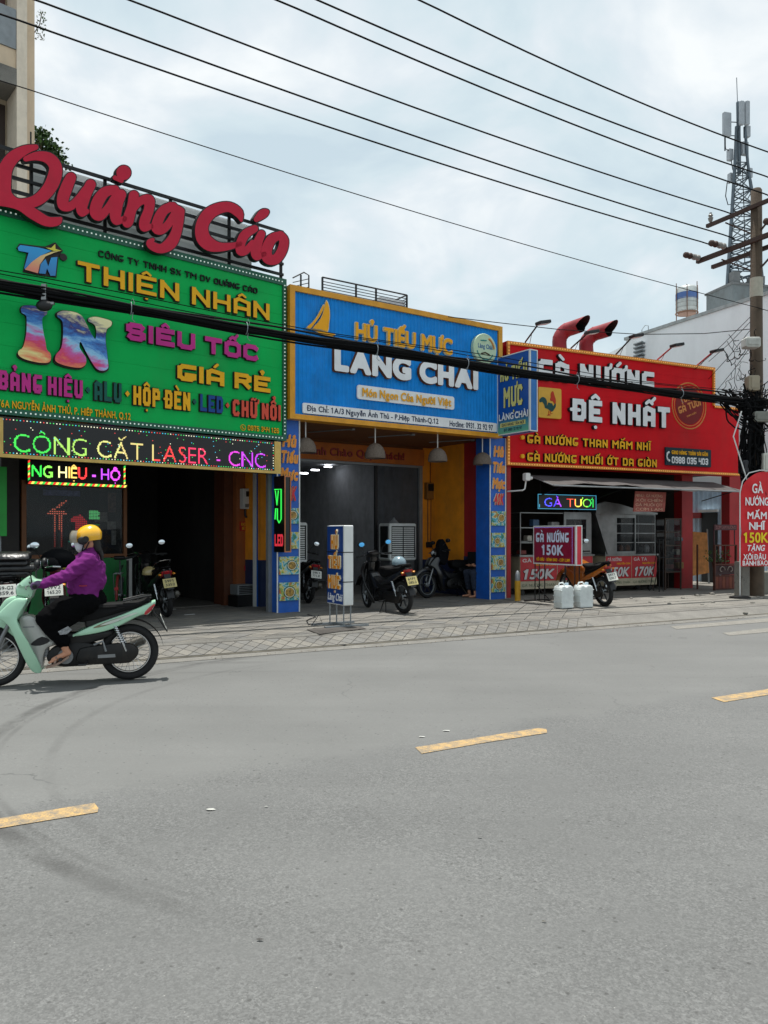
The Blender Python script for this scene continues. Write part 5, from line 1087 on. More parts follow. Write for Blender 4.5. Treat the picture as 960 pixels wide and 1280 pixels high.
# ================================================================== GRILL SHOP DETAILS
aw = Thing('awning', 'dusty grey sheet awning sloping out below the red signboard', 'awning', RF, (3, 0, 2.6)); ax0, ax1 = RF.xr(662, 0), RF.xr(927, -.8)
m = MB(); nx = 14
pts = []
for j in range(5):
    for i in range(nx+1):
        f = i/nx; g = j/4; pts.append((ax0 + (ax1-ax0)*f, -.8*g, 2.70 - .25*g - .02*math.sin(f*9.5*math.pi)*g + .04*math.sin(f*math.pi*2)*g))
m.add(pts, [(j*(nx+1)+i, j*(nx+1)+i+1, (j+1)*(nx+1)+i+1, (j+1)*(nx+1)+i) for j in range(4) for i in range(nx)])
M_tarp = mat('dusty_grey_tarp', '4c4848', .8, var=.3, scale=3, dirt=.4)
aw.part('sheet', m, M_tarp, smooth=True); m = MB(); m.tube([(ax0, -.8, 2.435), (ax1, -.8, 2.435)], .018, 6); m.tube([(ax0, -.0, 2.68), (ax0, -.8, 2.435)], .015, 6); aw.part('front_rail', m, M_galv)
for f in (.05, .35, .65, .95): m = MB(); x = ax0+(ax1-ax0)*f; m.tube([(x, -.78, 2.43), (x, .1, 2.25)], .012, 6); aw.part('strut', m, M_dk)
# cctv on its bracket
x, z = RF.ray(637, 614, -.1); t = Thing('security_camera', 'small white security camera on a bent pipe at the left of the grill shop', 'camera', RF, (x, -.1, z)); x2, z2 = RF.ray(656, 613, -.3); _, z3 = RF.ray(658, 600, -.3)
m = MB(); m.tube([(x, .05, z), (x2-.06, -.3, z2), (x2, -.3, z2+.03), (x2+.03, -.3, z3)], .016, 7); t.part('bracket', m, M_white, smooth=True); m = MB(); m.bbox(x2-.03, x2+.09, -.38, -.26, z3-.02, z3+.14, .02); t.part('body', m, M_white); m = MB(); m.ball((x2+.13, -.34, z3+.04), .035, 10); t.part('lens', m, M_white, smooth=True)
# two food carts
def scroll_price(t, s, rc, y, parent=None): write(t, s, rc, y, [face('silver_letter', 'c9c4c4'), M_side], .012, d=.05, shear=.25, gap=.05, back=face('dark_red_edge', '5a0f14'), bd=.04)
def cart(x0, x1, y, z0, zm, ztop, prices, lab, part_l):
    t = Thing('food_cart', lab, 'food cart', RF, ((x0+x1)/2, y, GZ), 'grill shop food carts'); D = .6
    m = MB(); m.box(x0, x1, y+.004, y+D, z0, zm); t.part('counter', m, mat('cart_cream_sheet', 'b5ab92', .5, dirt=.35))
    m = MB(); m.box(x0-.03, x1+.03, y-.03, y+D+.02, zm, zm+.035); t.part('countertop', m, M_steel)
    w = (x1-x0)/len(prices)
    for i, (hd_, pr) in enumerate(prices):
        a, b = x0+i*w+.01, x0+(i+1)*w-.01; m = MB(); m.box(a, b, y-.004, y+.003, z0+.17, zm-.01); p = t.part('price_panel', m, mat('price_red', 'b8202c', .5, dirt=.25))
        scroll_price(t, pr, (a+.03, b-.10, z0+.22, z0+.42), y-.004)
        write(t, hd_, (a+.05, a+(b-a)*.6, zm-.12, zm-.05), y-.004, face('silver_letter', 'c9c4c4'), .004, d=.03, each=False, name='dish_name')
        write(t, 'NGUYÊN CON', (a+(b-a)*.42, b-.04, zm-.20, zm-.16), y-.004, F_y, .004, d=.02, each=False, name='small_lettering')
        write(t, 'GÀ NƯỚNG THAN', (a+.04, b-.04, z0+.05, z0+.11), y+.001, face('faint_green_print', '6f7a66'), .003, d=.0, each=False, name='small_lettering')
    for a in (x0+.03, x1-.03):
        for b in (y+.03, y+D-.03): m = MB(); m.tube([(a, b, zm+.035), (a, b, ztop)], .014, 6); t.part('post', m, M_steel)
    m = MB()
    for z in np.linspace(zm+.30, ztop, 3 if part_l else 4): 
        m.bar((x0+.03, y+.03, z), (x1-.03, y+.03, z), .02); m.bar((x0+.03, y+.03, z), (x0+.03, y+D-.03, z), .02); m.bar((x1-.03, y+.03, z), (x1-.03, y+D-.03, z), .02)
    t.part('rails', m, M_steel)
    for a in (x0+.12, x1-.12):
        for b in (y+.1, y+D-.1): m = MB(); m.lathe([(.06,-.02),(.06,.02)], (a, b, GZ+.065), 'y', 14); m.box(a-.01, a+.01, b-.01, b+.01, GZ+.1, z0); t.part('wheel', m, M_blk)
    return t
y_ = .35; cx0, cx1 = RF.xr(650, y_), RF.xr(704, y_); c1 = cart(cx0, RF.xr(741, y_), y_, .27, .97, zz(RF, 665, 641, y_), [('GÀ TA', '150K'), ('GÀ ĐỒI', '170K')], 'left food cart with an open steel rack behind the crimson stand sign', True)
a, b = RF.xr(705, y_), RF.xr(739, y_); m = MB(); zt = zz(RF, 705, 640, y_); m.box(a, b, y_, y_+.03, 1.02, 1.35); m.box(a, a+.06, y_, y_+.03, 1.35, zt-.16); m.box(b-.14, b, y_, y_+.03, 1.35, zt-.16); m.box(a, b, y_, y_+.03, zt-.16, zt); c1.part('steel_panel', m, M_steel); m = MB(); m.box(a+.06, b-.14, y_+.015, y_+.02, 1.35, zt-.16); c1.part('pane', m, M_clear)
cx0, cx1 = RF.xr(757, y_), RF.xr(821, y_); zt = zz(RF, 780, 643, y_); c2 = cart(cx0, cx1, y_, .27, .96, zt, [('GÀ NƯỚNG', '150K'), ('GÀ TA', '170K')], 'right food cart with a glass case and a stainless hood', False)
a, b = RF.xr(769, y_), RF.xr(794, y_); m = MB(); m.box(a, a+.04, y_-.01, y_+.02, 1.0, zt); m.box(b-.02, b+.01, y_-.01, y_+.02, 1.0, zt); m.box(a+.04, b-.02, y_-.01, y_+.02, 1.0, 1.06); m.box(a+.04, b-.02, y_-.01, y_+.02, zt-.08, zt); c2.part('door_frame', m, M_steel); m = MB(); m.box(cx0+.02, cx1-.02, y_+.022, y_+.026, 1.0, zt); c2.part('pane', m, M_clear)
p = [RF.ray(u, v, y_-.02) for u, v in ((744, 641), (771, 641), (771, 694), (760, 694))]; m = MB(); m.poly([p], y_-.02, y_+.5, 0, back=True); c2.part('side_hood', m, M_steel)
p = [RF.ray(u, v, y_-.1) for u, v in ((745, 642), (746, 630), (757, 627), (775, 630), (800, 638), (822, 641), (822, 643))]; m = MB(); m.poly([p], y_-.1, y_+.5, 0, back=True); c2.part('hood', m, M_steel)
for k, (u, c) in enumerate(((766, '9a3b2a'), (772, '7b2f35'), (779, '9c4038'), (785, '5a3a34'), (811, '8a4a30'))):
    x, z = RF.ray(u, 631, y_+.15); m = MB(); m.bbox(x-.045, x+.045, y_+.1, y_+.2, zt+.05, zt+.17, .012); single('sauce_box', m, mat('pack_'+c, c, .5, var=.5, scale=30), RF, ['reddish packet leftmost on the cart hood', 'dark maroon packet second on the cart hood', 'red packet third on the cart hood', 'brown packet fourth on the cart hood', 'orange brown packet rightmost on the cart hood'][k], 'packet')
for k, (u, z0_, r_, c) in enumerate(((799, 1.02, .09, '20242a'), (808, 1.02, .07, 'a9adb0'), (775, 1.02, .08, '6a3a20'), (784, 1.02, .07, '7a4420'))):
    x, _ = RF.ray(u, 690, y_+.3); m = MB(); m.lathe([(r_*.8, 0), (r_, .05), (r_, .13), (r_*.7, .17), (.02, .19)], (x, y_+.3, z0_), 'z', 14); single('cooking_pot', m, mat('pot_'+c, c, .3, .5), RF, ['black pot behind the glass of the right food cart', 'pale metal pot at the right end of the right food cart', 'brown glazed pot at the left in the glass case', 'brown glazed pot next to the steel door of the glass case'][k], 'pot', smooth=True)
rk = random.Random(9)
for k in range(12):                                     # trays, tubs and packets crowding the racks
    u = 652 + 8*k if k < 6 else rk.uniform(834, 850); yk_ = y_+.28 if k < 6 else .38; x = RF.xr(u, yk_); zz_ = (1.0, 1.29, 1.62)[k % 3] if k < 6 else (.62, .95, 1.28)[k % 3]
    w, h = rk.uniform(.05, .11), rk.uniform(.05, .16); m = MB(); m.bbox(x-w, x+w, yk_-.07, yk_+.08, zz_+.012, zz_+.012+h, .012); c = ('7a2f2a', 'b8b2a4', '3e5a78', '8a6a3a', '2f3436', '9a9c9c')[k % 6]
    single('storage_tub', m, mat('tub_'+c, c, .5, var=.4, scale=20), RF, '%s %s tub standing in the %s' % (rk.choice(('low', 'small', 'squat', 'narrow')), {'7a2f2a': 'brick red', 'b8b2a4': 'cream', '3e5a78': 'slate blue', '8a6a3a': 'tan', '2f3436': 'charcoal', '9a9c9c': 'grey'}[c], 'open steel rack of the left food cart' if k < 6 else 'dark glazed cabinet by the red pillar'), 'tub', 'tubs and trays on the racks')
for k, u in enumerate((655, 664, 697)):
    x = RF.xr(u, y_+.2); m = MB(); m.bar((x-.2, y_+.2, 1.30), (x+.25, y_+.2, 1.30), .3, .012); single('shelf_tray', m, M_steel, RF, ['leftmost steel tray on the left cart rack', 'second steel tray on the left cart rack', 'right steel tray on the left cart rack'][k], 'tray')
# hanging menu board
yM = -.35; P = [(791,639.5),(830,639.5),(832,615.5),(793.5,614)]; q = [RF.ray(u, v, yM) for u, v in P]; t = Thing('menu_board', 'faded red menu board hanging under the awning above the right cart', 'menu board', RF, (q[0][0], yM, q[0][1]))
m = MB(); m.poly([q], yM-.02, yM, 0, 0, back=True); t.part('board', m, mat('faded_red_print', 'a8564c', .6, var=.35, scale=9, dirt=.2)); x0, z0 = q[0]; x1, z1 = q[2]
for i in range(4): write(t, ['MENU · GÀ NƯỚNG', 'XÔI CHIÊN', 'GÀ MUỐI ỚT', 'CƠM LAM'][i], (x0+.06, x1-.12, z1-.12-i*.10, z1-.06-i*.10), yM-.021, face('faded_cream_print', 'd6b098'), .002, d=0, each=False, name='menu_lettering')
m = MB(); m.tube([(x0+.1, yM, z1), (x0+.1, yM, z1+.1)], .004, 4); m.tube([(x1-.15, yM, z1), (x1-.15, yM, z1+.1)], .004, 4); t.part('hanger', m, M_dk)
# mesh cabinet
yC = .25; x0, x1, z0, z1 = rect(RF, yC, 831.5, 647.5, 716, 852); t = Thing('wire_cabinet', 'dark glazed food cabinet on black legs beside the red pillar', 'cabinet', RF, ((x0+x1)/2, yC, GZ)); m = MB()
for a in (x0, x1-.03):
    for b in (yC, yC+.4): m.box(a, a+.03, b, b+.03, GZ, z1)
for z in np.linspace(z0, z1-.03, 5):
    for b in (yC, yC+.4): m.box(x0+.03, x1-.03, b+.002, b+.028, z, z+.025)
    m.box(x0+.002, x0+.028, yC+.03, yC+.4, z, z+.025); m.box(x1-.028, x1-.002, yC+.03, yC+.4, z, z+.025)
t.part('frame', m, mat('rusty_dark_steel', '4a3c34', .6, .4, dirt=.4)); m = MB(); m.box(x0+.02, x1-.02, yC+.012, yC+.016, z0, z1-.02); m.box(x0+.02, x1-.02, yC+.41, yC+.414, z0, z1-.02); t.part('pane', m, M_clear)
for z in np.linspace(z0, z1-.03, 5)[:-1]: m = MB(); m.box(x0+.02, x1-.02, yC+.03, yC+.4, z+.025, z+.032); t.part('shelf', m, M_dk)
x0, x1 = RF.xr(824, yC-.3), RF.xr(829, yC-.3); m = MB()
for a in (x0, x1): m.tube([(a, yC-.3, GZ), (a, yC-.3, zz(RF, 826, 674, yC-.3))], .012, 6); m.tube([(a, yC, GZ), (a, yC-.3, zz(RF, 826, 674, yC-.3))], .010, 6)
for v in (674, 697): z = zz(RF, 826, v, yC-.3); m.tube([(x0-.03, yC-.3, z), (x1+.25, yC-.3, z)], .010, 6)
single('folding_rack', m, M_dk, RF, 'thin dark tube rack standing left of the glazed cabinet', 'rack')
# bottles under the shop eaves and the yellow bollard, jugs
x, y = RF.gnd(647, 751); t = Thing('bollard', 'short yellow bollard with a grey cap at the left of the grill shop', 'bollard', RF, (x, y, GZ)); m = MB(); m.lathe([(.058, 0), (.058, .40)], (x, y, GZ), 'z', 16); t.part('post', m, mat('yellow_bollard_paint', 'c9961c', .5, dirt=.3), smooth=True); m = MB(); m.lathe([(.05, .40), (.055, .43), (.045, .52), (.03, .58), (.01, .6)], (x, y, GZ), 'z', 16); t.part('cap', m, M_galv, smooth=True)
for (u, v, rz, lab) in ((704.5, 760.5, 3, 'left white plastic jug under the crimson stand sign'), (729, 759.5, -4, 'right white plastic jug behind the black sign legs')):
    x, y = RF.gnd(u, v); F_ = RF.sub(x, y, rz, GZ+.006); t = Thing('water_jug', lab, 'jug', F_, group='white plastic jugs'); mt = mat('milky_plastic', 'd8dedd', .4, dirt=.18)
    m = MB(); m.shell([(-.142,.02),(-.125,0),(.125,0),(.142,.02),(.142,.34),(.125,.385),(.085,.405),(.02,.405),(.0,.385),(-.035,.385),(-.05,.405),(-.105,.405),(-.13,.38),(-.142,.34)], .11, .022, n=0); t.part('body', m, mt, smooth=True)
    for z in (.11, .22, .32): m = MB(); m.shell([(-.152,z-.008),(.152,z-.008),(.152,z+.008),(-.152,z+.008)], .113, .012, n=0); t.part('rib', m, mt)
    m = MB(); m.lathe([(.035, 0), (.035, .035), (.03, .045)], (.07, 0, .405), 'z', 14); t.part('cap', m, mat('pale_blue_cap', 'b5c9d4', .4), smooth=True); m = MB(); m.tube([(-.11,0,.40),(-.10,0,.445),(-.02,0,.455),(.02,0,.415)], .014, 8); t.part('handle', m, mt, smooth=True)
# ornate iron cabinet, leaning board, alley wall
WBF = Frame(9.9, 19.3, 25.4); DF = Frame(9.9, 19.3, -64.6)
yO = -.35; x0, x1, z0, z1 = rect(RF, yO, 893, 681, 744, 921); zm = zz(RF, 893, 705, yO); t = Thing('iron_stall', 'rusty iron stall front with scrolls over brown boards near the utility pole', 'stall', RF, ((x0+x1)/2, yO, GZ)); M_rust = mat('rusty_brown_iron', '5a3328', .75, .2, dirt=.45, var=.4)
m = MB(); n = 6; w = (x1-x0-.06)/n
for i in range(n): m = MB(); m.box(x0+.03+i*w+.006, x0+.03+(i+1)*w-.006, yO+.0, yO+.03, GZ+.05, zm-.30); t.part('board', m, mat('brown_board_%d' % (i % 2), ('7a3a26', '6a2d24')[i % 2], .7, var=.35, dirt=.4))
m = MB(); m.box(x0, x1, yO-.01, yO+.04, zm-.03, zm); m.box(x0, x1, yO-.01, yO+.04, zm-.30, zm-.27); m.box(x0, x1, yO-.01, yO+.04, GZ+.02, GZ+.05); m.box(x0, x0+.03, yO-.012, yO+.042, GZ, z1); m.box(x1-.03, x1, yO-.012, yO+.042, GZ, z1); m.box(x0+.03, x1-.03, yO+.0, yO+.03, z1-.03, z1); m.box((x0+x1)/2-.012, (x0+x1)/2+.012, yO+.0, yO+.03, zm, z1-.03); m.box(x0, x0+.03, yO+.5, yO+.53, GZ, z1); m.box(x1-.03, x1, yO+.5, yO+.53, GZ, z1); t.part('frame', m, M_rust)
for s_, cx in ((1, x0+(x1-x0)*.30), (-1, x0+(x1-x0)*.70)): m = MB(); m.tube([(cx + s_*(.11-.008*i)*math.cos(i*.45), yO-.015, zm-.15+(.11-.008*i)*math.sin(i*.45)) for i in range(12)], .011, 5); t.part('scroll', m, mat('pale_scroll_iron', '8d8078', .5, .3))
m = MB(); m.box(x0+.03, x1-.03, yO+.012, yO+.02, zm-.26, zm-.04); t.part('back_plate', m, mat('dark_plum_panel', '3a1f22', .7)); m = MB(); x2, z2 = RF.ray(896, 660, yO); m.box(x0, x1, yO, yO+.03, z2-.05, z2+.08); [m.box(a, a+.02, yO+.031, yO+.05, z1, z2-.05) for a in (x0+.02, x1-.04)]; t.part('name_board', m, mat('dark_maroon_board', '4a1c24', .6)); write(t, 'CƠM LAM NƯỚNG', (x0+.05, x1-.05, z2-.02, z2+.05), yO-.001, face('faded_rose_print', '9a6a68'), .003, each=False, name='name_lettering')
random.seed(4); m = MB()
for i in range(160):
    c = Vector((random.uniform(x0+.06, x1-.06), yO+random.uniform(.1, .4), zm+.04+random.random()**1.5*.30)); a = Vector((random.gauss(0,1), random.gauss(0,1), random.gauss(0,1))).normalized()*.028; b = a.cross(Vector((random.gauss(0,1), random.gauss(0,1), random.gauss(0,1)))).normalized()*.018; m.add([c-a, c+b, c+a, c-b], [(0,1,2,3)], i % 2)
M_lf = [mat('leaf_dark', '2c4a1e', .6, var=.3), mat('leaf_mid', '45692c', .6, var=.3)]
t2 = Thing('potted_plant', 'small leafy plants growing behind the bars of the iron stall', 'plant', RF, ((x0+x1)/2, yO+.25, zm-.25)); t2.part('foliage', m, M_lf); m = MB(); m.lathe([(.08, 0), (.12, .24), (.13, .26)], ((x0+x1)/2, yO+.25, zm-.22), 'z', 12); t2.part('pot', m, M_rust)
yL = 1.7; q = [RF.ray(u, v, yL) for u, v in ((865, 720), (886.5, 716), (884, 666), (864.5, 664.5))]; t = Thing('leaning_board', 'orange stained plywood board leaning in the alley beside the red pillar', 'board', RF, (q[0][0], yL, q[0][1]))
m = MB(); m.poly([q], yL, yL+.03, 0, back=True); t.part('panel', m, mat('weathered_plywood', 'c98a4c', .7, var=.35, scale=7, dirt=.35)); m = MB(); m.bar((q[1][0]+.01, yL+.02, GZ), (q[2][0]+.02, yL+.02, q[2][1]+.1), .03); m.bar((q[0][0], yL+.02, GZ), (q[0][0], yL+.02, q[0][1]), .03); t.part('leg', m, M_galv)
wb = Thing('white_building', 'tall stained white side wall of the building beyond the grill shop', 'building', WBF, (4, 2.6, 0)); M_ww = mat('stained_white_render', 'f2f5f7', .8, var=.06, scale=.9, dirt=.18, bump=.1)
m = MB(); m.box(0, 9, 0, 5.35, 0, 7.55); wb.part('wall', m, M_ww); m = MB(); m.box(-.04, 9.05, -.04, 5.4, 7.551, 7.64); wb.part('parapet_cap', m, mat('grey_parapet', 'a9aeae', .8, dirt=.4))
m = corrugated(-5.2, -.3, 0, 2.75, -.03, .16, .02); q = bpy.data.objects.new('cladding', mesh_of('cladding', m, mat('pale_blue_cladding', 'b7cfe4', .5, dirt=.3))); C.objects.link(q); q.parent = wb.o; q.matrix_world = DF.M
bpy.context.view_layer.update(); q.matrix_parent_inverse = Matrix.Identity(4); q.matrix_basis = wb.o.matrix_world.inverted() @ DF.M
def onwall(name, u0, u1, v0, v1, mt, d=.06, lab=None):
    x0, x1, z0, z1 = rect(DF, -.06, u0, v0, v1, u1); m = MB(); m.box(x0, x1, -.06-d, -.06, z0, z1); q = bpy.data.objects.new(name, mesh_of(name, m, mt)); C.objects.link(q); q.parent = wb.o; q.matrix_basis = wb.o.matrix_world.inverted() @ DF.M; return q
onwall('doorway', 877, 897, 641, 732, M_blk, .01); onwall('lintel_light', 876, 899, 637.5, 640.5, M_white, .1); onwall('red_name_strip', 864, 877, 641, 648, M_red, .05); onwall('white_strip', 908, 913, 634, 662, M_white, .03); onwall('white_strip', 902, 904.5, 634, 662, M_white, .03)
onwall('ledge', 864, 915, 728, 735, M_white, .25)
x, y = RF.gnd(930, 746); m = MB(); m.box(x-.11, x+.11, y-.05, y+.15, GZ, zz(RF, 930, 702, y)); single('concrete_post', m, M_conc, RF, 'square grey concrete stub post behind the red feather flag', 'post')
x, y = RF.gnd(944, 744); m = MB(); m.bbox(x+.22, x+.9, y+.0, y+.3, GZ, GZ+.5, .03); single('stone_block', m, mat('mossy_stone', '6f6e66', .9, dirt=.5), RF, 'rough grey masonry block at the right edge beside the pole foot', 'masonry block')
# feather flag
FF = Frame(*( (925.5-480)/960*15.85, 15.85 ), 12); t = Thing('feather_flag', 'tall red advertising flag with white and yellow lettering on a round black base', 'flag', FF, (.0, 0, GZ))
zz2 = lambda v: EYE + (HZ - v)/960*15.85; m = MB(); cols_ = 18; W_ = .74; vs = []
fz0 = zz2(708); fz1 = zz2(617)
rows = 26
for j in range(rows+1):
    for i in range(cols_+1):
        f = i/cols_; top = fz1 + .47*math.sqrt(max(0, 1-(1-min(1, f*1.15))**2)); z = fz0 + (top-fz0)*j/rows; vs.append((f*W_, .02*math.sin(f*7+j*.35)+.012*math.sin(j*.9+f*3), z))
m.add(vs, [(j*(cols_+1)+i, j*(cols_+1)+i+1, (j+1)*(cols_+1)+i+1, (j+1)*(cols_+1)+i) for j in range(rows) for i in range(cols_)]); t.part('cloth', m, mat('red_flag_cloth', 'd0202a', .7, var=.12), smooth=True)
fx = lambda u: FF.xr(u, -.03)
for s_, u0, u1, v0, v1, f, kw in (('GÀ', 940, 953.5, 605, 616, F_w, {}), ('NƯỚNG', 931.5, 960.5, 622, 631.5, F_w, {}), ('MẮM', 934, 958, 640, 648.5, F_w, {}), ('NHĨ', 936, 955, 653, 662, F_w, {}), ('150K', 929, 960, 666, 678, face('flag_yellow', 'e8d22a'), {}), ('TẶNG', 933, 955, 681.5, 688.5, F_w, {'shear': .2}), ('XÔI ĐẬU', 929, 957, 693, 699.5, F_w, {}), ('BÁNH BAO', 928, 959.5, 701, 706.8, F_w, {})):
    write(t, s_, (fx(u0), fx(u1), FF.ray(u0, v1, -.035)[1], FF.ray(u0, v0, -.035)[1]), -.037, f, .004, d=.03, gap=.10, space=.3, **kw)
m = MB(); m.tube([(-.01, 0, GZ+.05), (-.01, 0, fz1+.02), (.05, 0, fz1+.25), (.2, 0, fz1+.43), (.45, 0, fz1+.49), (.74, 0, fz1+.49)], .012, 7); t.part('pole', m, M_white, smooth=True); m = MB(); m.lathe([(.21, 0), (.21, .03), (.12, .05), (.05, .06)], (-.01, 0, GZ+.004), 'z', 24); t.part('base', m, M_blk, smooth=True)
m = MB(); P = [RF.at(u, v, 15.93) for u, v in ((927, 514), (916.7, 545.7), (935, 604))]; m.tube(P, .014, 6); single('neon_arrow', m, M_white, RF, 'thin white bent tube in front of the right end of the red signboard', 'tube light')
# ducts and flood lamps on the red sign
def duct(px, lab):
    YY = (.75, .75, .68, .5, .28); P = [RF.ray(u, v, q_) + (q_,) for (u, v), q_ in zip(px, YY)]; P = catmull(P, 5, False); path = [(a, c, b) for a, b, c in P]; t = Thing('exhaust_duct', lab, 'duct', RF, (path[0][0], .75, 5.26), 'red exhaust ducts on the grill shop roof')
    r0 = .16; path[0] = (path[0][0], .75, 5.2); m = MB(); n = len(path); m.tube(path, [r0]*n, 20, cap=False)
    d = Vector(path[-1])-Vector(path[-2])
    k = len(m.v)-20
    for i in range(20): v = Vector(m.v[k+i]); h = (v.z-path[-1][2]); m.v[k+i] = tuple(v + d.normalized()*h*1.3)
    t.part('elbow', m, mat('dull_red_duct', '8a1c28', .55, .1, dirt=.4, var=.25), smooth=60)
    m2 = MB(); m2.tube(path[3:], [r0*.94]*(n-3), 20, cap=False); k = len(m2.v)-20
    for i in range(20): v = Vector(m2.v[k+i]); h = (v.z-path[-1][2]); m2.v[k+i] = tuple(v + d.normalized()*h*1.3)
    m2.add([m2.v[i] for i in range(20)], [tuple(range(20))]); t.part('black_lining', m2, mat('matt_black_lining', '161313', .9), smooth=60)  # inner tube and end cap coloured plain black
    for i in (5, 8, 11): 
        m = MB(); a, b = Vector(path[i]), Vector(path[i+1]); u = (b-a).normalized(); m.tube([a, a+u*.02], r0*1.03, 20, cap=False); t.part('seam_ring', m, MATS['dull_red_duct'])
duct([(700, 440), (699.5, 424), (706, 414), (717, 409.5), (727, 406)], 'left red exhaust duct bending over the top of the red signboard')
duct([(733.5, 444), (733, 428), (741, 418.5), (751, 415), (762, 411.5)], 'right red exhaust duct bending over the top of the red signboard')
for k, (bu, bv, hu, hv, red) in enumerate(((657, 427, 673, 405, 0), (714, 435, 734, 417, 0), (770, 443, 790, 421.5, 0), (822, 449.5, 841, 433, 1), (871, 457, 891, 440, 1))):
    x0, z0 = RF.ray(bu, bv, -.1); x1, z1 = RF.ray(hu, hv, -.6); t = Thing('flood_lamp', ['first flood lamp from the left on the red signboard', 'flood lamp between the two red ducts', 'third flood lamp, right of the ducts, on a black arm', 'fourth flood lamp, on a red arm, above the signboard', 'rightmost flood lamp, on a red arm, near the utility pole'][k], 'lamp', RF, (x0, -.1, z0), 'flood lamps over the red signboard')
    m = MB(); m.tube([(x0, -.05, z0-.08), (x0, -.1, z0), (x1, -.6, z1)], .017, 6); m.tube([(x0+.12, -.08, z0-.02), ((x0+x1)/2, -.35, (z0+z1)/2)], .006, 4); t.part('arm', m, M_red if red else M_dk); m = MB(); m.M = Matrix.Translation((x1, -.62, z1)) @ Matrix.Rotation(R(-12), 4, 'Y'); m.bbox(-.04, .24, -.1, .08, -.02, .045, .012); m.M = None; t.part('lamp_head', m, M_blk)
    m = MB(); m.M = Matrix.Translation((x1, -.62, z1)) @ Matrix.Rotation(R(-12), 4, 'Y'); m.box(-.02, .22, -.08, .06, -.028, -.021); m.M = None; t.part('lens', m, M_white)
# ================================================================== UTILITY POLE AND WIRES
PP = Vector((8.0, 16.5, 0)); UF = Frame(8.0, 16.5, 28.0); zt = 8.84
up = Thing('utility_pole', 'weathered brown utility pole with crossarms and a tangle of black cable', 'utility pole', UF)
M_pole = mat('weathered_pole', '57493b', .85, var=.3, scale=4, dirt=.5, bump=.3)
m = MB(); m.lathe([(.16, 0), (.135, 4.0), (.112, zt-.04), (.09, zt)], (0, 0, GZ-.1), 'z', 18); up.part('shaft', m, M_pole, smooth=50)
m = MB(); m.lathe([(.130, zz(WF, 945, 372, 16.5)), (.128, zz(WF, 945, 348, 16.5))], (0, 0, 0), 'z', 18, cap=False); up.part('painted_band', m, mat('white_pole_band', 'b9b4a4', .8, dirt=.4), smooth=True)
M_iron = mat('brown_crossarm_iron', '4b3a34', .7, .4, dirt=.3); M_ins = mat('glazed_insulator', '8a8884', .3)
def arm(z, y, L0, L1, w=.075): m = MB(); m.box(y-w/2, y+w/2, -L1, L0, z-w/2, z+w/2); return up.part('crossarm', m, M_iron)
arm(8.45, -.14, 1.15, 1.1); arm(7.72, -.16, 1.4, 1.3, .09); arm(7.60, .16, 1.25, 1.2, .08)
for a, z in ((.75, 8.45), (-.7, 8.45), (.85, 7.66), (-.8, 7.66)): m = MB(); m.bar((-.02, a, z-.04), (0, .05 if a > 0 else -.05, z-.55), .03); up.part('brace', m, M_iron)
def insul(x, y, z, ax='z', n=1):
    for i in range(n):
        m = MB()
        if ax == 'z': m.lathe([(.02, -.1), (.045, -.06), (.06, 0), (.035, .02), (.055, .06), (.03, .09), (.03, .12)], (x, y, z), 'z', 12)
        else: m.lathe([(.015, -.14), (.06, -.12), (.07, -.06), (.03, -.03), (.065, .02), (.07, .06), (.02, .1), (.015, .16)], (x - i*.26, y, z), 'x', 12)
        up.part('insulator', m, M_ins if i == 0 else M_iron, smooth=True)
insul(-.14, 1.05, 8.60); insul(-.14, -.95, 8.60); insul(-.30, 1.3, 7.76, 'x', 2); insul(-.30, .62, 7.80, 'x', 2); insul(-.3, -.7, 7.8, 'x', 2)
M_wire = mat('black_wire', '08090b', .85, var=.1, spec=.2)
SD = Vector((math.cos(R(28)), math.sin(R(28)), 0))
def wire(uR, vR, YR, uL, vL, r=.013, sag=.12, ext=9.0, right=6.0, lab='', grp='power lines across the sky'):
    a = WF.at(uR, vR, YR); k = (uL-480)/960; t_ = (a.x - k*a.y)/(SD.x - k*SD.y); Y = a.y - t_*SD.y; b = WF.at(uL, vL, Y); d = (b-a)/t_; pts = []
    for i in range(-4, 31):
        q = i/30*(t_+ext) if i >= 0 else i/4*right; p = a + d*q; f = q/t_
        if 0 <= f: p.z -= sag*4*f*max(1-f, -.0) if f <= 1 else 0
        pts.append(p)
    m = MB(); m.tube(pts, r, 6); return single('power_line', m, M_wire, WF, lab, 'cable', grp, smooth=True)
W_ = [(960,190,16.2,525,0,.014,'topmost wire, leaving the top edge right of centre'),(955,219.5,16.2,397,0,.014,'second wire from the top'),(955,242,16.4,347,0,.014,'third wire from the top, reaching the tip of the utility pole'),
 (905,264,17.2,163,0,.014,'fourth wire, ending at the upper crossarm insulator'),(903,293,17.0,40,-2,.014,'fifth wire, ending at the inner lower insulator'),(876,302,17.3,0,17,.014,'sixth wire, ending at the outermost lower insulator'),(945,384,16.3,0,100,.007,'thin single wire crossing below the thick power lines')]
for a in W_: wire(a[0], a[1], a[2], a[3], a[4], a[5], lab=a[6], right=(0.4 if a[0] < 910 else 6.0))
m = MB(); P = [WF.at(u, v, Y) for u, v, Y in ((560, 396, 14.6), (628, 404, 15.2), (700, 412, 16), (800, 418, 16.8), (880, 417, 17.2), (942, 411, 16.6))]; m.tube(P, .009, 5); single('service_cable', m, M_wire, WF, 'slack thin cable running over the red signboard to the utility pole', 'cable', smooth=True)
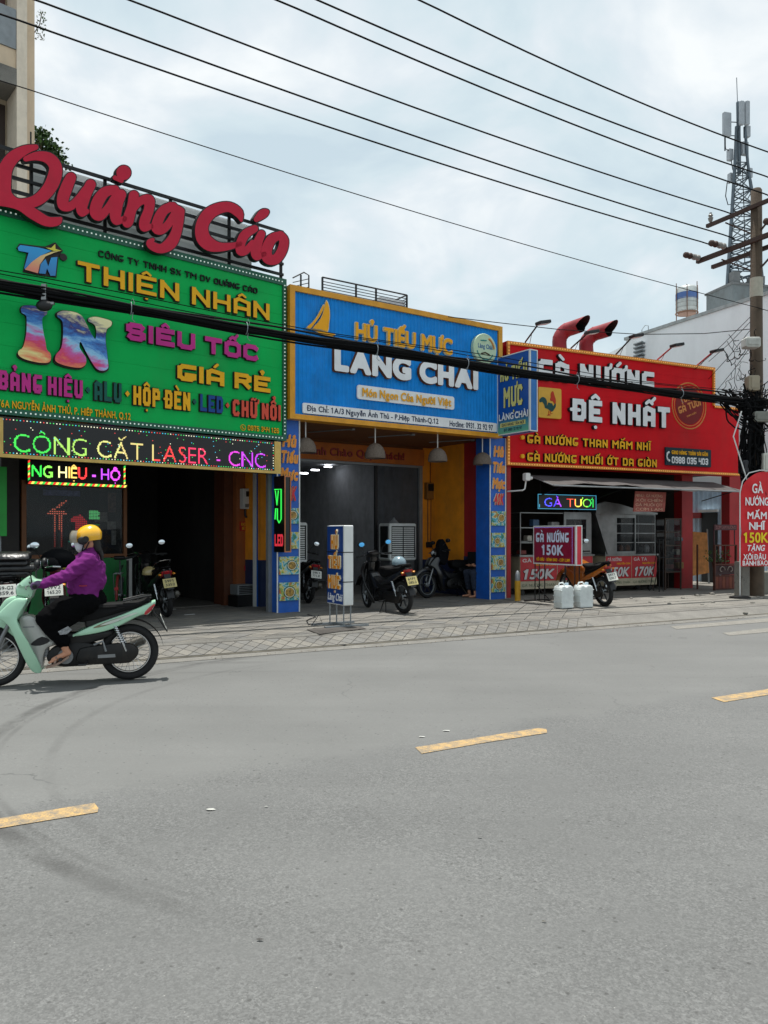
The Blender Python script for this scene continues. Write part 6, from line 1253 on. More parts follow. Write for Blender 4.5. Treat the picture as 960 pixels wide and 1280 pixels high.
for k, (u0, v0, u1, v1, Yb, lb) in enumerate(((944, 390, 868, 462, 18.0, 'steep service wire from the pole down to the red shop roof, nearest'), (944, 405, 880, 480, 18.4, 'steep service wire from the pole, middle'), (944, 425, 893, 492, 18.6, 'steep service wire from the pole, lowest'), (942, 398, 886, 452, 18.9, 'steep service wire from the pole, farthest'))):
    m = MB(); a, b = WF.at(u0, v0, 16.5), WF.at(u1, v1, Yb); m.tube([a, (a+b)/2 - Vector((0, 0, .04)), b], .007, 5); single('service_wire', m, M_wire, WF, lb, 'cable', smooth=True)
# the thick bundle of telecom cable across the shop fronts
rb_ = random.Random(11); cb = Thing('cable_bundle', 'thick sagging bundle of black telecom cables crossing in front of all three signboards', 'cable bundle', WF, (0, 13, 4.4))
aR = WF.at(953, 505, 16.4); kL = -.5; tL = (aR.x - kL*aR.y)/(SD.x - kL*SD.y); YL = aR.y - tL*SD.y; bL = WF.at(0, 358, YL); dd = (bL-aR)/tL
def bundle_pt(q):
    f = q/tL; p = aR + dd*q; p.z -= .10*4*f*(1-f) if 0 < f < 1 else 0; return p
for i in range(26):
    a = rb_.uniform(0, 6.28); r_ = .060*math.sqrt(rb_.random()); oy, oz = r_*math.cos(a), r_*math.sin(a); ph = rb_.uniform(0, 6); pts = []; sw = rb_.uniform(.0, .045)
    for j in range(-2, 46):
        q = j/45*(tL+9); p = bundle_pt(q); fl = 1 + .5*max(0, 1-q/3.5); p += Vector((-SD.y*oy, SD.x*oy, oz*fl + sw*math.sin(q*1.3+ph))); pts.append(p)
    m = MB()
    if i % 5 == 0: pts = [p_ + Vector((0, 0, -.03*abs(math.sin(k_*.37+i)) - .01*math.sin(k_*.9+i))) for k_, p_ in enumerate(pts)]
    if i % 7 == 0: pts = [p_ + Vector((0, 0, .035*abs(math.sin(k_*.23+i)))) for k_, p_ in enumerate(pts)]
    m.tube(pts, rb_.uniform(.009, .017), 6); cb.part('cable', m, M_wire, smooth=True)
for i in range(2):
    pts = [bundle_pt(j/45*(tL+9)) + Vector((0, 0, .13 + .05*i + .03*math.sin(j*.5+i))) for j in range(-2, 46)]; m = MB(); m.tube(pts, .007, 5); cb.part('cable', m, M_wire, smooth=True)
for q in (2.5, 5.2, 7.6, 9.3, 11.4, 13.0):
    p = bundle_pt(q); m = MB(); u = SD; pts = [p + Vector((-SD.y*.085*math.cos(b), SD.x*.085*math.cos(b), .085*math.sin(b)+.01)) for b in np.arange(0, 6.6, .5)]; m.tube(pts, .006, 5); m.tube([p+Vector((0,0,.09)), p+Vector((.03,0,.15)), p+Vector((.05,0,.09)), p+Vector((.02,0,-.13)), p+Vector((.06,0,-.17))], .005, 4); cb.part('binding_loop', m, mat('pale_lashing_wire', '8a9298', .5))
p = bundle_pt(14.05)+Vector((0,-.03,-.02)); t = Thing('cable_clamp', 'black splice closure hanging from the cable bundle above the painted IN letters', 'cable clamp', WF, tuple(p)); m = MB(); m.ball((p.x, p.y, p.z-.13), (.11, .05, .075), 12); t.part('closure', m, M_blk, smooth=True); m = MB(); m.box(p.x-.03, p.x+.03, p.y-.02, p.y+.02, p.z-.06, p.z+.14); m.box(p.x+.08, p.x+.13, p.y-.02, p.y+.02, p.z-.12, p.z-.09); t.part('bracket', m, M_steel)
# hanging loops, coils and boxes at the pole
rc_ = random.Random(21)
def loop(u0, v0, u1, v1, drop, r, Y=16.1):
    a, b = WF.at(u0, v0, Y), WF.at(u1, v1, Y+rc_.uniform(-.15, .15)); pts = []
    for j in range(13):
        f = j/12; p = a.lerp(b, f); p.z -= drop*4*f*(1-f)*rc_.uniform(.93, 1.07); p.x += .03*math.sin(f*9+drop*7); p.y += .04*math.sin(f*7+u0); pts.append(p)
    m = MB(); m.tube(pts, r, 5); return m
tg = Thing('cable_tangle', 'dense tangle of black cables, coils and drops hanging at the utility pole', 'cable tangle', WF, (7.9, 16.1, 3.4))
for i in range(70):
    u0, v0 = rc_.uniform(893, 955), rc_.uniform(486, 506); u1, v1 = rc_.uniform(930, 968), rc_.uniform(478, 545)
    tg.part('cable', loop(u0, v0, u1, v1, rc_.uniform(.0, .28), rc_.uniform(.008, .02)), M_wire, smooth=True)
for i in range(46):
    u0 = rc_.uniform(926, 952); u1 = u0 + rc_.uniform(-4, 9); tg.part('cable', loop(u0, rc_.uniform(500, 520), u1, rc_.uniform(560, 640), rc_.uniform(.0, .12), rc_.uniform(.010, .024), 16.15), M_wire, smooth=True)
for i in range(44):
    u0, v0 = rc_.uniform(915, 948), rc_.uniform(425, 490); tg.part('cable', loop(u0, v0, u0+rc_.uniform(-14, 22), v0+rc_.uniform(-25, 35), rc_.uniform(-.1, .22), rc_.uniform(.004, .011), 16.25), M_wire, smooth=True)
for k, (u, v, R0) in enumerate(((935, 560, .26), (940, 575, .30), (931, 585, .22), (947, 552, .2), (938, 598, .24))):
    p = WF.at(u, v, 16.12)
    for j in range(7): 
        m = MB(); m.M = Matrix.Translation(p + Vector((rc_.uniform(-.03, .03), rc_.uniform(-.08, .06), rc_.uniform(-.04, .04)))) @ Matrix.Rotation(R(rc_.uniform(-25, 25)), 4, 'Z') @ Matrix.Diagonal((.62, 1, 1.1, 1)); m.torus((0, 0, 0), R0*rc_.uniform(.75, 1.0), .014, n=22, m=5); m.M = None; tg.part('coil', m, M_wire, smooth=True)
for k, (u0, u1, v0, v1, c, lab) in enumerate(((932, 951, 421, 434, 'b9bab4', 'pale junction box highest on the utility pole'), (936, 950, 469, 488, '9c917c', 'beige meter box on the utility pole just above the cable bundle'), (943, 966, 514, 527, '7f8078', 'grey concrete collar block on the utility pole under the cables'), (928, 936, 575, 592, '22242a', 'black splice barrel hanging beside the pole'), (954, 962, 566, 590, 'c9c9bf', 'white oval box at the right edge beside the pole'))):
    a = WF.at(u0, v1, 16.0); b = WF.at(u1, v0, 16.0); t = Thing('junction_box', lab, 'junction box', WF, (a.x, 16.0, a.z)); m = MB(); m.bbox(a.x, b.x, 15.98, 16.22, a.z, b.z, .03); t.part('casing', m, mat('box_'+c, c, .6, dirt=.4)); m = MB(); m.box(a.x+.04, b.x-.04, 15.965, 15.979, a.z+.05, b.z-.05); t.part('cover', m, mat('cover_'+c, c, .6, dirt=.5, var=.3))
# ================================================================== TOWER, TANK, ROOFTOPS
YT = 30.0; TF = Frame(*((924-480)/960*YT, YT), 15); z0, z1, z2 = 1.45+(668-352)/960*YT, 1.45+(668-205)/960*YT, 1.45+(668-128)/960*YT
rfb = Thing('rooftop_block', 'grey concrete roof block under the antenna tower', 'building', TF, (0, 0, 0)); m = MB(); m.box(-.8, 1.0, -.6, .9, 0, z0-.35); rfb.part('block', m, mat('grey_roof_block', '6f7678', .85, dirt=.5)); m = MB(); m.box(-.85, 1.05, -.65, .95, z0-.349, z0-.27); m.box(-.75, -.45, -.6, -.3, z0-.27, z0+.15); m.box(.0, .5, -.8, -.4, z0-.27, z0+.0); rfb.part('ledge', m, M_roof)
at_ = Thing('antenna_tower', 'tall lattice phone mast with panel antennas behind the white wall', 'antenna tower', TF, (0, 0, z0-.27)); M_tw = mat('tower_steel', '5c666e', .5, .5)
legs = [[Vector((math.cos(a)*rr__, math.sin(a)*rr__, z)) for rr__, z in ((.85, z0-.27), (.30, z1), (.20, z2-1.0))] for a in (R(200), R(320), R(80))]
for l in legs: m = MB(); m.tube(l, .055, 6); at_.part('leg', m, M_tw)
nb = 9
for k in range(3):
    m = MB(); a, b = legs[k], legs[(k+1) % 3]
    for i in range(nb):
        p = a[0].lerp(a[1], i/nb); q = b[0].lerp(b[1], (i+1)/nb); p2 = b[0].lerp(b[1], i/nb); q2 = a[0].lerp(a[1], (i+1)/nb); m.tube([p, q], .026, 4); m.tube([p2, q2], .026, 4); m.tube([q, q2], .022, 4)
    at_.part('bracing', m, M_tw)
m = MB(); m.tube([(0, 0, z1-.4), (-.05, 0, z2)], .075, 8); at_.part('mast', m, M_tw); m = MB(); m.tube([(-.08, 0, z2), (-.12, 0, z2+.95)], .014, 5); at_.part('lightning_rod', m, M_tw)
tw = lambda u, v, dy=0: TF.at(u, v, YT+dy)
for u0, u1, v0, v1, dy in ((903.7, 915.3, 140, 170, -.2), (924.5, 930.8, 126, 156, -.35), (931.3, 937.5, 126, 156, -.3)):
    a, b = tw(u0, v1, dy), tw(u1, v0, dy); m = MB(); m.bbox(a.x, b.x, a.y-.06, a.y+.06, a.z, b.z, .03); at_.part('panel_antenna', m, mat('antenna_grey', 'a4aab0', .5)); m = MB(); m.tube([((a.x+b.x)/2, a.y+.1, a.z-.5), ((a.x+b.x)/2, a.y+.1, b.z)], .03, 6); m.tube([((a.x+b.x)/2, a.y+.1, b.z-.3), (-.03, 0, b.z-.3)], .02, 5); m.tube([((a.x+b.x)/2, a.y+.1, a.z+.1), (-.03, 0, a.z+.1)], .02, 5); at_.part('antenna_mount', m, M_tw)
for u0, u1, v0, v1 in ((909, 915.5, 187, 201), (926, 935, 178, 194), (933.5, 939.5, 211, 223), (910, 914, 217, 229), (930, 937, 158, 172)):
    a, b = tw(u0, v1), tw(u1, v0); m = MB(); m.bbox(a.x, b.x, a.y-.12, a.y+.05, a.z, b.z, .02); at_.part('radio_unit', m, MATS['antenna_grey'])
for L_ in ([(906,172),(907,186),(911,188)],[(914,200),(916,212),(921,222)],[(939,224),(941,236),(935,248),(929,252)],[(909,228),(907,245),(910,256),(917,255)],[(921,328),(925,345),(932,358)],[(928,210),(930,260),(931,330)]): m = MB(); m.tube([tw(u, v, -.1) for u, v in L_], .018, 5); at_.part('feeder_cable', m, M_wire, smooth=True)
YK = 26.0; KX = (858.5-480)/960*YK; KF_ = Frame(KX, YK, 10); zk = 1.45+(668-391)/960*YK; zk1 = 1.45+(668-360)/960*YK
t = Thing('water_tank', 'cylindrical steel rooftop water tank with a blue label on a thin stand', 'water tank', KF_, (0, 0, zk-.5)); m = MB(); m.lathe([(.30, 0), (.36, .06), (.36, zk1-zk-.05), (.30, zk1-zk+.02), (.05, zk1-zk+.06)], (0, 0, zk), 'z', 24); t.part('drum', m, mat('tank_pale_steel', 'b4b9b8', .4, .3, dirt=.3), smooth=50)
m = MB(); m.lathe([(.365, zk1-zk-.42), (.365, zk1-zk-.2)], (0, 0, zk), 'z', 24, cap=False); t.part('label_band', m, gradmat('tank_label_blue', '46649c', '46649c', 0, 1), smooth=True)
for z in (.15, .3, .45): m = MB(); m.torus((0, 0, zk+z), .362, .008, 'z', 24, 5); t.part('rib', m, M_steel)
m = MB()
for a in np.arange(0, 6.2, math.pi/3): m.tube([(.38*math.cos(a), .38*math.sin(a), zk-.55), (.38*math.cos(a), .38*math.sin(a), zk1+(.25 if a < 3 else .0))], .014, 5)
m.torus((0, 0, zk-.02), .36, .02, 'z', 20, 5); m.torus((0, 0, zk-.3), .37, .015, 'z', 20, 5); m.lathe([(.3, -.04), (.3, -.005)], (0, 0, zk), 'z', 16); t.part('stand', m, mat('rusty_stand', '7a5a48', .7, .3, dirt=.3))
m = MB(); m.box(-1.0, 4, -.8, 4, 0, zk-.55); single('rear_building', m, M_ww, KF_, 'low white building block carrying the water tank', 'building')
x, z = WBF.ray(803, 447, 5.0); P = WF.at(803, 447, 23.6); VF_ = Frame(P.x, P.y, 20); t = Thing('roof_vent', 'grey louvred roof vent with a looped pipe left of the white wall', 'roof vent', VF_, (0, 0, P.z-.3)); 
for i in range(4): m = MB(); m.M = Matrix.Translation((0, 0, P.z+.02+i*.12)) @ Matrix.Rotation(R(18), 4, 'Y'); m.box(-.2, .2, -.2, .2, -.02, .02); m.M = None; t.part('louvre', m, M_galv)
m = MB(); m.box(-.16, .16, -.16, .16, P.z-3.2, P.z); t.part('shaft', m, M_galv); m = MB(); m.tube([(.0, 0, P.z+.4), (-.02, 0, P.z+.85), (.1, 0, P.z+1.0), (.22, 0, P.z+1.0), (.24, 0, P.z+.4)], .012, 6); m.tube([(-.2, 0, P.z-.2), (-.1, 0, P.z+.45)], .01, 5); t.part('looped_pipe', m, M_galv)
# roof terrace railing above the blue signboard
yT = 3.2; rl = Thing('terrace_railing', 'black steel railing of the roof terrace above the blue signboard', 'railing', BF, (BF.xr(455, yT), yT, 5.36)); xa, xb = BF.xr(403, yT), BF.xr(508.5, yT); zT = zz(BF, 403, 346.5, yT); zB = zz(BF, 403, 363, yT)
for z in [zT] + list(np.linspace(zT-.09, zB-.12, 6)): m = MB(); m.tube([(xa, yT, z), (xb, yT, z)], .018 if z == zT else .009, 6); rl.part('rail', m, M_blk)
for u in (403, 445, 470, 508.5): x = BF.xr(u, yT); m = MB(); m.box(x-.018, x+.018, yT-.018, yT+.018, 5.36, zT); rl.part('post', m, M_blk)
m = MB(); m.tube([(xb, yT, zT), (xb, yT+2, zT)], .018, 6); [m.tube([(xb, yT, z), (xb, yT+2, z)], .009, 5) for z in np.linspace(zT-.09, zB-.12, 6)]; rl.part('side_rails', m, M_blk)
xa2, xb2 = BF.xr(366, yT), BF.xr(386, yT); m = MB(); m.tube([(xa2, yT, zT-.15), (xb2-.12, yT, zT+.02), (xb2, yT, zT-.02), (xb2, yT, 5.36)], .016, 6); [m.tube([(xa2, yT, zT-.25-i*.09), (xb2, yT, zT-.1-i*.09)], .009, 5) for i in range(4)]; m.box((xa2+xb2)/2-.015, (xa2+xb2)/2+.015, yT-.015, yT+.015, 5.36, zT-.05); single('stair_railing', m, M_blk, BF, 'short curved black handrail at the left above the blue signboard', 'railing')
m = MB(); m.box(BF.xr(478, yT), BF.xr(509, yT), yT+.1, yT+1.6, 5.36, zz(BF, 500, 374, yT)); single('roof_parapet', m, M_ww, BF, 'low pale parapet behind the right end of the terrace railing', 'parapet')
# apartment building at the left
AY = 5.5; ab = Thing('apartment_building', 'beige apartment block with balconies at the upper left', 'building', GF, (-5, AY+2, 0)); M_beige = mat('beige_render', 'd8c2a6', .8, var=.12, scale=1.5, dirt=.3)
xe, xm_, xi = GF.xr(45.5, AY), GF.xr(34, AY), GF.xr(21, AY)
m = MB(); m.box(xm_+.004, xe, AY+.12, AY+6, 0, 16); ab.part('wall', m, M_beige); m = MB(); m.box(xi, xm_, AY, AY+6, 0, 16); ab.part('pilaster', m, mat('pale_beige_render', 'e6d8c4', .8, var=.1, dirt=.25))
m = MB(); m.box(-12, xi-.004, AY+.7, AY+6, 0, 16); ab.part('recessed_wall', m, mat('grey_beige_render', 'b8a890', .85, dirt=.3))
za = zz(GF, 10, 104, AY); zb_ = zz(GF, 10, 82, AY); zc = zz(GF, 10, 57, AY); zd = zz(GF, 10, 10, AY)
m = MB(); m.box(-12, xi-.004, AY, AY+.7, za, zb_); ab.part('balcony_slab', m, M_conc); m = MB(); m.box(-12, xi-.004, AY+.05, AY+.7, zb_+.003, zc); ab.part('balcony_beam', m, M_beige); m = MB(); m.box(xi-.50, xi-.004, AY+.02, AY+.08, zc+.003, zd+.05); ab.part('panel', m, M_galv)
x_ = xi-.5
for k in range(12):
    m = MB(); cx = x_-.12-k*.24
    for cz in np.linspace(zc+.15, zd-.1, 3): m.torus((cx, AY+.04, cz), .09, .012, n=16, m=5)
    m.box(cx-.125, cx-.115, AY+.03, AY+.05, zc, zd); ab.part('balcony_scroll', m, M_dk)
m = MB(); m.box(-12, x_, AY+.02, AY+.06, zd-.02, zd+.03); ab.part('handrail', m, M_dk)
x6 = GF.xr(6, AY+.69); m = MB(); m.box(x6-1.6, x6, AY+.66, AY+.69, 6.0, za-.12); ab.part('doorway', m, mat('dark_brown_door', '2e2019', .6)); m = MB(); m.box(x6-1.6, x6, AY+.66, AY+.69, zc+.02, 14.5); ab.part('window', m, mat('maroon_shutter', '4a2422', .6))
m = MB(); x_ = GF.xr(35, AY+.1); m.tube([(xe+.02, AY-.0, 9.3), (xe+.12, AY-.1, 9.1)], .02, 5); ab.part('drain_spout', m, M_dk)
# trees
def tree(fr, x, y, z0, ztop, r, n, name, lab, leaf=.10, seed=1):
    rn = random.Random(seed); t = Thing(name, lab, 'tree', fr, (x, y, z0)); m = MB(); zc = ztop - r*1.0; m.tube([(x+.1, y, z0), (x, y, (z0+zc)/2), (x+.05, y+.05, zc), (x, y, ztop-r*.4)], [.12, .09, .06, .02], 8)
    tips = []
    for i in range(11):
        a = rn.uniform(0, 6.28); h = rn.uniform(-.7, .6); p = Vector((x+math.cos(a)*r*rn.uniform(.4, .85), y+math.sin(a)*r*rn.uniform(.4, .85), zc+h*r)); b = Vector((x, y, zc-r*.6+rn.random()*r*.8)); m.tube([b, b.lerp(p, .5)+Vector((0, 0, .05)), p], [.03, .02, .008], 5); tips.append(p)
    t.part('trunk', m, M_pole, smooth=True); m = MB(); tips.append(Vector((x, y, ztop-r*.3)))
    for i in range(n):
        c = rn.choice(tips) + Vector((rn.gauss(0, 1), rn.gauss(0, 1), rn.gauss(0, .8)))*r*.24; d = Vector((rn.gauss(0,1), rn.gauss(0,1), rn.gauss(-.3,.6))).normalized()*leaf; w = d.cross(Vector((rn.gauss(0,1), rn.gauss(0,1), rn.gauss(0,1)))).normalized()*leaf*.42; m.add([c, c+d*.5+w, c+d, c+d*.5-w], [(0,1,2,3)], rn.choice((0, 0, 1)))
    t.part('crown', m, M_lf); return t
tr = GF.at(50, 200, 20.0); tree(GF, tr.x, tr.y, 0, GF.at(50, 166, 20).z, .55, 1500, 'leafy_tree', 'leafy green tree showing between the beige building and the script letters', seed=3)
p = GF.at(46.5, 30, 17.2); rn = random.Random(2); t = Thing('hanging_plant', 'dry grey twig plant growing from the beige building corner near the top', 'plant', GF, (p.x, p.y, p.z)); m = MB()
for i in range(90): c = p + Vector((rn.uniform(-.02, .18), 0, rn.uniform(-.35, .35))); d = Vector((rn.gauss(0,1), rn.gauss(0,1), rn.gauss(0,1))).normalized()*.05; w = Vector((d.z, d.x, d.y))*.4; m.add([c, c+w, c+d, c-w], [(0,1,2,3)], i % 2)
t.part('foliage', m, [mat('dry_leaf', '6b6a58', .8), M_lf[1]]); m = MB(); m.tube([(p.x-.1, p.y, p.z-.3), (p.x+.05, p.y, p.z), (p.x+.1, p.y, p.z+.3)], .01, 4); t.part('stem', m, M_pole)
# litter on the road
for k, (u, v, s_, c, lab) in enumerate(((527, 921, .022, 'b9b9b4', 'white scrap just above the middle yellow dash'), (558, 913.5, .03, 'b9b9b4', 'white scrap right of its neighbour above the middle yellow dash'), (263, 1012, .024, 'b0b0aa', 'white paper scrap on open asphalt left of centre'), (333, 1008.5, .011, 'b0b0aa', 'tiny pale scrap right of the larger one on the asphalt'), (400, 774, .05, 'cdb82c', 'small yellow wrapper lying by the kerb'), (428.5, 807, .045, '1b1a19', 'crumpled black leaf standing by the kerb'), (325, 1175, .012, '2b2724', 'dark leaf fragment in the near foreground'), (600, 1047, .011, '2b2724', 'dark fragment on the asphalt right of centre'), (680, 1152, .01, '55524c', 'tiny pebble right in the foreground'))):
    x, y = WF.gnd(u, v, .004 if v > 815 else GZ*.2); rn = random.Random(k); m = MB(); m.add([(x+math.cos(a)*s_*rn.uniform(.7, 1.3), y+math.sin(a)*s_*rn.uniform(.35, .6), rn.uniform(.005, .009)+(0 if v > 815 else .03)) for a in np.arange(0, 6.2, .9)], [tuple(range(7))]); single('litter', m, mat('litter_'+c, c, .8), WF, lab, 'litter')
# ================================================================== MOTORCYCLES
def bk(x, y): u = x/4; v = 640 + y/4; return ((162-u)/136, (850 + (162-u)*.054 - v)/127)
def bkl(*p): return [bk(a, b) for a, b in p]
WR = .278
def wheel(t, x, zc=WR, steer=0, w=.042, name='wheel', fine=True):
    h = bpy.data.objects.new(name, None); C.objects.link(h); h.parent = t.o; h.location = Vector((x, 0, zc)) - t.off; h.rotation_euler.z = steer; h.empty_display_size = .05
    def sub(n, m, mt, sm=True):
        o = bpy.data.objects.new(n, mesh_of(n, m, mt, (0, 0, 0), sm)); C.objects.link(o); o.parent = h; return o
    m = MB(); m.torus((0, 0, 0), WR-w*.9, w*.9, n=40 if fine else 26, m=10, rx=w); sub('tyre', m, M_rub)
    m = MB(); m.torus((0, 0, 0), WR-w*1.95, .009, n=40 if fine else 24, m=6, rx=.02); m.lathe([(.035, -.05), (.05, -.03), (.05, .03), (.035, .05)], (0, 0, 0), 'y', 14); sub('rim', m, M_chrome if fine else M_galv)
    m = MB(); n = 28 if fine else 12
    for i in range(n):
        a = 2*math.pi*i/n; b = a + (.35 if i % 2 else -.35); s_ = .03 if i % 4 < 2 else -.03
        if fine: m.tube([(.045*math.cos(b), s_, .045*math.sin(b)), ((WR-w*1.95)*math.cos(a), 0, (WR-w*1.95)*math.sin(a))], .0018, 4)
        elif i % 2 == 0: m.tube([(.03*math.cos(a), 0, .03*math.sin(a)), ((WR-w*1.9)*math.cos(a), 0, (WR-w*1.9)*math.sin(a))], [.02, .012], 5)
    sub('spokes', m, M_chrome if fine else M_dk, False); return h
M_seat = mat('black_vinyl_seat', '0b0b0d', .7, spec=.2, bump=.15); M_tail = mat('red_tail_lens', 'a8202a', .2, coat=.5); M_mir = mat('mirror_glass', 'dfe8f0', .05, 1.0, var=0); M_case = mat('black_engine_paint', '111112', .5, .3, dirt=.3); M_alu = mat('cast_aluminium', '84878a', .4, .7, dirt=.35)
M_plate = mat('white_number_plate', 'cfd0c8', .5, dirt=.25); M_plt = mat('plate_black_print', '15161a', .5)
def moto(fr, label, body, trim, plate, cat='motorcycle', group=None, lean=0, steer=0, fine=False, rack=False, sport=False, pz=.565, plate_c=None, glass=M_mir, seatc=None):
    t = Thing('motorcycle', label, cat, fr, (.6, 0, 0), group)
    if lean: t.o.matrix_world = fr.M @ Matrix.Rotation(R(lean), 4, 'X') @ Matrix.Translation((.6, 0, 0))
    sm = True; r_ = wheel(t, 0, fine=fine); f_ = wheel(t, 1.215, steer=R(steer), fine=fine, w=.036)
    W = lambda a: (lambda x, z: a)
    # tail fairing, both sides
    P = bkl((362,615),(470,560),(620,503),(760,440),(783,437),(772,470),(742,505),(700,511),(560,580),(430,612))
    for s in (-1, 1): m = MB(); m.shell(P, .022, .02, y0=0); m.v = [(x, y + s*(.105 - .13*max(0, .10-x)*1.3), z) for x, y, z in m.v]; t.part('side_fairing', m, body, smooth=sm)
    m = MB(); m.shell(bkl((440,500),(600,450),(750,440),(770,455),(720,490),(560,545),(440,590)), .095, .03, wf=lambda x, z: 1 - max(0, .12-x)*1.2); t.part('tail_core', m, M_blk, smooth=sm)
    # decal stripe on the side fairing
    if fine:
        for s in (-1, 1):
            m = MB(); m.poly([catmull(bkl((465,575),(520,548),(620,512),(655,505),(600,535),(520,565)), 3)], s*.130, s*.131, 0); m.v = [(x, y - s*.13*max(0, .10-x)*1.3, z) for x, y, z in m.v]; t.part('decal', m, mat('decal_grey_gold', '7d7258', .4))
            m = MB(); m.poly([catmull(bkl((500,562),(560,535),(660,500),(690,497),(620,525),(560,550)), 3)], s*.1325, s*.1335, 0); m.v = [(x, y - s*.13*max(0, .10-x)*1.3, z) for x, y, z in m.v]; t.part('decal', m, mat('decal_white', 'c9cfc6', .4))
    # seat
    m = MB(); m.shell(bkl((330,470),(420,455),(500,456),(600,449),(690,437),(748,417),(757,426),(700,468),(620,492),(530,522),(440,548),(350,540)), .115, .035, wf=lambda x, z: .8 + .25*math.sin(min(1, max(0, (x+.15)/.7))*math.pi)); t.part('seat', m, seatc or M_seat, smooth=sm)
    # tail lamp and grab rail
    m = MB(); m.shell(bkl((706,497),(740,470),(779,450),(762,483),(735,507)), .085, .02, wf=lambda x, z: 1 + max(0, x+.15)); t.part('tail_light', m, M_tail, smooth=sm)
    if rack: m = MB(); m.tube([(.12,.11,.80),(-.08,.11,.88),(-.2,.08,.92),(-.24,0,.93),(-.2,-.08,.92),(-.08,-.11,.88),(.12,-.11,.80)], .011, 7); t.part('grab_rail', m, M_chrome, smooth=sm)
    else: m = MB(); m.tube([(.06,.10,.79),(-.12,.10,.83),(-.2,.05,.835),(-.2,-.05,.835),(-.12,-.10,.83),(.06,-.10,.79)], .010, 7); t.part('grab_rail', m, M_blk, smooth=sm)
    for s in (() if fine else (-1, 1)): m = MB(); m.ball((-.22, s*.11, .70), (.03, .025, .018), 10); t.part('indicator', m, mat('amber_lens', 'd98a2a', .25), smooth=sm)
    # rear mudguard and number plate
    m = MB(); A = [(.24*math.cos(a)*1.28, .24*math.sin(a)*1.28+WR) for a in np.arange(R(50), R(152), R(8))]; pts = []
    for (x, z) in A: pts += [(x-.02, -.055, z), (x-.02, .055, z)]
    pts = [(-x if False else x, y, z) for x, y, z in pts]; B = [(-.30, z) for z in ()]
    ar = [(-(.325)*math.cos(a), WR+.325*math.sin(a)) for a in np.arange(R(8), R(125), R(9))]
    vs = [];
    for x, z in ar: vs += [(x, -.055, z), (x, 0, z+.012), (x, .055, z)]
    n = len(ar); m.add(vs, [(i*3+k, i*3+k+1, (i+1)*3+k+1, (i+1)*3+k) for i in range(n-1) for k in (0, 1)]); t.part('rear_mudguard', m, M_blk, smooth=sm)
    m = MB(); m.bar((-.20, 0, .72), (-.36, 0, .47), .10, .012); t.part('plate_bracket', m, M_blk)
    tilt = Matrix.Translation((-.315, 0, pz)) @ Matrix.Rotation(R(-90), 4, 'Z') @ Matrix.Rotation(R(-22), 4, 'X')
    m = MB(); m.M = tilt; m.box(-.102, .102, -.012, -.008, -.074, .074); m.M = None; pl = t.part('number_plate', m, plate_c or M_plate)
    for k, s_ in enumerate(plate):
        Ls, Wd = layout(s_, 'b', .02, gap=.1); m = MB(); m.M = tilt
        for ch, x, cs in Ls: m.poly(place(cs, Wd, -.075, .075, .012 - k*.06, .052 - k*.06), -.0135, -.0125, 0)
        m.M = None; t.part('plate_number', m, M_plt, parent=pl)
    # engine, chain case, swing arm, exhaust, shocks, stands
    m = MB(); m.shell(bkl((395,690),(430,672),(560,652),(650,650),(690,672),(692,705),(665,735),(620,750),(400,752)), .030, .02, y0=.085); t.part('chain_case', m, M_case, smooth=sm)
    if fine: m = MB(); m.poly([bkl((490,708),(576,702),(578,718),(490,724))], .1225, .1165, 0); t.part('chain_case_label', m, M_alu)
    m = MB(); m.shell(bkl((255,690),(330,655),(440,650),(520,680),(520,740),(430,765),(300,770),(240,740)), .085, .03); t.part('crankcase', m, M_case, smooth=sm)
    m = MB(); m.M = Matrix.Translation((bk(330,720)[0], .07, bk(330,720)[1])); m.lathe([(.075, 0), (.07, .03), (.02, .035)], (0, 0, 0), 'y', 20); m.M = None; t.part('engine_cover', m, M_alu if fine else M_case, smooth=sm)
    m = MB(); c0 = bk(240, 705)
    for i in range(7): m.box(c0[0]-.01, c0[0]+.10, -.06, .06, c0[1]-.035+i*.014, c0[1]-.028+i*.014)
    m.box(c0[0], c0[0]+.09, -.045, .045, c0[1]-.04, c0[1]+.065); t.part('cylinder_fins', m, M_alu if fine else M_case)
    m = MB(); m.bar((.0,-.09,WR), (.42,-.09,.33), .03, .05); t.part('swing_arm', m, M_case)
    m = MB(); m.tube([(.70,-.07,.28),(.55,-.12,.19),(.35,-.13,.19)], .018, 7); m.tube([(.35,-.13,.19),(.30,-.14,.22),(-.02,-.155,.33),(-.13,-.155,.37),(-.15,-.155,.375)], [.018,.045,.055,.052,.03], 12); t.part('exhaust', m, mat('grey_exhaust', '5a5853', .4, .6, dirt=.3), smooth=sm)
    for s in (-1, 1):
        m = MB(); a, b = Vector((.145, s*.11, .59)), Vector((.03, s*.11, .30)); m.tube([a, b], .012, 7)
        m.tube([a.lerp(b, .12+.6*k/48) + Vector((.024*math.cos(k*1.05), .024*math.sin(k*1.05), 0)) for k in range(49)], .0045, 4); t.part('shock', m, M_chrome, smooth=sm)
    m = MB(); m.tube([(.38,.10,.22),(.40,.20,.20),(.46,.20,.20)], .011, 6); m.tube([(.62,-.2,.26),(.62,.2,.26)], .010, 6)
    for s in (-1, 1): m.tube([(.62, s*.10, .26), (.62, s*.21, .26)], .018, 8)
    t.part('footrests', m, M_blk, smooth=sm)
